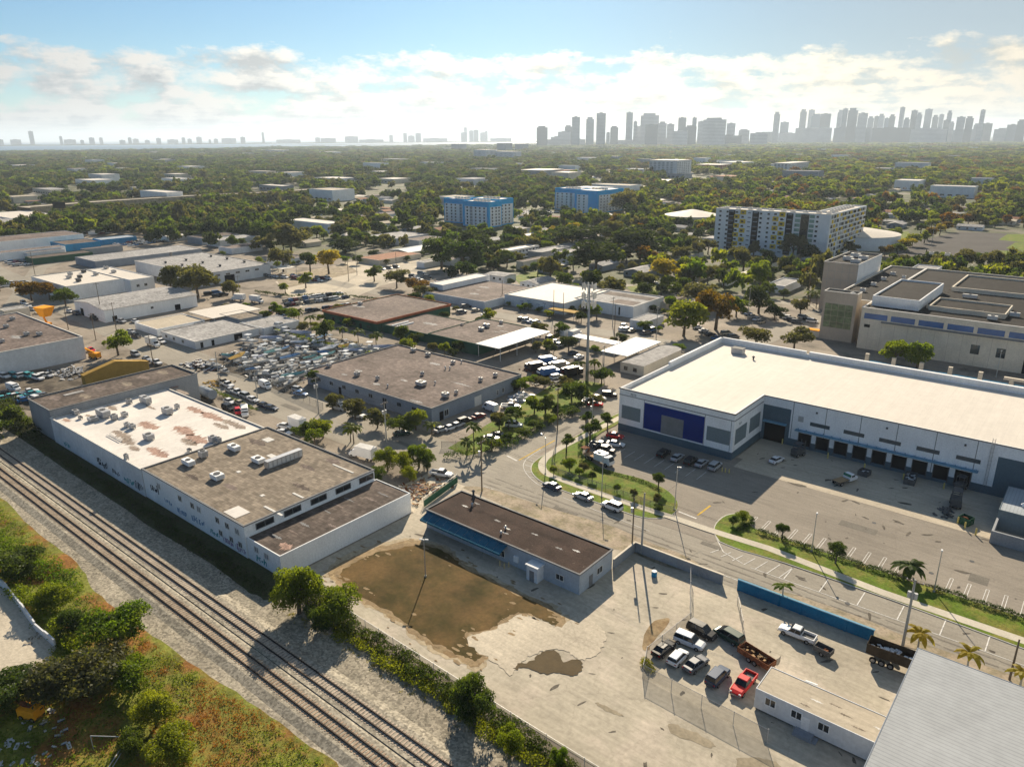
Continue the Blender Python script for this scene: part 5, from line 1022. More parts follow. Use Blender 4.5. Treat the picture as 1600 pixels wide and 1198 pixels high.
# ------------------------------------------------------------------ plants
NR = np.random.default_rng(5)
def leaf_mesh(name, C, R, n, size, m, flat=.75, up=.0):
    """leaves as small quads spread through lumps; C centres, R radii (arrays)"""
    C = np.asarray(C, float); R = np.asarray(R, float); w = R**2; w = w/w.sum(); k = NR.choice(len(C), n, p=w)
    d = NR.normal(size=(n, 3)); d /= np.linalg.norm(d, axis=1)[:, None]; d[:, 2] = np.where(d[:, 2] < -.3, -d[:, 2]*.6, d[:, 2])
    r = R[k]*NR.uniform(.45, 1.08, n)**.6; P = C[k]+d*r[:, None]*np.array([1, 1, flat])
    nrm = d*.8+NR.normal(size=(n, 3))*.7+np.array([0, 0, up]); nrm /= np.linalg.norm(nrm, axis=1)[:, None]
    a = np.cross(nrm, NR.normal(size=(n, 3))); a /= np.linalg.norm(a, axis=1)[:, None]; b_ = np.cross(nrm, a)
    s = size*NR.uniform(.6, 1.4, n)[:, None]; V = np.empty((n, 4, 3)); V[:, 0] = P-a*s; V[:, 1] = P-b_*s*.55; V[:, 2] = P+a*s; V[:, 3] = P+b_*s*.55
    me = bpy.data.meshes.new(name); me.vertices.add(4*n); me.vertices.foreach_set('co', V.reshape(-1).astype('f')); me.loops.add(4*n); me.loops.foreach_set('vertex_index', np.arange(4*n, dtype='i')); me.polygons.add(n); me.polygons.foreach_set('loop_start', np.arange(0, 4*n, 4, dtype='i'))
    me.materials.append(m); me.update(calc_edges=True); me.validate(); return me
def crown(seed, n, size, lumps=14, spread=1.0):
    """unit crown: radius about 1, from z 0 to about 1.5"""
    r = np.random.default_rng(seed); C = []; R = []
    for k in range(lumps):
        a = r.uniform(0, 6.28); q = math.sqrt(r.uniform(0, 1))*.68*spread; z = .75+r.uniform(-.42, .5)*math.sqrt(max(0.05, 1-q*q)); C.append((q*math.cos(a), q*math.sin(a), z)); R.append(r.uniform(.26, .45))
    C.append((0, 0, .8)); R.append(.5)
    return leaf_mesh('crown', C, R, n, size, MATS['leaf_green'])
leafmat('leaf_green', (.034, .062, .015), (.072, .098, .022)); leafmat('leaf_lime', (.10, .13, .014), (.17, .19, .022), .5)
leafmat('leaf_olive', (.066, .072, .034), (.105, .102, .048)); leafmat('leaf_orange', (.15, .075, .012), (.10, .075, .014), .45)
leafmat('leaf_bright', (.062, .11, .012), (.135, .165, .018), .5); leafmat('leaf_palm', (.05, .09, .015), (.11, .12, .02), .4); leafmat('leaf_yellow', (.20, .18, .02), (.26, .20, .03), .5)
leafmat('leaf_dark', (.026, .044, .016), (.050, .066, .022), .35)
leafmat('weed_russet', (.26, .11, .028), (.20, .12, .035), .3); leafmat('weed_straw', (.24, .21, .055), (.17, .18, .04), .4)
CR_N = [crown(100+k, 8500, .040, 20) for k in range(3)]; CR_M = [crown(200+k, 2600, .068, 14) for k in range(5)]
CR_F = [crown(300+k, 330, .17, 9) for k in range(4)]
def trunk_mesh(n=7):
    b = MB(); b.cyl((0, 0, 0), (.02, .01, .55), .05, .034, n=n); b.cyl((.02, .01, .5), (.0, .03, 1.0), .034, .012, n=n)
    for a in (0.4, 1.9, 3.3, 4.8): b.cyl((.02, .01, .45+.03*a), (.26*math.cos(a), .26*math.sin(a), .82), .022, .008, n=5)
    return b.mesh('trunk', m_trunk)
TRUNK = trunk_mesh()
TREES = []
def tree(x, y, r, h, kind='green', label='', group=None, lod=None, cat='tree', name='tree', bare=.28):
    d = math.hypot(x, y); lod = lod or (CR_N if d < 170 else CR_M)
    t = thing(name, label, cat, (x, y, 0), rnd.uniform(0, 6.28), group)
    tr = link('trunk', TRUNK, t); tr.scale = (h*.9, h*.9, h*.8)
    c = link('crown', rnd.choice(lod), t, (0, 0, h*bare)); ch = h*(1-bare)/1.45; c.scale = (r, r*rnd.uniform(.9, 1.1), ch)
    c.material_slots[0].link = 'OBJECT'; c.material_slots[0].material = MATS['leaf_'+kind]; TREES.append((x, y, r)); return t
def T(px, py, r, h, kind, label, **k): x, y = g(px, py); return tree(x, y, r, h, kind, label, **k)
# near trees
T(468, 958, 4.4, 8.8, 'bright', 'big bushy green tree at the corner of the white annex beside the tracks', bare=.02)
T(480, 945, 3.2, 6.2, 'green', 'dark green tree pressed between the bushy tree and the annex', bare=.02)
T(528, 975, 4.2, 6.8, 'bright', 'sunlit yellow-green tree leaning over the railway fence', bare=.1)
T(505, 985, 3.0, 4.8, 'green', 'shadowed green bush under the sunlit fence tree', bare=.02)
T(742, 1135, 3.3, 7.2, 'green', 'tall ragged tree growing through the railway fence near the bottom centre', bare=.05)
T(728, 1105, 2.2, 5.8, 'bright', 'slim light green tree behind the ragged fence tree', bare=.05)
T(797, 1178, 2.1, 4.6, 'bright', 'short bright tree by the fence at the bottom edge', bare=.02)
T(872, 1202, 1.2, 3.6, 'bright', 'thin sapling at the fence on the bottom edge', bare=.02)
T(182, 1010, 5.6, 7.0, 'bright', 'large glossy green tree on the weedy bank at the left', bare=.02)
T(132, 1082, 7.0, 6.6, 'olive', 'wide gray-green tree beside the storage yard at the lower left', bare=.02)
T(205, 1085, 3.6, 5.6, 'bright', 'bright green tree between the gray-green tree and the tracks', bare=.02)
T(245, 1135, 3.2, 5.2, 'lime', 'yellow-green bushy tree on the lower part of the bank', bare=.02)
T(275, 1190, 3.8, 5.0, 'lime', 'yellow-green tree at the bottom edge of the bank', bare=.02)
T(215, 1180, 2.6, 4.4, 'green', 'dark green bush behind the yellow-green bank trees', bare=.02)
T(35, 900, 5.5, 5.6, 'green', 'dark green thicket tree above the broken wall at the left edge', bare=.02)
T(85, 950, 3.8, 4.4, 'bright', 'green bush leaning over the broken wall at the left', bare=.02)
T(30, 1095, 5.5, 4.6, 'green', 'leafy green bush beside the orange machine at the lower left', bare=.02)
T(115, 990, 3.0, 4.0, 'green', 'green bush between the broken wall and the glossy tree', bare=.02)
T(-5, 690, 4, 6, 'green', 'green tree at the left edge beside the dark block', bare=.05)
T(18, 672, 5, 6.5, 'green', 'dark green tree left of the dark block at the end of the row', bare=.05)
for (px, py, r, h) in ((588, 758, 2.6, 4.8), (606, 735, 3.4, 5.8), (632, 738, 3.2, 5.4), (655, 730, 3.6, 5.8), (668, 735, 2.6, 4.8), (640, 752, 2.6, 4)): T(px, py, r, h, rnd.choice(('bright', 'green', 'lime')), 'leafy tree in the clump behind the white box truck', group='trees clumped behind the tan-roofed warehouse', bare=.05)
for (px, py, r, h, kd) in ((478, 688, 3.6, 5.4, 'green'), (505, 684, 3.4, 5.6, 'lime'), (492, 695, 3, 4.6, 'bright')): T(px, py, r, h, kd, 'leafy tree beside the two white cars behind the long row', group='trees by the white cars', bare=.05)
for (px, py, r, h) in ((520, 640, 3.4, 4.8), (555, 655, 4.2, 5.6), (590, 668, 4.2, 5.2), (625, 680, 4, 5.2), (650, 672, 4.2, 6.0), (490, 602, 3.2, 5)): T(px, py, r, h, 'lime' if px == 650 else 'olive' if px in (520, 555, 590) else 'green', 'shade tree along the front wall of the wide gray warehouse', group='trees in front of the gray warehouse', bare=.12)
# street trees with round crowns
for (px, py, r, h, l) in ((922, 693, 2.9, 6.6, 'largest round dark street tree on the sidewalk beside the warehouse'), (885, 707, 2.0, 4.8, 'small street tree on the verge at the corner'), (949, 673, 2.3, 5.0, 'round street tree nearest the warehouse corner'), (1028, 765, 1.7, 4.2, 'lone small round tree at the parking lot edge'), (1221, 843, 1.6, 3.8, 'slim young tree in the hedge, left of the tall lamp'), (1305, 880, 2.0, 4.4, 'young round tree in the hedge right of the tall lamp')):
    T(px, py, r, h, 'green', l, bare=.35)
for (px, py, r, h) in ((890, 735, 1.8, 3.2), (905, 745, 1.3, 2.6), (912, 738, 1.5, 2.4), (925, 752, 1.1, 2.6), (964, 770, .9, 2.4), (990, 780, 1, 2.6), (1025, 790, 1.1, 2.8), (1030, 798, 1.3, 1.6), (1160, 815, 1.8, 2.4), (1145, 822, 1.4, 2.2), (865, 742, 1.2, 2.6)):
    T(px, py, r, h, rnd.choice(('olive', 'green', 'bright')), 'thin young shrub on the fenced corner lawn', group='young shrubs on the corner lawn', cat='shrub', name='shrub', bare=.15)
for (px, py, r, h) in ((780, 670, 3, 4.4), (806, 660, 3.4, 4.8), (852, 650, 3.6, 6.4), (835, 645, 3.2, 5.0), (870, 650, 2.6, 3.6), (893, 625, 4, 6.0), (908, 630, 3.6, 6), (880, 610, 3.6, 4.4), (850, 605, 3.6, 3.6), (828, 600, 3.2, 3.2), (940, 600, 4.6, 5.8), (930, 635, 3, 3.6), (915, 660, 2.4, 3), (770, 700, 2.6, 2.6), (790, 693, 2.4, 2.8), (815, 682, 2.4, 2.6), (838, 672, 2.6, 2.8), (858, 664, 2.4, 3), (895, 650, 2.4, 2.6), (812, 612, 3, 4.4)):
    T(px, py, r, h, rnd.choice(('green', 'bright', 'green', 'bright', 'olive')), 'leafy tree or bush along the left side of the cross street', group='trees along the cross street', bare=.08)
# mid-distance trees that stand out
for a in ((514, 428, 8.5, 10, 'yellow', 'bright yellow-green round tree on the dusty lot', .25), (485, 425, 6, 8, 'dark', 'dark round tree left of the yellow-green tree', .25), (443, 425, 8, 10, 'olive', 'gray-green tree at the right end of the ventilated warehouse', .15),
    (268, 455, 7.5, 9.5, 'olive', 'left of two big gray-green trees behind the long low warehouse', .08), (310, 465, 10, 11.5, 'olive', 'largest gray-green tree behind the long low warehouse', .06), (365, 465, 5, 6.5, 'olive', 'small gray-green tree right of the largest one by the low warehouse', .05),
    (50, 470, 7, 7.5, 'orange', 'orange-green tree in front of the sunlit white warehouse', .05), (78, 468, 5, 6, 'orange', 'smaller orange-tinted tree in front of the sunlit warehouse', .05), (103, 478, 6, 6, 'green', 'green tree between the sunlit warehouse and the long low one', .05), (0, 455, 5, 6, 'green', 'green tree at the left edge below the white halls', .1),
    (185, 555, 5, 6.5, 'bright', 'bright green tree beside the orange machine on the left street', .1),
    (1068, 525, 9.8, 9.5, 'lime', 'broad yellow-green tree beside the gray canopy lot', .12), (1118, 515, 9, 11.5, 'orange', 'orange-crowned tree beside the broad yellow-green tree', .12), (1100, 480, 10, 8, 'olive', 'wide olive tree behind the orange-crowned tree', .1), (1150, 495, 7, 6.5, 'bright', 'bright green spreading tree right of the orange-crowned tree', .1), (1185, 490, 6.5, 9, 'dark', 'dark upright tree beside the road to the beige tower', .05),
    (1180, 545, 6, 6, 'olive', 'feathery olive tree behind the warehouse roof, left of two', .2), (1240, 550, 6.5, 6.5, 'olive', 'feathery olive tree behind the warehouse roof, right of two', .2), (1210, 500, 5, 5, 'dark', 'dark low tree in the middle of the car park road', .1), (1250, 495, 5, 6, 'olive', 'small olive tree near the glass-fronted tower', .2),
    (1395, 575, 5, 7.5, 'bright', 'left of two green trees against the civic building wall', .12), (1432, 582, 5.2, 7.5, 'bright', 'right of two green trees against the civic building wall', .12),
    (930, 432, 16, 14, 'dark', 'huge dark green round tree left of the yellow-crowned tree', .1), (1040, 448, 8.5, 10.5, 'yellow', 'yellow-crowned spreading tree beside the small road', .3), (905, 392, 20, 15, 'dark', 'wide dark tree behind the huge round tree', .08), (1000, 405, 20, 14, 'dark', 'broad dark tree mass in front of the cream tank', .08), (860, 440, 8, 10, 'olive', 'olive tree with a shadowed hollow beside the lawn', .05),
    (690, 420, 13, 13, 'green', 'left of the big rounded trees above the green-roofed hall', .06), (725, 425, 14, 13, 'green', 'right of the big rounded trees above the green-roofed hall', .06), (745, 405, 12, 13, 'dark', 'dark rounded tree behind the pair above the green-roofed hall', .06),
    (620, 450, 7, 7, 'olive', 'small olive tree beyond the orange-rimmed building', .1), (585, 440, 5, 6.5, 'green', 'green tree with pointed top beside the dusty lot', .1), (478, 450, 4, 6, 'lime', 'small bright lime tree beside the parked row', .1), (446, 458, 3, 4, 'lime', 'smallest lime bush beside the parked row', .1), (650, 460, 8, 5.5, 'orange', 'straw-coloured bushy tree left of the white hall', .05), (665, 465, 6, 4.5, 'olive', 'faded olive bush beside the straw-coloured tree', .05),
    (1237, 408, 9, 12, 'olive', 'thin-leaved tree in front of the yellow panels', .2), (1265, 412, 8, 8, 'dark', 'dark tree at the foot of the stair glazing', .1), (508, 535, 4.5, 6.5, 'green', 'green tree in front of the dark green building', .1), (425, 385, 14, 16, 'green', 'very tall tree group leader above the dusty lot', .05), (455, 395, 16, 17, 'olive', 'tallest pale green tree left of the bright store', .05), (540, 395, 12, 9, 'dark', 'dark spreading tree in front of the bright store', .05), (955, 380, 12, 14, 'olive', 'dense tree behind the farther blue block', .05), (973, 335, 16, 21, 'olive', 'tall gray-green tree at the right side of the farther blue block', .03)):
    T(a[0], a[1], a[2]*1.08, a[3]*(1.42 if a[1] > 395 else 1.2), a[4], a[5], bare=a[6])
for k, (px, py) in enumerate(((1385, 400), (1400, 398), (1415, 392), (1428, 385), (1440, 380), (1452, 375), (1466, 368), (1480, 362), (1494, 356), (1510, 352), (1380, 378), (1398, 372), (1530, 352), (1552, 356), (1575, 352), (1595, 356), (1436, 365), (1455, 358))):
    T(px+rnd.uniform(-4, 4), py, rnd.uniform(4.5, 7), rnd.uniform(7, 10), rnd.choice(('yellow', 'lime', 'orange', 'green', 'lime')), 'yellow-tinged tree bordering the upper right car park', group='trees bordering the upper right car park', bare=.12)
T(1459, 408, 3, 6, 'dark', 'left of two small round dark trees by the upper right car park', bare=.35); T(1475, 410, 3, 6, 'dark', 'right of two small round dark trees by the upper right car park', bare=.35)
# footprints of everything built so far, so that planting keeps clear of it
FOOT = []
for o in list(COL.objects):
    if o.type == 'MESH' and o.parent and o.name.split('.')[0] in ('wall', 'roof', 'wall_panel') and o.parent.type == 'EMPTY':
        bb_ = [o.parent.matrix_basis @ (o.matrix_basis @ Vector(c)) for c in o.bound_box]; FOOT.append((min(v.x for v in bb_), min(v.y for v in bb_), max(v.x for v in bb_), max(v.y for v in bb_)))
def clear(x, y, m=1.0):
    for (a, b_, c, d) in FOOT:
        if a-m < x < c+m and b_-m < y < d+m: return False
    return True
def seg_d(p, a, c):
    a = np.array(a); c = np.array(c); p = np.array(p); v = c-a; t = max(0, min(1, float((p-a)@v/(v@v)))); return float(np.linalg.norm(p-a-v*t))
ROADS = [((-113, 250), (-180, 245), 8), ((-180, 245), (-360, 250), 8), ((-104, 250), (-92, 420), 10), ((-103, 236), (60, 247), 10), ((-330, 300), (-170, 345), 7), ((-170, 345), (-60, 350), 7), (g(520, 470), g(700, 402), 12), (g(640, 292), g(1010, 268), 34), (g(1010, 268), g(1120, 258), 34), (g(40, 338), g(300, 318), 34), (g(300, 318), g(520, 304), 30), (g(1325, 238), g(1400, 228), 40), (g(1290, 470), g(1420, 370), 9), (g(30, 520), g(200, 372), 8)]
def offroad(x, y): return all(seg_d((x, y), a, c) > w for a, c, w in ROADS)
def zone(px, py):
    if py > 420: return 'beside the yards'
    if px < 430: return 'on the left'
    if px < 690: return 'left of the blue blocks'
    if px < 885: return 'between the blue blocks'
    if px < 1115: return 'left of the yellow-panelled block'
    if px < 1355: return 'around the yellow-panelled block'
    return 'on the right'
# houses of the residential streets, some 170 of them
hr = random.Random(21); HK = []; hcount = 0
hw = (m_white, m_cream, m_wall2, m_bluegrey, m_cream); hrf = (m_rgrey2, m_rwhite, m_rgrey, m_tile, m_apron, m_rgrey2)
cn = ('white', 'cream', 'off-white', 'blue-gray', 'cream'); rn = ('gray', 'white', 'dark gray', 'terracotta', 'sandy', 'gray')
protoH = {}
for k in range(5000):
    if hcount >= 270: break
    D = 340*(6.2 ** hr.random()); px = hr.uniform(-20, 1620); x, y = at_dist(px, D)
    x = round(x/26)*26+hr.uniform(-5, 5); y = round(y/22)*22+hr.uniform(-4, 4)
    sx, sy = scr(x, y)
    if sy > 452 or (px < 400 and sy > 330) or (430 < sx < 720 and 400 < sy) or (sx > 1360 and 360 < sy < 420): continue
    if not clear(x, y, 14) or not offroad(x, y) or any(abs(x-a)+abs(y-b_) < 20 for a, b_ in HK) or any(math.hypot(x-a, y-b_) < r+5 for a, b_, r in TREES): continue
    HK.append((x, y)); i, j = hr.randrange(5), hr.randrange(6); w, l = hr.uniform(9, 13), hr.uniform(12, 20); al = hr.choice('xy')
    if al == 'y': w, l = l, w
    t = gable('%s house with a %s roof %s' % (cn[i], rn[j], zone(sx, sy)), x-l/2, y-w/2, x+l/2, y+w/2, hr.uniform(3, 3.6), hr.uniform(.3, 1.8), hw[i], hrf[j], along=al, group='houses on the tree-covered streets')
    if D < 900:
        for q in range(3):
            b = MB(); b.box(-l/2+1.5+q*l/3.2, -w/2-.06, 1, -l/2+2.9+q*l/3.2, -w/2-.005, 2.2); b.build('window', m_glass, t)
    hcount += 1; FOOT.append((x-l/2, y-w/2, x+l/2, y+w/2))
# individual trees of the middle distance
tr_ = random.Random(31); cnt = 0
for k in range(9000):
    if cnt >= 175: break
    D = tr_.uniform(230, 620); px = tr_.uniform(-30, 1630); x, y = at_dist(px, D); sx, sy = scr(x, y)
    if sy > 470 or (sx < 700 and sy > 395) or (sx < 330 and sy > 345) or (470 < sx < 720 and sy > 385 and tr_.random() < .9) or (sx > 1380 and 360 < sy < 420): continue
    r = tr_.uniform(3.2, 7.2)
    if not clear(x, y, r*.8) or not offroad(x, y) or any(math.hypot(x-a, y-b_) < (r+c)*.75 for a, b_, c in TREES): continue
    if px > 1280 and 250 < y < 400: continue
    kd = tr_.choice(('green', 'green', 'olive', 'dark', 'bright', 'dark', 'olive')) 
    if 780 < sx < 1000 and 350 < sy < 390 or (1340 < sx < 1480 and sy < 420): kd = tr_.choice(('yellow', 'lime', 'bright', 'green'))
    nm = {'green': 'green', 'olive': 'olive', 'dark': 'dark green', 'bright': 'bright green', 'yellow': 'yellow-green', 'lime': 'lime green'}[kd]
    tree(x, y, r, r*tr_.uniform(1.4, 2.0), kd, ('%s %s tree %s' % ('large' if r > 5.5 else 'small' if r < 4.2 else 'medium', nm, zone(sx, sy))), group='trees of the middle distance', bare=.08); cnt += 1
# bushes and small trees between the industrial buildings
cnt2 = 0
for k in range(4000):
    if cnt2 >= 95: break
    px, py = tr_.uniform(330, 1080), tr_.uniform(398, 560); x, y = g(px, py); r = tr_.uniform(1.6, 4.2)
    if not clear(x, y, r*.6) or clear(x, y, r+5) or not offroad(x, y) or (300 < px < 560 and py > 520) or any(math.hypot(x-a, y-b_) < (r+c)*.7 for a, b_, c in TREES): continue
    kd = tr_.choice(('green', 'bright', 'olive', 'dark', 'lime')); nm = {'green': 'green', 'olive': 'olive', 'dark': 'dark green', 'bright': 'bright green', 'lime': 'lime green'}[kd]
    tree(x, y, r, r*tr_.uniform(1.1, 1.7), kd, '%s %s bush beside the industrial buildings' % ('small' if r < 2.6 else 'large', nm), group='bushes between the industrial buildings', bare=.06, cat='bush', name='bush'); cnt2 += 1
# ---- wood of the far suburbs: one object, points instanced with four clump meshes
def in_poly(x, y, P):
    c = False; n = len(P)
    for i in range(n):
        x1, y1 = P[i]; x2, y2 = P[(i+1) % n]
        if (y1 > y) != (y2 > y) and x < (x2-x1)*(y-y1)/(y2-y1)+x1: c = not c
    return c
BAY = near+far
HS = {}
for (a, b_) in HK: HS.setdefault((int(a//80), int(b_//80)), []).append((a, b_, 9, 30))
for (a, b_, w_, d_) in BIG: HS.setdefault((int(a//80), int(b_//80)), []).append((a, b_, max(w_, d_)*.6, 110))
for (a, b_, r_, f_) in ((-480, 515, 26, 75), (-450, 510, 30, 75), (-470, 680, 22, 60), (-440, 680, 26, 60), (-180, 490, 50, 45), (-530, 378, 22, 60), (-150, 530, 14, 30), (-693, 1380, 40, 200), (-650, 1400, 40, 200)): HS.setdefault((int(a//80), int(b_//80)), []).append((a, b_, r_, f_))
def hides(x, y, D):
    ux, uy = x/D, y/D; k = 3 if D > 900 else 2
    for i in range(int(x//80)-k, int(x//80)+k+1):
        for j in range(int(y//80)-k, int(y//80)+k+1):
            for (a, b_, r, f) in HS.get((i, j), ()):
                dx, dy = a-x, b_-y; al = dx*ux+dy*uy; la = abs(dx*uy-dy*ux)
                if la < r+2 and -r < al < f*(1+D/2500): return True
    return False
from mathutils import noise as mn
pts = []; scs = []
D = 300.0
fr_ = random.Random(77)
while D < 9500:
    s = max(10.5, D*.0125); nn = int(1.42*D/s)
    for k in range(nn):
        px = -140+(1880)*(k+fr_.uniform(-.5, .5))/nn
        ang = math.atan((px-800)/FPX); base_ang = math.atan2(CF[1], CF[0])
        DD = D+fr_.uniform(-.5, .5)*s; x = DD*math.cos(base_ang-ang); y = DD*math.sin(base_ang-ang); sx, sy = scr(x, y)
        if DD < 620 and (sy > 470 or (sx < 700 and sy > 395) or (sx < 330 and sy > 345)): continue
        if sx < 700 and sy > 400: continue
        if (470 < sx < 720 and sy > 385 and fr_.random() < .85) or (sx > 1380 and 360 < sy < 420) or (px > 1280 and 240 < y < 400): continue
        if 1365 < sx and 352 < sy <= 420: continue
        if sx < 860 and in_poly(x, y, BAY): continue
        if 780 < sx < 1000 and 290 < sy < 345 and fr_.random() < .35: continue
        nv = mn.noise(Vector((x*.006, y*.006, 3)))+.5*mn.noise(Vector((x*.02, y*.02, 9)))
        if nv > (.36 if DD < 700 else .30 if DD < 1800 else .55): continue
        r = s*.64*fr_.uniform(.7, 1.25)
        if hides(x, y, DD): continue
        if DD < 2500 and (not clear(x, y, min(r, 6)*.7)): continue
        if DD < 3000 and not offroad(x, y): continue
        if DD < 650 and any(math.hypot(x-a, y-b_) < (r*.6+c*.7) for a, b_, c in TREES): continue
        pts.append((x, y, 0)); hgt = min(r*1.5, fr_.uniform(7, 13.5))*fr_.uniform(.8, 1.15)*(1.25 if fr_.random() < .06 else 1); scs.append((r, r, hgt*.85))
    D += s*.85
def gn_scatter(name, pts, scs, meshes, label, cat, mname=None):
    me = bpy.data.meshes.new(name); me.vertices.add(len(pts)); me.vertices.foreach_set('co', np.array(pts, 'f').reshape(-1))
    a = me.attributes.new('sc', 'FLOAT_VECTOR', 'POINT'); a.data.foreach_set('vector', np.array(scs, 'f').reshape(-1)); me.update()
    o = bpy.data.objects.new(name, me); COL.objects.link(o); tag(o, label, cat, stuff=True)
    ng = bpy.data.node_groups.new(name, 'GeometryNodeTree'); ng.interface.new_socket('Geometry', in_out='INPUT', socket_type='NodeSocketGeometry'); ng.interface.new_socket('Geometry', in_out='OUTPUT', socket_type='NodeSocketGeometry')
    N = ng.nodes.new; L = ng.links.new; gi = N('NodeGroupInput'); go = N('NodeGroupOutput'); ip = N('GeometryNodeInstanceOnPoints'); ip.inputs['Pick Instance'].default_value = True
    jn = N('GeometryNodeJoinGeometry')
    for k, m_ in enumerate(meshes):
        src = bpy.data.objects.new(name+'_clump', m_); oi = N('GeometryNodeObjectInfo'); oi.inputs[0].default_value = src; oi.inputs['As Instance'].default_value = True; L(oi.outputs['Geometry'], jn.inputs[0])
    at = N('GeometryNodeInputNamedAttribute'); at.data_type = 'FLOAT_VECTOR'; at.inputs[0].default_value = 'sc'
    rv = N('FunctionNodeRandomValue'); rv.data_type = 'INT'; rv.inputs[4].default_value = 0; rv.inputs[5].default_value = len(meshes)-1
    rr = N('FunctionNodeRandomValue'); rr.data_type = 'FLOAT_VECTOR'; rr.inputs[0].default_value = (0, 0, 0); rr.inputs[1].default_value = (0, 0, 6.28)
    L(gi.outputs[0], ip.inputs['Points']); L(jn.outputs[0], ip.inputs['Instance']); L(at.outputs[0], ip.inputs['Scale']); L(rv.outputs[2], ip.inputs['Instance Index']); L(rr.outputs[0], ip.inputs['Rotation']); L(ip.outputs[0], go.inputs[0])
    md = o.modifiers.new('scatter', 'NODES'); md.node_group = ng; return o
def recol(me, m): c = me.copy(); c.materials.clear(); c.materials.append(m); return c
FM = [recol(CR_F[k % 4], MATS[n]) for k, n in enumerate(('leaf_green', 'leaf_dark', 'leaf_olive', 'leaf_green', 'leaf_dark', 'leaf_olive', 'leaf_green', 'leaf_bright'))]
R_ = [scr(p[0], p[1])[0]+90*mn.noise(Vector((p[0]*.004, p[1]*.004, 2))) > 960 for p in pts]
FM2 = [recol(CR_F[k % 4], MATS[n]) for k, n in enumerate(('leaf_green', 'leaf_olive', 'leaf_bright', 'leaf_lime', 'leaf_olive', 'leaf_dark', 'leaf_green', 'leaf_lime', 'leaf_orange', 'leaf_olive'))]
gn_scatter('distant_woodland', [p for p, r in zip(pts, R_) if not r], [p for p, r in zip(scs, R_) if not r], FM, 'deep green tree cover of the far suburbs on the left and centre', 'woodland')
gn_scatter('distant_woodland', [p for p, r in zip(pts, R_) if r], [p for p, r in zip(scs, R_) if r], FM2, 'yellow-green tree cover of the far suburbs on the right', 'woodland')
print('woodland points', len(pts), 'houses', hcount, 'trees', cnt)
# ---- palms
def frond_mesh():
    b = MB(); P = [(0, 0, 0), (.5, 0, .32), (1.1, 0, .38), (1.7, 0, .12), (2.15, 0, -.4)]; Wd = (.05, .36, .42, .32, .04)
    for i in range(4):
        for s in (-1, 1):
            a, c = P[i], P[i+1]; b.quad((a[0], 0, a[2]), (c[0], 0, c[2]), (c[0]+.1, s*Wd[i+1], c[2]-.16), (a[0]+.1, s*Wd[i], a[2]-.16 if i else a[2]))
    return b.mesh('frond', MATS['leaf_palm'])
FR = frond_mesh()
def palm(px, py, h, s, label, kind='palm', n=13, group=None):
    x, y = g(px, py); t = thing('palm_tree', label, 'palm tree', (x, y, 0), group=group); b = MB(); k = rnd.uniform(-.3, .3)
    b.cyl((0, 0, 0), (k*.4, 0, h*.5), .17, .13, n=8, caps=False); b.cyl((k*.4, 0, h*.5), (k, 0, h), .13, .10, n=8); b.build('trunk', m_conpole if kind != 'palm' else m_trunk, t)
    for i in range(n):
        f = link('frond', FR, t, (k, 0, h)); f.rotation_euler = (rnd.uniform(-.2, .2), rnd.uniform(-.35, .45), i*2.4+rnd.uniform(-.2, .2)); q = s*rnd.uniform(.85, 1.1); f.scale = (q, q, q)
        if kind != 'palm': f.material_slots[0].link = 'OBJECT'; f.material_slots[0].material = MATS['leaf_'+kind]
    TREES.append((x, y, 2)); return t
palm(1221, 947, 4.0, .8, 'small palm on the strip behind the bright blue wall', 'bright', 9)
palm(1433, 1018, 3.4, 1.1, 'yellowing palm between the dump truck and the gray metal roof', 'yellow', 11)
palm(1510, 1050, 3.4, 1.05, 'middle yellowing palm behind the gray metal roof', 'yellow', 9)
palm(1592, 1080, 3.2, .95, 'yellowing palm at the right edge behind the metal roof', 'yellow', 9)
palm(1415, 903, 2.6, 1.35, 'bushy dark green palm on the planted island in the parking row', 'green', 18)
for (px, py, h, s, l) in ((741, 708, 7.2, 1.25, 'tallest palm at the street corner by the gray warehouse yard'), (752, 712, 4.6, 1.15, 'middle palm at the street corner by the gray warehouse yard'), (730, 710, 3.6, 1.0, 'leftmost short palm at the street corner'), (768, 706, 3.2, 1, 'rightmost short palm at the street corner'), (553, 693, 4.6, 1.35, 'palm leaning beside the white box truck'), (548, 690, 3.4, 1.1, 'short palm behind the leaning one by the box truck'), (795, 672, 3.8, 1.3, 'palm in the gray warehouse car park'), (675, 680, 3.0, 1.2, 'palm at the right corner of the gray warehouse'), (467, 500, 4, 1.4, 'palm near the parked rows left of the orange-rimmed building'), (486, 512, 4.4, 1.5, 'second palm near the parked rows'), (535, 528, 4, 1.4, 'left palm in front of the dark green building'), (560, 535, 4.4, 1.5, 'middle palm in front of the dark green building'), (588, 540, 4.2, 1.5, 'right palm in front of the dark green building'), (902, 590, 5, 1.3, 'palm left of the monopole'), (929, 590, 5.5, 1.3, 'palm right of the monopole'), (1265, 478, 6.5, 1.6, 'first tall palm by the beige tower'), (1275, 482, 7, 1.6, 'second tall palm by the beige tower'), (1285, 480, 6.5, 1.6, 'third tall palm by the beige tower'), (668, 372, 8, 1.8, 'tall palm left of the nearer blue block')):
    palm(px, py, h, s, l)
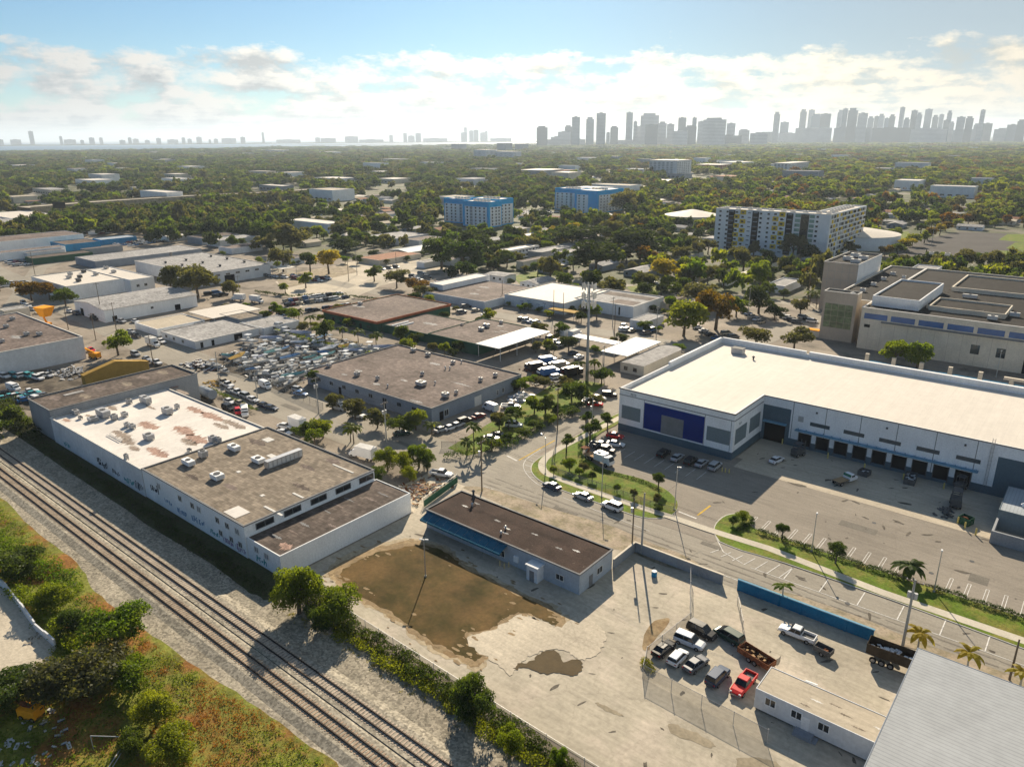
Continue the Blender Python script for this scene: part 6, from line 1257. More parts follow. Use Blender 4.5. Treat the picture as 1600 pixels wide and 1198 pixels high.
# ---- hedges, undergrowth and weeds
def leafline(name, path, w, h, n, size, m, label, cat='hedge', stuff=False, gap=None):
    C = []; R = []
    tot = [0]
    for i in range(len(path)-1): tot.append(tot[-1]+math.dist(path[i], path[i+1]))
    L_ = tot[-1]; k = 0
    while k < L_:
        i = max(j for j in range(len(path)-1) if tot[j] <= k); f = (k-tot[i])/(tot[i+1]-tot[i]); x = path[i][0]+(path[i+1][0]-path[i][0])*f; y = path[i][1]+(path[i+1][1]-path[i][1])*f
        if not gap or not gap(x, y): C.append((x+rnd.uniform(-.25, .25)*w, y+rnd.uniform(-.25, .25)*w, h*.45*rnd.uniform(.7, 1.3))); R.append(w*.5*rnd.uniform(.8, 1.25))
        k += w*.4
    me = leaf_mesh(name, C, R, n, size, m, flat=h/w); o = link(name, me); return tag(o, label, cat, stuff=stuff)
leafline('hedge', [(-45, 131.4), (45, 131.2)], 1.15, 1.15, 17000, .10, m_hedge, 'clipped dark hedge along the parking lot behind the sidewalk', gap=lambda x, y: abs(x+16) < 1.4)
leafline('hedge', pxs((1150, 832), (1172, 822), (1176, 812)), 1.0, .9, 1200, .1, m_hedge, 'short curved hedge at the driveway entrance')
leafline('hedge', pxs((908, 722), (930, 734), (960, 742), (1000, 752), (1032, 768)), 1.0, .8, 2200, .1, m_hedge, 'row of low bushes along the corner parking edge')
leafline('hedge', pxs((330, 612), (365, 628), (400, 645)), 1.6, 1.5, 1600, .16, MATS['leaf_green'], 'green hedge between the left street and the small car yard')
leafline('hedge', pxs((352, 498), (390, 510), (430, 520), (470, 532), (520, 545), (600, 560)), 2.4, 2.2, 2600, .3, MATS['leaf_bright'], 'long overgrown green hedge along the boat yard')
leafline('hedge', pxs((400, 458), (450, 465), (520, 462), (610, 472)), 2.2, 1.8, 2000, .3, MATS['leaf_dark'], 'dark hedge row behind the parked rows of cars')
leafline('hedge', pxs((700, 715), (735, 712), (790, 700), (850, 668), (910, 635)), 2.6, 1.7, 4500, .17, MATS['leaf_green'], 'thick green hedge along the cross street beside the gray warehouse yard')
leafline('climbing_plant', pxs((640, 622), (600, 612), (560, 602), (500, 590)), .8, 2.2, 1500, .18, MATS['leaf_dark'], 'dark creeper along the fence of the gray warehouse', cat='creeper')
fence_line = [(-96, 62.2), (-88.5, 62), (-75, 61.6), (-60, 61.3), (-48, 61), (-30, 60.8)]
leafline('undergrowth', [(x, y-.9) for x, y in fence_line], 2.8, 1.7, 16000, .15, MATS['leaf_green'], 'dark green undergrowth tangled along the railway fence', cat='undergrowth', stuff=True)
leafline('undergrowth', [(x, y-2.6) for x, y in fence_line[1:]], 3.0, 1.0, 16000, .15, MATS['leaf_lime'], 'bright yellow-green ground vines beside the ballast', cat='undergrowth', stuff=True)
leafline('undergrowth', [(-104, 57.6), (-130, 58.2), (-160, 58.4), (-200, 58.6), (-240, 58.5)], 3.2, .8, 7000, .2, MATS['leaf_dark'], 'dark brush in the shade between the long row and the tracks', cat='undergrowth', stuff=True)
leafline('undergrowth', [(-250, 66), (-244, 62), (-222, 60.5), (-212, 60)], 4, 2.4, 3000, .24, MATS['leaf_dark'], 'dark brush around the end block of the long row', cat='undergrowth', stuff=True)
bank = smoothpoly(pxs((-60, 785), (10, 800), (60, 850), (110, 888), (140, 930), (190, 970), (240, 1008), (320, 1064), (410, 1120), (460, 1160), (520, 1225), (260, 1290), (60, 1290), (-100, 1100)), 2)
sand = pxs((-40, 905), (10, 925), (40, 960), (58, 985), (85, 1000), (80, 1030), (45, 1060), (0, 1085), (-40, 1100))
def weeds(n, size, h, m, lo, hi, label):
    xs = [p[0] for p in bank]; ys = [p[1] for p in bank]; C = []; R = []; tries = 0
    while len(C) < n and tries < n*40:
        tries += 1; x = rnd.uniform(min(xs), max(xs)); y = rnd.uniform(min(ys), max(ys))
        if x > 0 or not in_poly(x, y, bank) or in_poly(x, y, sand): continue
        v = mn.noise(Vector((x*.07, y*.07, 1)))+.6*mn.noise(Vector((x*.25, y*.25, 5))) + .012*(x+95)
        if lo <= v < hi: C.append((x, y, h*rnd.uniform(.1, .5))); R.append(rnd.uniform(.3, .8))
    if C: o = link('weeds', leaf_mesh('weeds', C, R, len(C)*9, size, m, flat=.8)); tag(o, label, 'weeds', stuff=True)
weeds(2600, .14, .8, MATS['leaf_bright'], -9, .02, 'green weeds covering the bank left of the tracks')
weeds(1300, .12, .5, MATS['weed_straw'], -.12, .22, 'straw-coloured weeds on the bank near the gravel')
weeds(1300, .12, .6, MATS['weed_russet'], .12, 9, 'rusty brown dried weeds on the lower bank')
leafline('undergrowth', pxs((-20, 850), (40, 875), (80, 905), (105, 930)), 5, 1.6, 8000, .16, MATS['leaf_bright'], 'lush green scrub on the bank above the broken wall', cat='undergrowth', stuff=True)
leafline('undergrowth', pxs((20, 920), (60, 950), (90, 985), (120, 1020)), 3.2, 2.0, 4000, .18, MATS['leaf_bright'], 'bright green creeper spilling over the broken wall', cat='undergrowth', stuff=True)
# tufts along the ballast edge and between yard slabs
C = [(rnd.uniform(-100, -30), 57.4+rnd.uniform(-1.1, .4)**3, .05) for k in range(160)]; tag(link('weeds', leaf_mesh('weeds', C, [.35]*160, 1800, .10, MATS['weed_straw'], flat=.3)), 'sparse straw tufts on the ballast shoulder by the fence', 'weeds', stuff=True)
x, y = g(1010, 1040); tag(link('weeds', leaf_mesh('weeds', [(x, y, .3), (x+1, y-.6, .3), (x-.6, y+.8, .25)], [1, .8, .7], 500, .14, MATS['weed_straw'], flat=.5)), 'dry grass clump at the corner of the chain-link yard', 'weeds', stuff=True)
# ------------------------------------------------------------------ vehicles
def loft(st, m=0):
    b = MB(); n = 8
    for (x, w, zb, zt) in st:
        c = min(.14, (zt-zb)*.3); b.v += [(x, -w*.92, zb), (x, -w, zb+.12), (x, -w, zt-c), (x, -w+c*1.2, zt), (x, w-c*1.2, zt), (x, w, zt-c), (x, w, zb+.12), (x, w*.92, zb)]
    for i in range(len(st)-1):
        for k in range(n): a = i*n+k; c = i*n+(k+1) % n; b.f.append((a, c, c+n, a+n)); b.m.append(m)
    b.f.append(tuple(range(n))[::-1]); b.m.append(m); q = (len(st)-1)*n; b.f.append(tuple(q+k for k in range(n))); b.m.append(m); return b
def flipfix(me):
    bm = bmesh.new(); bm.from_mesh(me); bmesh.ops.recalc_face_normals(bm, faces=bm.faces); bm.to_mesh(me); bm.free(); return me
KIND = {
 'sedan': dict(L=2.35, st=((-2.35,.72,.42,.84),(-2.22,.86,.28,1.0),(-1.3,.91,.24,1.02),(0,.92,.24,1.0),(.95,.91,.24,.96),(1.9,.87,.25,.82),(2.33,.72,.36,.66)), cab=((-1.85,-.80,1.0,.80),(-1.15,-.62,.18,.62),1.0,1.44)),
 'hatchback': dict(L=2.1, st=((-2.1,.74,.42,.95),(-2.0,.86,.28,1.06),(-1.0,.9,.24,1.06),(0,.9,.24,1.02),(.9,.9,.24,.98),(1.7,.86,.25,.86),(2.1,.72,.36,.68)), cab=((-2.0,-.78,1.05,.78),(-1.75,-.62,.3,.62),1.04,1.52)),
 'suv': dict(L=2.4, st=((-2.4,.82,.5,1.06),(-2.3,.92,.34,1.16),(-1,.96,.3,1.16),(.3,.96,.3,1.14),(1.1,.95,.3,1.10),(2.1,.9,.32,1.0),(2.4,.8,.42,.8)), cab=((-2.32,-.86,1.15,.86),(-2.1,-.72,.45,.72),1.14,1.80)),
 'minivan': dict(L=2.5, st=((-2.5,.8,.42,1.05),(-2.4,.92,.28,1.12),(-1,.96,.24,1.12),(.6,.96,.24,1.10),(1.4,.94,.25,1.02),(2.2,.88,.28,.84),(2.5,.76,.36,.7)), cab=((-2.42,-.88,1.75,.88),(-2.2,-.74,.6,.74),1.1,1.74)),
}
def wheels(t, L, w=.92, r=.34, xs=None, near=True):
    b = MB(); b.cyl((0, -.12, 0), (0, .12, 0), r, n=12, m=0); me = b.mesh('wheel', m_tyre); c = MB(); c.cyl((0, -.13, 0), (0, .13, 0), r*.58, n=10, m=0); rm = c.mesh('rim', m_rim)
    for x in xs or (-L*.60, L*.62):
        for s in (-1, 1):
            o = link('wheel', me, t, (x, s*(w-.1), r)); link('rim', rm, o)
def glasshouse(t, c, name='cabin_glass'):
    (x0, y0, x1, y1), (a0, b0, a1, b1), z0, z1 = c; b = MB(); b.frus((x0, y0, x1, y1), (a0, b0, a1, b1), z0-.03, z1); b.build(name, m_cglass, t)
    r = MB(); r.frus((a0-.06, b0-.05, a1+.06, b1+.05), (a0+.05, b0+.06, a1-.05, b1-.06), z1-.03, z1+.05); r.build('roof', PAINT['white'], t)
    p = MB(); 
    for s in (-1, 1):
        for (u, v) in ((x0, a0), (x1, a1), ((x0+x1)/2, (a0+a1)/2)):
            yb, yt = s*abs(y1)*1.005, s*abs(b1)*1.01; p.quad((u-.05, yb, z0), (u+.05, yb, z0), (v+.05, yt, z1), (v-.05, yt, z1))
    p.build('pillars', m_trimdk, t)
def car_proto(kind):
    t = thing('parked_car', '', 'car', (0, 0, -50)); K = KIND[kind]; L = K['L']
    b = loft(K['st']); o = b.build('body', PAINT['white'], t); flipfix(o.data); wheels(t, L, K['st'][3][1])
    glasshouse(t, K['cab']); W_2 = K['st'][3][1]; zt = K['st'][-1][3]
    for s in (-1, 1):
        a = MB(); a.box(L-.12, s*.62-.16, zt-.2, L+.0, s*.62+.16, zt-.04); a.build('headlight', m_wl, t)
        a = MB(); a.box(-L-.01, s*.66-.14, .72, -L+.12, s*.66+.14, .88); a.build('tail_light', m_red_l, t)
        a = MB(); a.box(.75, s*(W_2+.02)-.09, .98, .92, s*(W_2+.02)+.09, 1.1); a.build('mirror', m_trimdk, t)
    a = MB(); a.box(-L-.04, -.8, .34, -L+.1, .8, .5); a.box(L-.12, -.78, .3, L+.04, .78, .46); a.build('bumper', m_hvacd, t)
    return t
def pickup_proto():
    t = thing('pickup_truck', '', 'pickup truck', (0, 0, -50)); b = loft(((-.75,.95,.42,1.12),(.0,.96,.4,1.12),(1.1,.95,.4,1.12),(2.3,.92,.42,1.04),(2.75,.84,.5,.85))); flipfix(b.build('body', PAINT['white'], t).data)
    a = MB(); a.box(-2.8, -.95, .55, -.76, .95, .72); a.box(-2.8, -.95, .72, -.76, -.82, 1.15); a.box(-2.8, .82, .72, -.76, .95, 1.15); a.box(-2.8, -.82, .72, -2.68, .82, 1.15); a.build('bed', PAINT['white'], t)
    a = MB(); a.box(-2.67, -.81, .73, -.78, .81, .76); a.build('bed_liner', m_hvacd, t)
    glasshouse(t, ((-.72, -.84, 1.25, .84), (-.55, -.70, .62, .70), 1.1, 1.78)); wheels(t, 2.8, .95, .38, (-1.75, 1.85))
    for s in (-1, 1):
        a = MB(); a.box(2.62, s*.68-.16, .72, 2.77, s*.68+.16, .9); a.build('headlight', m_wl, t)
        a = MB(); a.box(-2.82, s*.88-.06, .8, -2.7, s*.88+.06, 1.08); a.build('tail_light', m_red_l, t)
    a = MB(); a.box(-2.95, -.85, .45, -2.8, .85, .6); a.box(2.7, -.85, .42, 2.86, .85, .62); a.build('bumper', m_rim, t)
    return t
def van_proto():
    t = thing('cargo_van', '', 'van', (0, 0, -50)); b = loft(((-2.75,.88,.4,2.25),(-2.6,.97,.3,2.4),(0,.98,.28,2.42),(1.2,.97,.28,2.38),(1.75,.95,.28,1.9),(2.1,.94,.28,1.2),(2.7,.86,.32,.95))); flipfix(b.build('body', PAINT['white'], t).data)
    a = MB(); a.quad((1.28, -.8, 2.3), (1.28, .8, 2.3), (2.06, .86, 1.3), (2.06, -.86, 1.3)); a.v = [(x+.05, y, z+.05) for x, y, z in a.v]; a.build('windscreen', m_cglass, t)
    for s in (-1, 1):
        a = MB(); a.quad((.5, s*.99, 1.35), (1.75, s*.97, 1.3), (1.3, s*.985, 1.95), (.5, s*.99, 2.0)); a.build('side_window', m_cglass, t)
        a = MB(); a.box(2.6, s*.65-.15, .7, 2.74, s*.65+.15, .9); a.build('headlight', m_wl, t)
    wheels(t, 2.7, .97, .36); return t
def boxtruck_proto():
    t = thing('box_truck', '', 'truck', (0, 0, -50)); b = MB(); b.box(-3.9, -1.2, .95, 1.3, 1.2, 3.4); b.build('cargo_box', PAINT['white'], t)
    a = MB(); a.box(-3.92, -1.22, 3.38, 1.32, 1.22, 3.46); a.build('box_roof', m_trim, t)
    b = loft(((1.45,1.0,.5,2.3),(2.2,1.02,.45,2.35),(2.7,1.0,.45,1.5),(3.5,.95,.5,1.25))); flipfix(b.build('body', PAINT['white'], t).data)
    a = MB(); a.quad((2.28, -.85, 2.22), (2.28, .85, 2.22), (2.74, .88, 1.52), (2.74, -.88, 1.52)); a.v = [(x+.04, y, z+.04) for x, y, z in a.v]; a.build('windscreen', m_cglass, t)
    a = MB(); a.box(-3.8, -.5, .6, 3.3, .5, .94); a.build('chassis', m_hvacd, t); wheels(t, 3.5, 1.1, .42, (-2.4, 2.6)); return t
PROTO = {}; USED = {}
COLW = {'navy': 'dark blue', 'darkred': 'dark red', 'grey': 'gray'}
def vehicle(kind, color, x, y, deg, label, group=None, z=.06):
    rz = math.radians(deg); p = PAINT[color]; mats = {'body': p, 'roof': p, 'bed': p, 'cargo_box': PAINT['white'] if color != 'beige' else p, 'far_car': p}
    if kind not in PROTO:
        PROTO[kind] = car_proto(kind) if kind in KIND else {'pickup': pickup_proto, 'van': van_proto, 'boxtruck': boxtruck_proto}[kind](); THINGS.remove(PROTO[kind])
        t = PROTO[kind]; t.location = (0, 0, -50); KIDS[t.name] = [(c, kids(c)) for c in kids(t)]
    t = dup(PROTO[kind], (x, y, z), rz, label, group, mats=mats); return t
def V(kind, color, px, py, deg, label, group=None, z=.06): x, y = g(px, py); return vehicle(kind, color, x, y, deg, label, group, z)
# lower-right yard
V('suv', 'white', 1077, 1007, 3, 'white sport utility vehicle parked across the front of the chain-link yard'); V('suv', 'black', 1096, 991, -6, 'black vehicle with roof rails behind the white one in the chain-link yard')
V('hatchback', 'white', 1059, 1032, 88, 'white hatchback squeezed between dark cars in the chain-link yard'); V('sedan', 'black', 1037, 1018, 84, 'black car at the left corner of the chain-link yard'); V('sedan', 'grey', 1087, 1042, 80, 'dark gray car right of the white hatchback in the chain-link yard')
V('suv', 'navy', 1121, 1062, 86, 'dark blue car with red-striped roof bars left of the red pickup'); V('pickup', 'red', 1161, 1074, -92, 'bright red pickup truck with a sunshade behind its windscreen'); V('minivan', 'green', 1138, 998, 168, 'dark green minivan with a pale hood above the rusty trailer')
V('pickup', 'white', 1245, 995, 180, 'white pickup truck with a dark loaded bed beside the blue wall')
x, y = g(1161, 1074); b = MB(); b.quad((-.5, 1.28, 1.32), (.5, 1.28, 1.32), (.45, .85, 1.68), (-.45, .85, 1.68))
# street
V('sedan', 'navy', 862, 763, 176, 'dark sedan parked first at the corner lawn'); V('sedan', 'silver', 911, 779, 176, 'silver sedan parked between the dark sedan and the white one'); V('suv', 'white', 956, 795, 176, 'white sport utility vehicle parked third at the corner lawn')
# corner lot
V('sedan', 'white', 962, 697, 20, 'white car behind the lift truck in the corner lot'); V('sedan', 'red', 961, 684, 15, 'red car in the shade beside the warehouse corner'); V('pickup', 'grey', 938, 700, 10, 'gray pickup left of the white car in the corner lot'); V('suv', 'black', 947, 707, 12, 'black car between the lift truck and the white car')
for i, (px, py, c) in enumerate(((1037, 712, 'black'), (1058, 718, 'silver'), (1079, 724, 'black'), (1096, 727, 'silver'), (1117, 732, 'silver'))): V('sedan' if i % 2 else 'suv', c, px, py, 90, '%s car parked in the shade under the navy panel' % c, 'cars parked in the shade of the warehouse')
V('sedan', 'white', 1213, 722, 78, 'white car alone in the shaded dock yard')
# cars south and east of the gray warehouse
for (px, py, c, k) in ((690, 674, 'silver', 'sedan'), (704, 671, 'white', 'sedan'), (715, 667, 'silver', 'sedan'), (726, 661, 'black', 'suv'), (748, 653, 'darkred', 'sedan'), (780, 683, 'black', 'sedan'), (768, 688, 'silver', 'sedan'), (803, 667, 'white', 'suv'), (798, 638, 'white', 'pickup'), (925, 629, 'white', 'pickup'), (930, 634, 'red', 'sedan'), (952, 620, 'black', 'suv'), (935, 625, 'silver', 'sedan')):
    V(k, c, px, py, 85 if px < 760 else 30, '%s %s parked near the cross street' % (COLW.get(c, c), {'suv': 'utility car', 'sedan': 'car', 'pickup': 'pickup'}[k]), 'cars by the cross street')
V('van', 'white', 766, 641, 172, 'white cargo van parked along the right side of the gray warehouse'); V('van', 'silver', 530, 640, 5, 'covered pale vehicle under the trees before the gray warehouse'); V('suv', 'white', 560, 652, 8, 'white utility car under the trees before the gray warehouse'); V('sedan', 'green', 628, 680, 60, 'faded green car at the yard entrance of the gray warehouse'); V('sedan', 'blue', 470, 618, 20, 'blue tarp-covered car by the boat yard corner'); V('hatchback', 'silver', 466, 611, 15, 'pale car behind the blue tarp-covered one')
# left street
V('van', 'white', 415, 606, -4, 'white cargo van driving past the boat yard'); V('van', 'white', 383, 648, -30, 'white high-roof van in the small car yard'); V('hatchback', 'red', 372, 646, -25, 'red small car beside the high-roof van'); V('sedan', 'navy', 413, 636, 10, 'dark blue car at the end of the hedge row, nearer road'); V('sedan', 'navy', 424, 640, 12, 'second dark blue car at the end of the hedge row')
V('sedan', 'white', 446, 669, 20, 'upper of the two white cars behind the long row'); V('sedan', 'white', 444, 679, 20, 'lower of the two white cars behind the long row')
for (px, py, c, k) in ((356, 604, 'white', 'pickup'), (349, 600, 'beige', 'pickup'), (361, 613, 'silver', 'sedan'), (371, 616, 'white', 'pickup'), (385, 622, 'silver', 'suv'), (396, 627, 'white', 'sedan'), (359, 630, 'white', 'sedan'), (357, 641, 'black', 'suv'), (376, 633, 'beige', 'sedan'), (340, 575, 'silver', 'sedan'), (245, 569, 'white', 'pickup'), (230, 563, 'silver', 'sedan'), (212, 556, 'silver', 'suv'), (150, 556, 'silver', 'sedan'), (143, 549, 'red', 'sedan'), (252, 536, 'white', 'pickup'), (240, 541, 'white', 'boxtruck'), (205, 520, 'silver', 'sedan'), (213, 527, 'black', 'pickup'), (212, 504, 'white', 'sedan'), (190, 504, 'silver', 'pickup'), (110, 488, 'white', 'sedan'), (120, 492, 'navy', 'suv'), (148, 500, 'black', 'suv')):
    V(k, c, px, py, 0 if py > 530 else 5, '%s %s on the left street' % (COLW.get(c, c), {'suv': 'utility car', 'sedan': 'car', 'pickup': 'pickup', 'boxtruck': 'box truck'}[k]), 'vehicles along the left street')
V('boxtruck', 'white', 566, 716, 190, 'white box truck parked between the palms and the tree clump'); V('boxtruck', 'white', 470, 672, 0, 'white box truck behind the two white cars'); V('van', 'white', 22, 610, 10, 'white vehicle at the left edge behind the dark block')
V('boxtruck', 'white', 402, 473, 12, 'white box truck left of the parked rows'); V('boxtruck', 'white', 372, 470, 200, 'white truck cab beside the box truck'); V('pickup', 'white', 690, 744, 20, 'white pickup with ladder rack at the scrap yard gate', None)
V('boxtruck', 'white', 886, 527, 90, 'left of two white trailers in the monopole yard'); V('boxtruck', 'white', 900, 528, 90, 'right of two white trailers in the monopole yard'); V('suv', 'black', 888, 538, 5, 'black car in front of the white trailers')
for i in range(22):
    px, py = (8+i*7.5, 590+rnd.uniform(-2, 4)) if i < 10 else (4+(i-10)*6, 618+rnd.uniform(-4, 10)); V(rnd.choice(('sedan', 'suv', 'sedan', 'pickup')), rnd.choice(('white', 'silver', 'black', 'blue', 'grey', 'white', 'teal')), px, py, rnd.choice((85, 95, 10)), '%s vehicle in the yard behind the dark end block' % '', 'vehicles in the yard behind the end block')
# farther vehicles: a single mesh each
def farmesh(kind):
    K = KIND.get(kind) or KIND['suv']; b = loft(K['st']); n = len(b.f); (x0, y0, x1, y1), (a0, b0, a1, b1), z0, z1 = K['cab']; b.frus((x0, y0, x1, y1), (a0, b0, a1, b1), z0-.03, z1, 1, 0)
    for x in (-K['L']*.6, K['L']*.62):
        for s in (-1, 1): b.cyl((x, s*.72, .33), (x, s*.94, .33), .33, n=8, m=2)
    return flipfix(b.mesh('parked_car', [PAINT['white'], m_cglass, m_tyre]))
FMESH = {k: farmesh(k) for k in KIND}
FB = MB(); FB.box(-3.2, -1.15, .9, 1.6, 1.15, 3.1, 0); FB.box(1.7, -1.05, .5, 3.2, 1.05, 2.1, 0); FB.box(2.2, -.9, 1.5, 3.25, .9, 2.05, 1); FB.box(-3, -1, .3, 3, 1, .9, 2); FMESH['truck'] = FB.mesh('parked_truck', [PAINT['white'], m_cglass, m_tyre])
farn = 0
FVL = []
def FV(*a): FVL.append(a)
def FV_(kind, color, x, y, deg, where, group):
    global farn
    o = link('parked_truck' if kind == 'truck' else 'parked_car', FMESH[kind], None, (x, y, .05), math.radians(deg)); o.material_slots[0].link = 'OBJECT'; o.material_slots[0].material = PAINT[color]
    tag(o, '%s %s %s' % (COLW.get(color, color), {'truck': 'truck', 'suv': 'utility car', 'minivan': 'minivan', 'hatchback': 'small car', 'sedan': 'car'}[kind], where), 'truck' if kind == 'truck' else 'car', group); farn += 1
PC = ('white', 'white', 'silver', 'silver', 'grey', 'black', 'navy', 'white', 'beige', 'darkred', 'blue', 'black')
fr = random.Random(3)
def lot(p0, p1, n, rows, sp, deg, where, group, p=.85, kinds=('sedan', 'suv', 'hatchback', 'minivan'), row2=None):
    a = np.array(g(*p0)); c = np.array(g(*p1)); d = (c-a)/np.linalg.norm(c-a); nn = np.array([-d[1], d[0]])
    for r in range(rows):
        for k in range(n):
            if fr.random() > p: continue
            q = a+(c-a)*(k/max(1, n-1))+nn*sp*r
            if clear(q[0], q[1], .5) and all(math.hypot(q[0]-u, q[1]-v) > rr*.6 for u, v, rr in TREES): FV(fr.choice(kinds), fr.choice(PC), q[0], q[1], deg+fr.uniform(-4, 4), where, group)
GA = 'vehicles in the rows left of the orange-rimmed building'
lot((452, 478), (540, 466), 13, 1, 0, 88, 'in rows left of the orange-rimmed building', GA, .95); lot((448, 472), (530, 460), 12, 1, 0, 88, 'in rows left of the orange-rimmed building', GA, .95); lot((485, 487), (545, 478), 8, 1, 0, 88, 'in rows left of the orange-rimmed building', GA, .9); lot((412, 490), (445, 496), 6, 2, 6, 80, 'in rows left of the orange-rimmed building', GA, .9)
lot((415, 432), (500, 440), 12, 2, 7, 5, 'on the lot behind the ventilated warehouse', 'vehicles on the lot by the ventilated warehouse', .8)
lot((640, 430), (665, 445), 6, 2, 7, 40, 'in the small yard before the big rounded trees', 'vehicles before the big rounded trees', .8, ('suv', 'truck', 'sedan'))
lot((25, 416), (100, 408), 14, 3, 9, 80, 'in the walled yard behind the sunlit warehouse', 'vehicles in the walled yard', .85)
lot((100, 372), (195, 362), 14, 3, 12, 70, 'in the crowded lot at the upper left', 'vehicles in the upper left lot', .8, ('truck', 'suv', 'sedan'))
lot((205, 385), (300, 372), 16, 3, 9, 80, 'on the lot in front of the left-hand trees', 'vehicles before the left-hand trees', .8)
lot((10, 448), (40, 445), 6, 2, 7, 80, 'beside the green tree at the left edge', 'vehicles at the left edge', .8)
lot((805, 340), (870, 332), 24, 4, 10, 60, 'in the car park between the blue and white blocks', 'vehicles between the blue and white blocks', .75); lot((780, 325), (850, 318), 18, 3, 12, 60, 'in the car park between the blue and white blocks', 'vehicles between the blue and white blocks', .6)
lot((880, 285), (1000, 272), 26, 2, 14, 20, 'on the highway', 'vehicles on the highway', .7, ('sedan', 'truck', 'suv')); lot((800, 296), (880, 284), 16, 2, 14, 20, 'on the highway', 'vehicles on the highway', .7, ('sedan', 'truck', 'suv'))
lot((765, 460), (790, 472), 4, 1, 0, 80, 'beside the long low strip building', 'vehicles at the strip building', 1); lot((700, 463), (715, 465), 2, 1, 0, 20, 'beside the long low strip building', 'vehicles at the strip building', 1, ('truck',))
lot((965, 515), (1010, 522), 7, 2, 6, 85, 'under the pale awnings near the broad yellow-green tree', 'vehicles near the broad yellow-green tree', .85); lot((1080, 508), (1120, 530), 5, 2, 7, 60, 'near the broad yellow-green tree', 'vehicles near the broad yellow-green tree', .8)
lot((1150, 480), (1190, 505), 7, 1, 0, 80, 'along the road to the beige tower', 'vehicles along the road to the beige tower', .9); lot((1225, 496), (1245, 505), 4, 2, 7, 5, 'along the road to the beige tower', 'vehicles along the road to the beige tower', 1); lot((1165, 565), (1270, 588), 11, 1, 0, 85, 'behind the white warehouse roof', 'vehicles behind the white warehouse', .9)
lot((1010, 448), (1060, 452), 6, 2, 8, 5, 'on the small road by the yellow-crowned tree', 'vehicles on the small road', .9); lot((1085, 443), (1110, 452), 4, 1, 0, 60, 'near the white mobile office', 'vehicles near the mobile office', 1)
lot((830, 575), (870, 592), 5, 2, 7, 70, 'among the junk beside the monopole', 'vehicles beside the monopole', .8, ('truck', 'suv')); lot((815, 500), (838, 506), 4, 1, 0, 85, 'under the loading canopy', 'vehicles under the canopy', 1)
lot((820, 420), (850, 414), 5, 1, 0, 5, 'between the walk-up apartments', 'vehicles between the apartments', 1); lot((560, 358), (590, 352), 8, 2, 9, 70, 'beside the bright store', 'vehicles beside the bright store', .8)
lot((700, 480), (745, 500), 7, 2, 7, 70, 'beside the green link building', 'vehicles beside the green link building', .7)
lot((640, 525), (700, 535), 0, 1, 0, 0, '', '') if False else None
lot((860, 530), (905, 560), 6, 1, 0, 85, 'in the monopole yard', 'vehicles in the monopole yard', .8)
lot((575, 425), (660, 412), 9, 1, 0, 5, 'along the avenue across the dusty lot', 'vehicles on the dusty avenue', .6); lot((300, 470), (350, 462), 5, 2, 8, 70, 'behind the white canopy', 'vehicles behind the white canopy', .8)
lot((60, 490), (30, 470), 5, 1, 0, 0, 'along the street at the left edge', 'vehicles at the left edge', .8); lot((620, 475), (690, 490), 8, 1, 0, 20, 'behind the orange-rimmed building', 'vehicles behind the orange-rimmed building', .7)
FVL.sort(key=lambda a: math.hypot(a[2], a[3]))
for a in FVL[:165]: FV_(*a)
b = MB(); slot = {c: i+2 for i, c in enumerate(PAINT)}
for (kind, color, x, y, deg, _, _) in FVL[165:]:
    c, s_ = math.cos(math.radians(deg)), math.sin(math.radians(deg)); big = kind == 'truck'; i = len(b.v); m = slot[color]; L_, w_, h_ = (3.3, 1.15, 2.9) if big else (2.3, .92, .98)
    b.frus((-L_, -w_, L_, w_), (-L_*.96, -w_*.95, L_*.92, w_*.95), .3, h_, m)
    if not big: b.frus((-L_*.8, -w_*.9, L_*.35, w_*.9), (-L_*.6, -w_*.7, L_*.08, w_*.7), h_, 1.5, 0, m)
    for q in range(i, len(b.v)): X, Y_, Z = b.v[q]; b.v[q] = (x+X*c-Y_*s_, y+X*s_+Y_*c, Z+.05)
tag(b.build('distant_traffic', [m_cglass, m_tyre]+list(PAINT.values())), 'distant vehicles crowding the far car parks and the highway', 'traffic', stuff=True)
print('far vehicles', len(FVL))
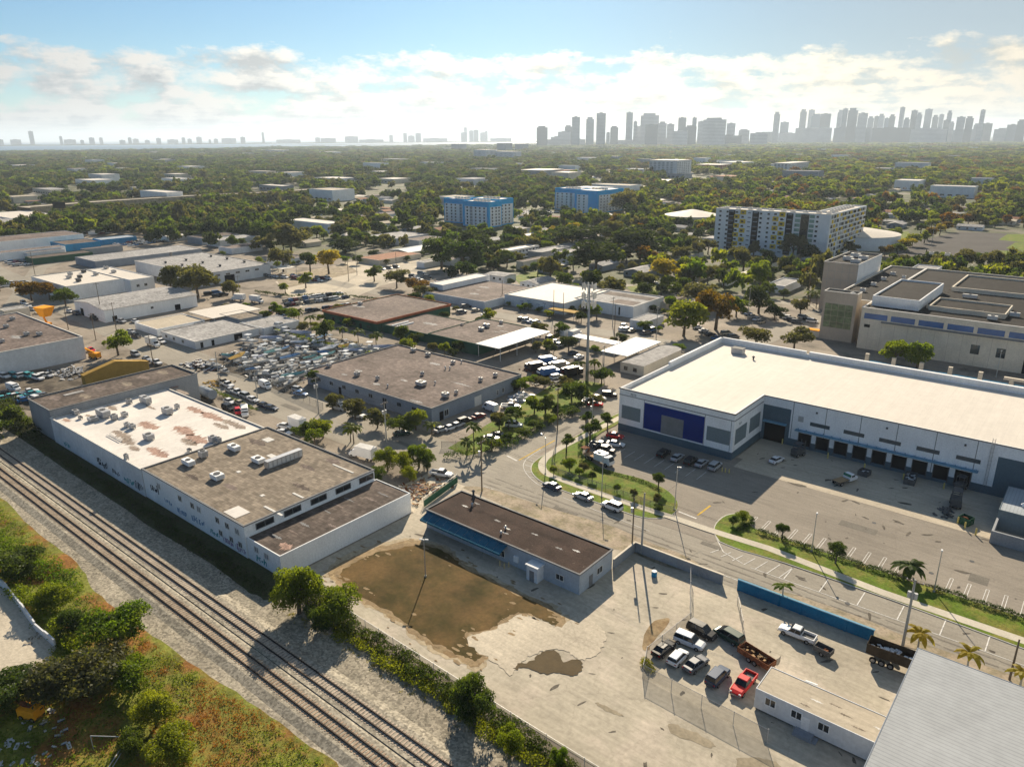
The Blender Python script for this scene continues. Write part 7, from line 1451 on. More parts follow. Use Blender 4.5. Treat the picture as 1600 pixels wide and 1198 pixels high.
# ---- trailers, dump truck, machines
m_debris = mat('white_debris', (.65, .66, .66), big=(2, .3), fine=(8, .3))
def rotv(b, deg):
    c, s = math.cos(math.radians(deg)), math.sin(math.radians(deg)); b.v = [(x*c-y*s, x*s+y*c, z) for x, y, z in b.v]; return b
def lumps(n, x0, y0, x1, y1, z, s):
    b = MB()
    for k in range(n):
        x, y, w = rnd.uniform(x0, x1), rnd.uniform(y0, y1), rnd.uniform(.5, 1)*s; i = len(b.v); b.box(-w, -w*.5, 0, w, w*.5, w*.5); a = rnd.uniform(0, 180); tl = rnd.uniform(-.5, .5)
        for q in range(i, i+8): X, Y, Z = b.v[q]; ca, sa = math.cos(a), math.sin(a); b.v[q] = (x+X*ca-Y*sa, y+X*sa+Y*ca, z+Z+X*tl)
    return b
def open_trailer(name, label, px, py, deg, L, Wd, hgt, floor, mt_, load=None, lm=None, wheels_=(0,), tongue=1.4, z=.06, deck=None):
    x, y = g(px, py); t = thing(name, label, 'trailer' if 'truck' not in name else 'truck', (x, y, z), math.radians(deg)); b = MB()
    b.box(-L/2, -Wd/2, floor-.12, L/2, Wd/2, floor)
    if hgt:
        b.box(-L/2, -Wd/2, floor, L/2, -Wd/2+.07, floor+hgt); b.box(-L/2, Wd/2-.07, floor, L/2, Wd/2, floor+hgt); b.box(L/2-.07, -Wd/2+.07, floor, L/2, Wd/2-.07, floor+hgt); b.box(-L/2, -Wd/2+.07, floor, -L/2+.07, Wd/2-.07, floor+hgt)
        for k in range(int(L/.8)): b.box(-L/2+.3+k*.8, -Wd/2-.06, floor, -L/2+.38+k*.8, -Wd/2-.001, floor+hgt); b.box(-L/2+.3+k*.8, Wd/2+.001, floor, -L/2+.38+k*.8, Wd/2+.06, floor+hgt)
    b.build('bed', mt_, t)
    if deck: a = MB(); a.box(-L/2+.08, -Wd/2+.08, floor+.005, L/2-.08, Wd/2-.08, floor+.05); a.build('deck', deck, t)
    if tongue: a = MB(); a.cyl((L/2, 0, floor-.1), (L/2+tongue, 0, floor-.15), .05, n=6); a.cyl((L/2, -Wd*.3, floor-.1), (L/2+tongue*.8, 0, floor-.15), .04, n=6); a.cyl((L/2, Wd*.3, floor-.1), (L/2+tongue*.8, 0, floor-.15), .04, n=6); a.build('tow_bar', m_hvacd, t)
    wheels(t, L, Wd/2+.02, min(.5, floor*.6), wheels_)
    if load: c = lumps(load, -L/2+.4, -Wd/2+.3, L/2-.4, Wd/2-.3, floor+hgt*.35, .38); c.build('load', lm, t)['kind'] = 'stuff'
    return t
open_trailer('dump_trailer', 'rusty open trailer with scrap in it below the dark green minivan', 1181, 1034, -14, 5.4, 2.1, .8, .75, m_rust, 16, m_wood, (-.6, .4), 1.0)
open_trailer('utility_trailer', 'small black box trailer hitched behind the white pickup', 1286, 1022, 172, 2.6, 1.5, .7, .6, m_hvacd, 5, m_rust, (0,), 1.2)
dt_ = open_trailer('dump_truck', 'large dark brown dump truck heaped with white debris beside the gray metal roof', 1395, 1040, 2, 7.4, 2.5, 1.5, 1.5, mat('dump_brown', (.06, .045, .03), big=(.8, .3)), 60, m_debris, (-2.6, -1.4, -.2, 2.6), 0)
b = loft(((3.8, 1.2, .8, 2.9), (4.6, 1.2, .7, 3.0), (5.0, 1.18, .7, 2.0), (5.9, 1.1, .8, 1.9))); flipfix(b.build('cab', PAINT['brown'], dt_).data); a = MB(); a.box(-3.4, -.5, .8, 5.5, .5, 1.3); a.build('chassis', m_hvacd, dt_)
open_trailer('flatbed_truck', 'green-cab flatbed truck with wooden deck standing on the sunlit apron', 1313, 756, 68, 3.4, 2.2, 0, 1.0, m_hvacd, None, None, (-.9,), 0, deck=m_wood)
ft = THINGS[-1]; b = loft(((1.8, .95, .5, 1.3), (2.2, 1.0, .45, 2.0), (3.2, 1.0, .45, 2.05), (3.6, .98, .45, 1.35), (4.6, .9, .5, 1.15))); flipfix(b.build('cab', PAINT['white'], ft).data); a = MB(); a.box(1.9, -.95, 1.0, 2.2, .95, 2.0); a.build('headboard', mat('green_truck', (.04, .16, .11)), ft); a = MB(); a.box(2.3, -1.02, 1.4, 3.4, 1.02, 1.85); a.build('cabin_glass', m_cglass, ft)
def roll_off(label, px, py, deg, L, mt_, load, name='dumpster', h=1.4):
    x, y = g(px, py); t = thing(name, label, 'dumpster', (x, y, .08), math.radians(deg)); b = MB(); W2 = 1.1
    b.box(-L/2, -W2, 0, L/2, W2, .12); b.box(-L/2, -W2, .12, L/2, -W2+.06, h); b.box(-L/2, W2-.06, .12, L/2, W2, h); b.box(-L/2, -W2+.06, .12, -L/2+.06, W2-.06, h); b.box(L/2-.06, -W2+.06, .12, L/2, W2-.06, h)
    for k in range(int(L/.7)): b.box(-L/2+.2+k*.7, -W2-.07, .12, -L/2+.3+k*.7, -W2-.001, h); b.box(-L/2+.2+k*.7, W2+.001, .12, -L/2+.3+k*.7, W2+.07, h)
    b.build('container', mt_, t)
    if load: lumps(load, -L/2+.4, -W2+.3, L/2-.4, W2-.3, h*.7, .4).build('load', m_rust if load % 2 else m_debris, t)
    return t
roll_off('dark open skip with scrap at the seventh dock door', 1422, 752, 95, 5, m_hvacd, 12); roll_off('dark skip standing by the flatbed truck', 1350, 742, 80, 2.4, m_hvacd, 4, h=1.2); roll_off('green lidded bin at the end of the sunlit apron', 1508, 818, 70, 2.2, MATS['green_wall'], 5, h=1.5)
def forklift(label, px, py, deg, s=1.0, arm=False):
    x, y = g(px, py); t = thing('forklift' if not arm else 'baler_machine', label, 'machine', (x, y, .08), math.radians(deg)); t.scale = (s, s, s); b = MB(); b.box(-1.2, -.6, .35, .9, .6, 1.1); b.box(-1.3, -.55, 1.1, -.5, .55, 1.35); b.build('body', m_hvacd, t)
    a = MB()
    for u in (-.9, .6):
        for v in (-.5, .5): a.cyl((u, v, 1.1), (u*.8, v, 2.2), .04, n=5)
    a.box(-.8, -.55, 2.2, .55, .55, 2.26); a.build('overhead_guard', m_hvacd, t)
    a = MB(); a.box(.92, -.45, .1, 1.02, -.33, 2.6); a.box(.92, .33, .1, 1.02, .45, 2.6)
    for k in range(3): a.box(.93, -.33, .4+k*.8, 1.0, .33, .5+k*.8)
    a.build('mast', m_hvacd, t); a = MB(); a.box(1.03, -.35, .08, 2.1, -.23, .14); a.box(1.03, .23, .08, 2.1, .35, .14); a.build('fork', m_hvac, t); wheels(t, 1.3, .62, .33, (-.8, .6)); return t
forklift('black forklift parked in deep shade beside the first dock door', 1247, 712, 70, 1.5); forklift('forklift working at the shaded end of the docks', 1492, 790, 100, 1.7); forklift('forklift behind the other one near the compactor shed', 1500, 765, 80, 1.5)
# lift truck in the corner lot
lt = thing('lift_truck', 'white utility truck with brown boom deck in the corner lot', 'truck', (*g(936, 722), .06), math.radians(-8))
b = MB(); b.box(-4.2, -1.15, 1.1, -.9, 1.15, 1.3); b.build('deck', m_wood, lt); b = MB(); b.box(-.8, -1.2, .9, 2.0, 1.2, 2.7); b.build('utility_body', PAINT['white'], lt); b = MB(); b.cyl((-3.9, 0, 1.3), (-3.2, 0, 2.6), .25, n=8); b.box(-5.4, -.9, 2.3, -3.8, .9, 2.5); b.build('boom', m_rust, lt); b = MB(); b.cyl((0, 0, 2.7), (0, 0, 3.0), .6, n=10); b.cyl((.2, -.6, 2.9), (1.9, -.6, 3.0), .12, n=6); b.build('roof_gear', m_hvac, lt)
b = loft(((2.1, 1.05, .6, 2.2), (2.8, 1.08, .5, 2.55), (3.5, 1.05, .5, 2.4), (4.0, 1.0, .55, 1.3))); flipfix(b.build('cab', PAINT['white'], lt).data); a = MB(); a.quad((3.54, -.85, 2.3), (3.54, .85, 2.3), (4.0, .86, 1.45), (4.0, -.86, 1.45)); a.v = [(x+.05, y, z+.05) for x, y, z in a.v]; a.build('windscreen', m_cglass, lt); wheels(lt, 4, 1.1, .48, (-3, -1.9, 2.9))
# orange machines
for (px, py, deg, s, l) in ((150, 560, 25, 1.0, 'orange crane arm leaning over the yard beside the left street'), (75, 512, 15, 1.0, 'orange hopper standing behind the parapet of the weathered warehouse'), (52, 1120, 25, .8, 'orange boom machine among equipment at the lower left corner')):
    x, y = g(px, py); t = thing('crane', l, 'machine', (x, y, 0), math.radians(deg)); t.scale = (s, s, s); b = MB(); b.box(-2, -1.1, .5, 1.5, 1.1, 2.2); b.build('body', m_orangep, t)
    b = MB(); b.cyl((0, 0, 2), (-8 if px != 75 else -3, 0, 5 if px != 75 else 7), .45, .3, n=4); b.build('boom', m_orangep if px != 52 else m_rust, t); wheels(t, 2, 1.15, .5, (-1.3, 1)); 
    if px == 75: a = MB(); a.frus((-1.5, -1.5, 1.5, 1.5), (-3.2, -2.6, 3.2, 2.6), 5, 9); a.build('hopper', m_orangep, t)
# tent, tank trailer, clutter
gable('ochre tarpaulin tent with a peaked roof behind the dark end block', *g(135, 603), *g(228, 577), 3.4, 2.4, m_tent, m_tent, along='x', name='tent', eave=.2)
t = thing('tank', 'gray-blue cylindrical tank beside the end of the long row', 'tank', (*g(325, 622), 0), 0); b = MB(); b.cyl((-3.2, 0, 1.9), (3.2, 0, 1.9), 1.5, n=16); b.build('shell', m_bluegrey, t); b = MB(); b.box(-2.5, -1, 0, -2, 1, .6); b.box(2, -1, 0, 2.5, 1, .6); b.build('cradle', m_hvacd, t)
# ---- boats
hullm = mat('gelcoat', (.50, .50, .49), rough=.35, spec=.5, big=(.5, .2), rnd_amt=.4); deckm = mat('boat_deck', (.27, .27, .265), big=(.8, .45), fine=(2, .5), rnd_amt=.4); tarps = [mat('tarp_blue', (.10, .20, .36), big=(.6, .2)), mat('tarp_gray', (.33, .35, .42), big=(.6, .15)), mat('tarp_aqua', (.12, .27, .27), big=(.6, .2)), mat('tarp_white', (.62, .62, .62), big=(.5, .2)), m_tent]
def boat_proto(kind, L=7.2, Wd=1.25):
    t = thing('boat', '', 'boat', (0, 0, -50)); b = MB(); S = ((-L/2, .85, 0), (-L*.2, 1.0, 0), (L*.12, .96, .04), (L*.34, .62, .14), (L/2, .03, .32))
    for (x, w, z) in S: b.v += [(x, -Wd*w, 1.35+z), (x, -Wd*w*.8, .75+z*.6), (x, 0, .45+z*1.6), (x, Wd*w*.8, .75+z*.6), (x, Wd*w, 1.35+z)]
    for i in range(4):
        for k in range(4): a = i*5+k; b.f.append((a, a+5, a+6, a+1)); b.m.append(0)
    b.f.append((0, 1, 2, 3, 4)); b.m.append(0); flipfix(b.build('hull', hullm, t).data)
    d = MB(); zz = -.12
    for i in range(4): (x, w, z), (x2, w2, z2) = S[i], S[i+1]; d.quad((x, -Wd*w*.9, 1.35+z+zz*(i < 2)), (x2, -Wd*w2*.9, 1.35+z2+zz*(i < 1)), (x2, Wd*w2*.9, 1.35+z2+zz*(i < 1)), (x, Wd*w*.9, 1.35+z+zz*(i < 2)))
    d.build('deck', deckm, t)
    a = MB()
    if kind == 'console': a.frus((-.9, -.45, .5, .45), (-.7, -.4, .1, .4), 1.2, 2.1); [a.cyl((u, v, 1.3), (u, v, 3.0), .04, n=5) for u in (-.9, .5) for v in (-.7, .7)]; a.box(-1.2, -.85, 3.0, .8, .85, 3.08); a.build('console', hullm, t)
    elif kind == 'cabin': a.frus((-.8, -.9, 1.9, .8), (-.5, -.75, .9, .7), 1.3, 2.3); a.build('cabin', hullm, t); c = MB(); c.frus((.9, -.78, 1.75, .75), (.86, -.72, 1.2, .7), 1.5, 2.15); c.build('windscreen', m_cglass, t)
    else:
        for i in range(2): (x, w, z), (x2, w2, z2) = S[i*2], S[i*2+2]; a.quad((x, -Wd*w*1.02, 1.4+z), (x2, -Wd*w2*1.02, 1.4+z2), (x2, 0, 2.1), (x, 0, 2.2 if i else 1.8)); a.quad((x, 0, 2.2 if i else 1.8), (x2, 0, 2.1), (x2, Wd*w2*1.02, 1.4+z2), (x, Wd*w*1.02, 1.4+z))
        a.build('tarpaulin', tarps[0], t)
    a = MB(); a.box(-L/2-.5, -.22, .9, -L/2-.02, .22, 1.9); a.build('outboard_motor', m_hvacd, t); a = MB(); a.box(-L/2, -.9, .25, L/2+1, -.8, .4); a.box(-L/2, .8, .25, L/2+1, .9, .4); a.build('trailer_frame', m_hvac, t); THINGS.remove(t); KIDS[t.name] = [(c, kids(c)) for c in kids(t)]; return t
BP = {k: boat_proto(k) for k in ('console', 'cabin', 'tarp')}
# the yard outline, hand-placed larger boats first
br = random.Random(12); BOATS = []
def boat(kind, x, y, deg, s, label, tarp=None): BOATS.append((x, y)); m = {'tarpaulin': tarps[tarp]} if tarp is not None else None; return dup(BP[kind], (x, y, .05), math.radians(deg), label, 'boats crowded in the boat yard', (s, s, s), m)
for (px, py, k, deg, s, tp, l) in ((472, 528, 'tarp', 10, 1.5, 1, 'large boat shrouded in a gray-blue cover at the back of the boat yard'), (425, 535, 'tarp', 20, 1.35, 1, 'gray-covered boat left of the large shrouded one'), (435, 516, 'cabin', 12, 1.5, None, 'long white cabin boat at the rear fence of the boat yard'), (445, 523, 'cabin', 12, 1.4, None, 'second long white cabin boat near the rear fence'), (390, 537, 'console', 20, 1.2, None, 'white boat beside the gray shop doorway'), (395, 545, 'console', 15, 1.1, None, 'white boat in front of the one by the shop doorway'), (515, 550, 'tarp', 80, 1.2, 3, 'boat under a white domed cover near the gray warehouse'), (335, 575, 'console', 15, 1.0, None, 'white boat on a trailer at the street edge of the yard'), (352, 583, 'cabin', 5, .7, None, 'small white boat on the street beside the yard'), (515, 557, 'tarp', 90, .8, 2, 'small boat with an aqua cover near the gray warehouse')):
    x, y = g(px, py); boat(k, x, y, deg, s, l, tp)
Y = [g(*p) for p in ((352, 560), (395, 556), (430, 530), (520, 530), (560, 548), (610, 548), (470, 590), (455, 612), (420, 596), (380, 578))]
tries = 0
while len(BOATS) < 72 and tries < 9000:
    tries += 1; x = br.uniform(-290, -196); y = br.uniform(118, 190)
    if not in_poly(x, y, Y) or not clear(x, y, 2.2) or any(abs(x-a) < 3.4 and abs(y-c) < 4.6 or math.hypot(x-a, y-c) < 3.0 for a, c in BOATS): continue
    k = br.choice(('console', 'cabin', 'tarp', 'console')); tp = br.choice((0, 1, 2, 3, 3, 4)) if k == 'tarp' else None
    boat(k, x, y, br.choice((85, 95, 75, 105, 10, 30, 60)), br.uniform(.7, 1.3), {'console': 'white open boat with a canopy frame in the boat yard', 'cabin': 'white boat with a small cabin in the boat yard', 'tarp': '%s-covered boat in the boat yard' % (('blue', 'gray', 'aqua', 'white', 'ochre')[tp] if tp is not None else '')}[k], tp)
def pile(label, px, py, n, rx, ry, mt_, s=.5, rows=2):
    x, y = g(px, py); b = MB()
    for r in range(rows):
        c = lumps(int(n/(r+1)), x-rx/(r+1), y-ry/(r+1), x+rx/(r+1), y+ry/(r+1), .05+r*s*.6, s); i = len(b.v); b.v += c.v; b.f += [tuple(q+i for q in f) for f in c.f]; b.m += [k % len(mt_) for k in range(len(c.f))]
    o = b.build('scrap_pile', mt_, None); return tag(o, label, 'scrap pile', stuff=True)
pile('heaped outboard motors and scrap at the street fence of the boat yard', 425, 592, 160, 9, 4, [m_hvacd, m_debris, m_rust, m_hvac], .7); pile('tangled rigging and parts strewn between the boats', 460, 560, 420, 26, 18, [m_hvacd, m_hvac, m_rust, m_debris, m_hvacd], .8, 1); pile('dark scrap beside the gray warehouse corner', 450, 585, 90, 7, 4, [m_hvacd, m_debris, m_hvac], .6); pile('jumbled dark machinery left of the boat yard', 315, 572, 70, 8, 4, [m_hvacd, m_hvac, m_rust], .9)
pile('mixed scrap between the annex and the small yard gate', 655, 766, 110, 5, 7, [m_debris, m_rust, m_hvac, m_wood], .6); pile('rusty scrap heap beside the monopole', 868, 598, 90, 7, 6, [m_rust, m_hvacd, m_wood], .6); pile('scrap and parts near the loading canopy yard', 838, 578, 50, 5, 4, [m_hvacd, m_rust], .6); pile('stacked white bales beside the gray warehouse', 812, 622, 26, 3, 4, [m_debris, m_hvac], 1.0); pile('clutter along the shaded wall behind the end block', 110, 583, 70, 9, 5, [m_debris, m_hvac, m_hvacd], .7); pile('scattered equipment in the lower left corner yard', 50, 1160, 40, 5, 4, [m_debris, m_hvac, m_hvacd], .5, 1); pile('small heap of rubble beside the broken wall', 52, 1000, 12, 1.5, 1.5, [m_debris, m_bal2], .4, 1); pile('timber and sacks at the left yard by the dark block', 340, 598, 40, 4, 4, [m_wood, m_tent, m_debris], .6); pile('machinery scrap in front of the docks', 1478, 800, 30, 1.5, 3, [m_hvacd], .5); pile('debris beneath the big trees of the gray canopy lot', 1110, 560, 60, 9, 5, [m_debris, m_conc, m_hvacd], .6)
# broken wall at the left
t = thing('boundary_wall', 'broken whitewashed wall at the left edge of the weedy bank', 'wall', (0, 0, 0)); P = [g(*p) for p in ((-10, 905), (14, 927), (36, 955), (57, 985), (72, 998), (88, 1012))]
for i in range(5):
    (x0, y0), (x1, y1) = P[i], P[i+1]; d = math.hypot(x1-x0, y1-y0); b = MB(); b.box(0, -.12, 0, d-.15, .12, 1.7-.25*(i % 2)-.2*i/5); b.build('wall_panel', m_wall2, t, (x0, y0, .05), math.atan2(y1-y0, x1-x0))
t = thing('steel_frame', 'thin steel pipe frame at the bottom left edge', 'frame', (*g(205, 1172), 0)); 
for (p, q) in (((0, 0, 0), (0, 0, 2.2)), ((0, 0, 2.2), (4, -5, 2.2)), ((0, 0, 2.2), (-4, -3, 2.2)), ((-4, -3, 0), (-4, -3, 2.2)), ((4, -5, 0), (4, -5, 2.2)), ((1.2, -1.5, 1.6), (5, -6, 1.6))): b = MB(); b.cyl(p, q, .06, n=6); b.build('pipe', m_hvac, t)
# ---- fences
mm = bpy.data.materials.new('chain_link'); mm.use_nodes = True; nt = mm.node_tree; bs = nt.nodes['Principled BSDF']; bs.inputs['Base Color'].default_value = (.22, .23, .23, 1); bs.inputs['Alpha'].default_value = .36; MATS['chain_link'] = mm
def fence(label, path, h=2.0, step=3.0, group=None, barbed=False, mesh=True, pm=None, cat='fence'):
    t = thing('chain_link_fence', label, cat, (0, 0, 0), group=group); pm = pm or m_hvac; pmesh = None
    pb = MB(); pb.cyl((0, 0, 0), (0, 0, h+.15), .045, n=5); pmesh = pb.mesh('post', pm)
    for i in range(len(path)-1):
        a = np.array(path[i]); c = np.array(path[i+1]); L_ = np.linalg.norm(c-a); n = max(1, int(round(L_/step)))
        for k in range(n+(1 if i == len(path)-2 else 0)): q = a+(c-a)*k/n; link('post', pmesh, t, (q[0], q[1], .05))
        r = MB(); r.cyl((*a, h+.05), (*c, h+.05), .03, n=5); r.build('rail', pm, t)
        if mesh: r = MB(); r.quad((*a, .06), (*c, .06), (*c, h+.03), (*a, h+.03)); r.build('mesh_panel', MATS['chain_link'], t)
    return t
fence('chain-link fence around the parked cars in the lower right yard', pxs((1198, 1161), (1004, 1058), (1010, 1030), (1078, 975), (1078, 905)), 2.2, 4.2)
fence('chain-link fence with vines along the railway edge of the concrete yard', [(-97, 62.3), (-88.5, 62.1), (-75, 61.8), (-60, 61.5), (-48, 61.2), (-30, 61)], 2.0, 3.2)
fence('low dark fence around the corner lawn', pxs((866, 708), (862, 725), (872, 740), (905, 752), (960, 770), (1030, 796), (1052, 800)), 1.3, 2.4, pm=m_hvacd)
fence('green-screened fence of the scrap yard beside the annex', pxs((662, 790), (715, 752)), 1.8, 3); fence('fence along the blue wall side yard', pxs((1152, 945), (1160, 985)), 1.8, 3)
fence('black fence along the street side of the boat yard', pxs((350, 575), (400, 590), (455, 618), (505, 640)), 2.0, 4, pm=m_hvacd); fence('fence of the gray warehouse car park', pxs((690, 700), (735, 700)), 1.8, 3, pm=m_hvacd)
gp_ = thing('gate_panel', 'green mesh screen panels on the scrap yard fence', 'gate', (*g(690, 772), 0)); (x0, y0), (x1, y1) = g(663, 793), g(715, 755); o = MB(); o.box(0, -.04, .2, math.hypot(x1-x0, y1-y0), .04, 1.7); o.build('screen', m_green, gp_, (x0-g(690, 772)[0], y0-g(690, 772)[1], 0), math.atan2(y1-y0, x1-x0))
# ---- poles, lamps, wires
def bar(b, p, q, r=.06, n=5): b.cyl(p, q, r, n=n)
def utility(px, py, h, label, arms=1, tr=0, m=None, deg=90, r=.17, group=None):
    x, y = g(px, py); t = thing('utility_pole', label, 'utility pole', (x, y, 0), math.radians(deg), group); b = MB(); b.cyl((0, 0, 0), (0, 0, h), r, r*.65, n=8); b.build('pole', m or m_pole, t)
    for k in range(arms):
        b = MB(); b.box(-1.2, -.06, h-.5-k*1.0, 1.2, .06, h-.36-k*1.0)
        b.build('crossarm', m_pole, t)
        for u in (-1.1, -.5, .5, 1.1): b = MB(); b.cyl((u, 0, h-.36-k), (u, 0, h-.12-k), .05, n=6); b.build('insulator', m_lamp, t)
    for k in range(tr): b = MB(); s = (-1, 1, 0)[k]; b.cyl((s*.45, .15, h-3.3), (s*.45, .15, h-2.3), .26, n=10); b.build('transformer', m_hvac, t)
    return (x, y, h)
U = []
U.append(utility(1410, 1010, 12, 'tall concrete utility pole with three transformers behind the dump truck', 1, 3, m_conpole, 0, .24)); U.append(utility(1002, 865, 12.8, 'tall pale concrete pole at the road corner of the gray block wall', 0, 0, m_conpole, 0, .22)); U.append(utility(987, 862, 11.5, 'dark wooden pole just left of the tall pale one', 0, 1, None, 0, .16)); U.append(utility(753, 768, 12.3, 'wooden pole behind the brown-roofed building', 1, 1)); U.append(utility(1577, 1062, 7, 'wooden pole standing above the gray metal roof at the right', 0, 0, None, 0))
U2 = [utility(498, 646, 11, 'utility pole with transformers beside the gray warehouse, left one', 1, 2, m_conpole), utility(604, 690, 11, 'utility pole with transformer beside the gray warehouse, right one', 1, 2, m_conpole), utility(403, 627, 10, 'utility pole by the passing white van', 1, 2, m_conpole), utility(344, 606, 12, 'leaning pale pole at the small car yard', 0, 0, m_conpole), utility(240, 572, 11, 'utility pole near the ochre tent', 1, 0), utility(150, 532, 11, 'pole beside the left street trees', 1, 0), utility(107, 515, 9, 'pole at the far end of the left street', 1, 0)]
utility(182, 517, 12, 'wooden pole in front of the long low white warehouse, right one', 1, 0); utility(160, 498, 16, 'wooden pole in front of the long low white warehouse, left one', 1, 0); utility(55, 430, 14, 'tall pole left of the sunlit warehouse', 1, 0)
utility(925, 670, 9, 'concrete lighting pole beside the largest round street tree', 0, 1, m_conpole); utility(871, 672, 12, 'thin pole among the cross-street trees', 1, 0)
for i, (px, py, h) in enumerate(((880, 440+60, 12), (1025, 530, 13), (960, 525, 13), (957, 480+28, 12), (865, 495, 12), (943, 585, 10), (866, 545, 9), (1168, 500, 14), (1262, 470, 14), (1076, 430, 13), (545, 440, 14), (558, 430, 14), (435, 425, 14), (447, 425, 14), (620, 430, 13), (715, 385, 13), (747, 385, 13), (785, 395, 12), (1385, 345, 20), (1455, 385, 16), (1565, 350, 16), (375, 465, 11), (785, 470, 10), (1010, 470, 9))): utility(px, py, h, 'distant utility pole %s' % zone(px, py), 1 if i % 2 else 0, 0, m_conpole if i % 2 else None, group='utility poles of the middle distance')
def wires(label, A, B, offs=(-1.0, -.4, .4, 1.0), dz=-.1, sag=.9, ax='x'):
    t = thing('power_line', label, 'power line', (0, 0, 0))
    for o_ in offs:
        b = MB(); n = 8; P = []
        for k in range(n+1): f = k/n; P.append((A[0]+(B[0]-A[0])*f+(o_ if ax == 'x' else 0), A[1]+(B[1]-A[1])*f+(o_ if ax == 'y' else 0), A[2]+(B[2]-A[2])*f+dz-sag*4*f*(1-f)))
        for k in range(n): b.cyl(P[k], P[k+1], .022, n=3, caps=False)
        b.build('cable', m_wire, t)
wires('wires running from the road corner pole towards the transformer pole', U[1], U[0], (-.2, .2), ax='y'); wires('wires running along the blue wall past the right edge', U[0], (40, 112, 12), (-.3, 0, .3), ax='y'); wires('wire sagging across the road from the dark wooden pole', (U[2][0], U[2][1], 9), (-60, 132, 9), (0,)); wires('wires from the boat yard pole over the small car yard', U2[2], U2[3], (-.3, .3), ax='y'); wires('wires between the rear wooden pole and the road corner pole', U[3], U[1], (-.3, .3), ax='y'); wires('wires in front of the gray warehouse between its two poles', U2[0], U2[1], ax='y'); wires('wires from the gray warehouse to the street corner', U2[1], (*g(752, 768), 12.2), ax='y'); wires('wires along the left street to the gray warehouse', U2[2], U2[0], ax='y'); wires('wires along the left street by the tent', U2[4], U2[2], (-.4, .4), ax='y'); wires('wires at the far end of the left street', U2[5], U2[4], (-.4, .4), ax='y')
def lamp(px, py, h, deg, label, arm=2.0, twin=False, m=None, flat=True):
    x, y = g(px, py); t = thing('street_lamp', label, 'street lamp', (x, y, .05), math.radians(deg)); b = MB(); b.cyl((0, 0, 0), (0, 0, h), .11, .07, n=8); b.build('pole', m or m_alu, t); b = MB(); b.cyl((0, 0, 0), (0, 0, .3), .22, n=8); b.build('base', m_conpole, t)
    for s in ((-1, 1) if twin else (1,)):
        b = MB(); b.cyl((0, 0, h-.15), (s*arm, 0, h), .045, n=6); b.build('arm', m or m_alu, t); b = MB(); b.frus((s*arm-.35, -.16, s*arm+.35, .16), (s*arm-.3, -.13, s*arm+.3, .13), h-.06, h+.1); a = b.build('lamp_head', m_lamp, t)
    return t
lamp(665, 901, 7.6, 30, 'lamp post standing in the brown muddy pool', .5, True); lamp(852, 741, 9.3, 150, 'curved-arm street lamp on the corner verge', 2.4); lamp(940, 777, 9.6, 20, 'lamp post on the verge beside the silver sedan', .6, m=m_conpole); lamp(1054, 797, 10, 10, 'square-headed lamp post at the driveway', .5); lamp(1268, 862, 8, 100, 'lamp post in the hedge at the left of the parking row', .4); lamp(1459, 925, 8, 100, 'lamp post in the hedge at the right of the parking row', .4); lamp(1556, 590, 9, 90, 'white lamp post behind the warehouse near the civic building', .3)
# monopole
x, y = g(917, 596); mp = thing('cell_tower', 'tall steel monopole with antenna arrays in the centre', 'cell tower', (x, y, 0)); b = MB(); b.cyl((0, 0, 0), (0, 0, 31.5), .55, .3, n=12); b.build('mast', m_grey, mp, smooth=True)
for zz in (31, 28.2, 25.4):
    b = MB()
    for a in range(3):
        an = a*2.094+.3; c, s = math.cos(an), math.sin(an); b.cyl((c*.3, s*.3, zz), (c*1.6, s*1.6, zz), .07, n=5); b.cyl((c*1.6-s*1.5, s*1.6+c*1.5, zz), (c*1.6+s*1.5, s*1.6-c*1.5, zz), .06, n=5)
    b.build('platform', m_hvac, mp)
    for a in range(3):
        an = a*2.094+.3; c, s = math.cos(an), math.sin(an)
        for k in (-1.3, 0, 1.3): X, Y_ = c*1.75-s*k, s*1.75+c*k; b = MB(); b.box(X-.16, Y_-.16, zz-1, X+.16, Y_+.16, zz+1); b.build('antenna', m_trim, mp)
# dock bollards and hydrants
m_yb = mat('bollard_yellow', (.62, .50, .16), big=(1, .2))
for i, (px, py) in enumerate(((1293, 716), (1350, 733), (1411, 749), (1474, 764), (1222, 694), (1496, 818), (1507, 826), (1524, 836))):
    t = thing('bollard', 'tall yellow bollard %s' % ('beside the green bin' if px > 1490 else 'between the dock doors'), 'bollard', (*g(px, py), .07), group='yellow bollards at the docks'); b = MB(); b.cyl((0, 0, 0), (0, 0, 1.4), .16, n=8); b.build('post', m_yb, t); b = MB(); b.cyl((0, 0, 1.4), (0, 0, 1.5), .16, .06, n=8); b.build('cap', m_yb, t)
for i, (px, py) in enumerate(((1128, 737), (1133, 738), (1139, 739))): t = thing('bollard', 'short bollard at the shaded corner of the warehouse', 'bollard', (*g(px, py), .05), group='bollards at the warehouse corner'); b = MB(); b.cyl((0, 0, 0), (0, 0, 1), .12, n=8); b.build('post', m_yb, t)
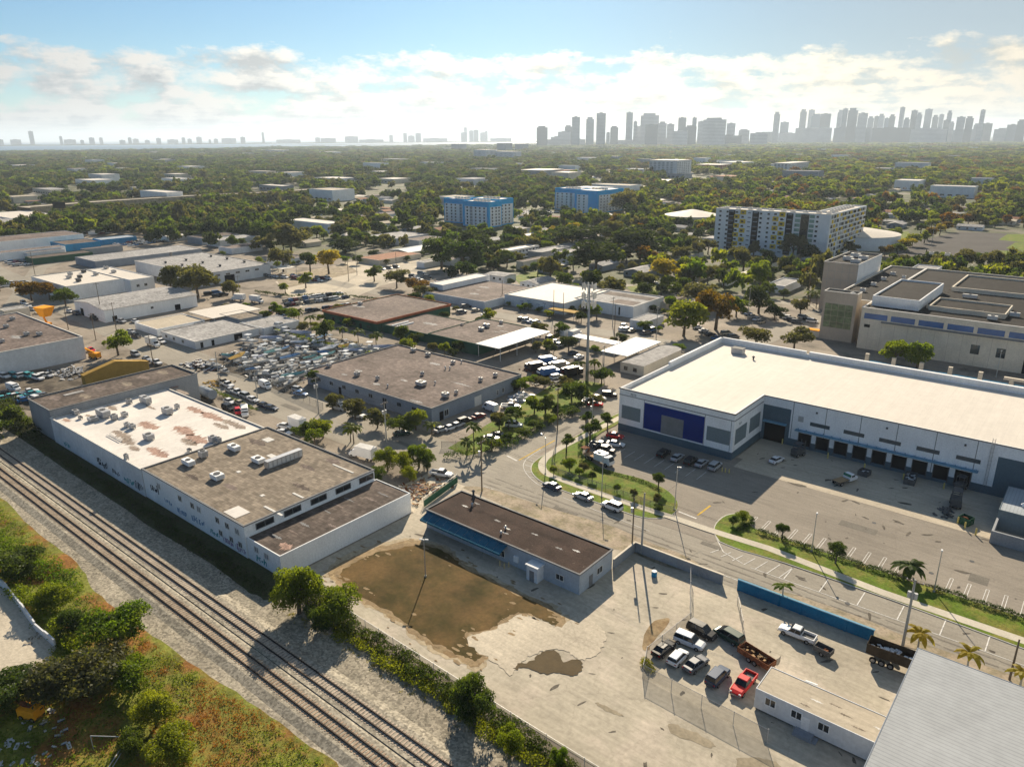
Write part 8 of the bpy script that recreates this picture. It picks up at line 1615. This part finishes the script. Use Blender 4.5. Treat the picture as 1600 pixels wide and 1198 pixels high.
t = thing('water_drum', 'white-topped drum in the shade of the gray block wall', 'drum', (*g(1022, 900), .05)); b = MB(); b.cyl((0, 0, 0), (0, 0, 1), .5, n=12); b.build('shell', m_blue, t); b = MB(); b.cyl((0, 0, 1), (0, 0, 1.05), .5, n=12); b.build('lid', m_white, t)
# ------------------------------------------------------------------ haze
hz = MB(); hz.box(-62000, -4500, -1.2, 31500, 61500, 430); ho = hz.build('haze', None if False else bpy.data.materials.new('air')); ho['kind'] = 'stuff'; ho['label'] = 'pale morning haze over the whole city'; ho['category'] = 'haze'
hm = ho.data.materials[0]; hm.use_nodes = True; nt = hm.node_tree; nt.nodes.clear(); pv = nt.nodes.new('ShaderNodeVolumePrincipled'); pv.inputs['Color'].default_value = (.72, .85, 1.0, 1); pv.inputs['Density'].default_value = HAZE_D; pv.inputs['Anisotropy'].default_value = .3; oo = nt.nodes.new('ShaderNodeOutputMaterial'); nt.links.new(pv.outputs[0], oo.inputs[1])
# ------------------------------------------------------------------ proto clean-up and labels that single each thing out
for p in list(PROTO.values())+list(BP.values()):
    for c, gs in KIDS[p.name]:
        for e in gs: bpy.data.objects.remove(e)
        bpy.data.objects.remove(c)
    bpy.data.objects.remove(p)
ORD = ['', 'second', 'third', 'fourth', 'fifth', 'sixth', 'seventh', 'eighth', 'ninth', 'tenth', 'eleventh', 'twelfth', 'thirteenth', 'fourteenth', 'fifteenth', 'sixteenth', 'seventeenth', 'eighteenth', 'nineteenth', 'twentieth']
from collections import defaultdict
byl = defaultdict(list)
for o in THINGS:
    o['label'] = ' '.join(o['label'].split()); byl[o['label']].append(o)
for lab, L_ in byl.items():
    if len(L_) < 2: continue
    L_.sort(key=lambda o: scr(*(o.location[:2] if o.location.length > 0 else (0, 0)))[0])
    n = len(L_)
    for i, o in enumerate(L_):
        if 'group' not in o: o['group'] = lab[:60]
        if i == 0: s = 'leftmost'
        elif i == n-1: s = 'rightmost'
        elif i < 20: s = ORD[i]+' from the left'
        elif n-1-i < 20: s = ORD[n-1-i]+' from the right'
        else: s = '%dth from the left' % (i+1)
        o['label'] = lab+', '+s
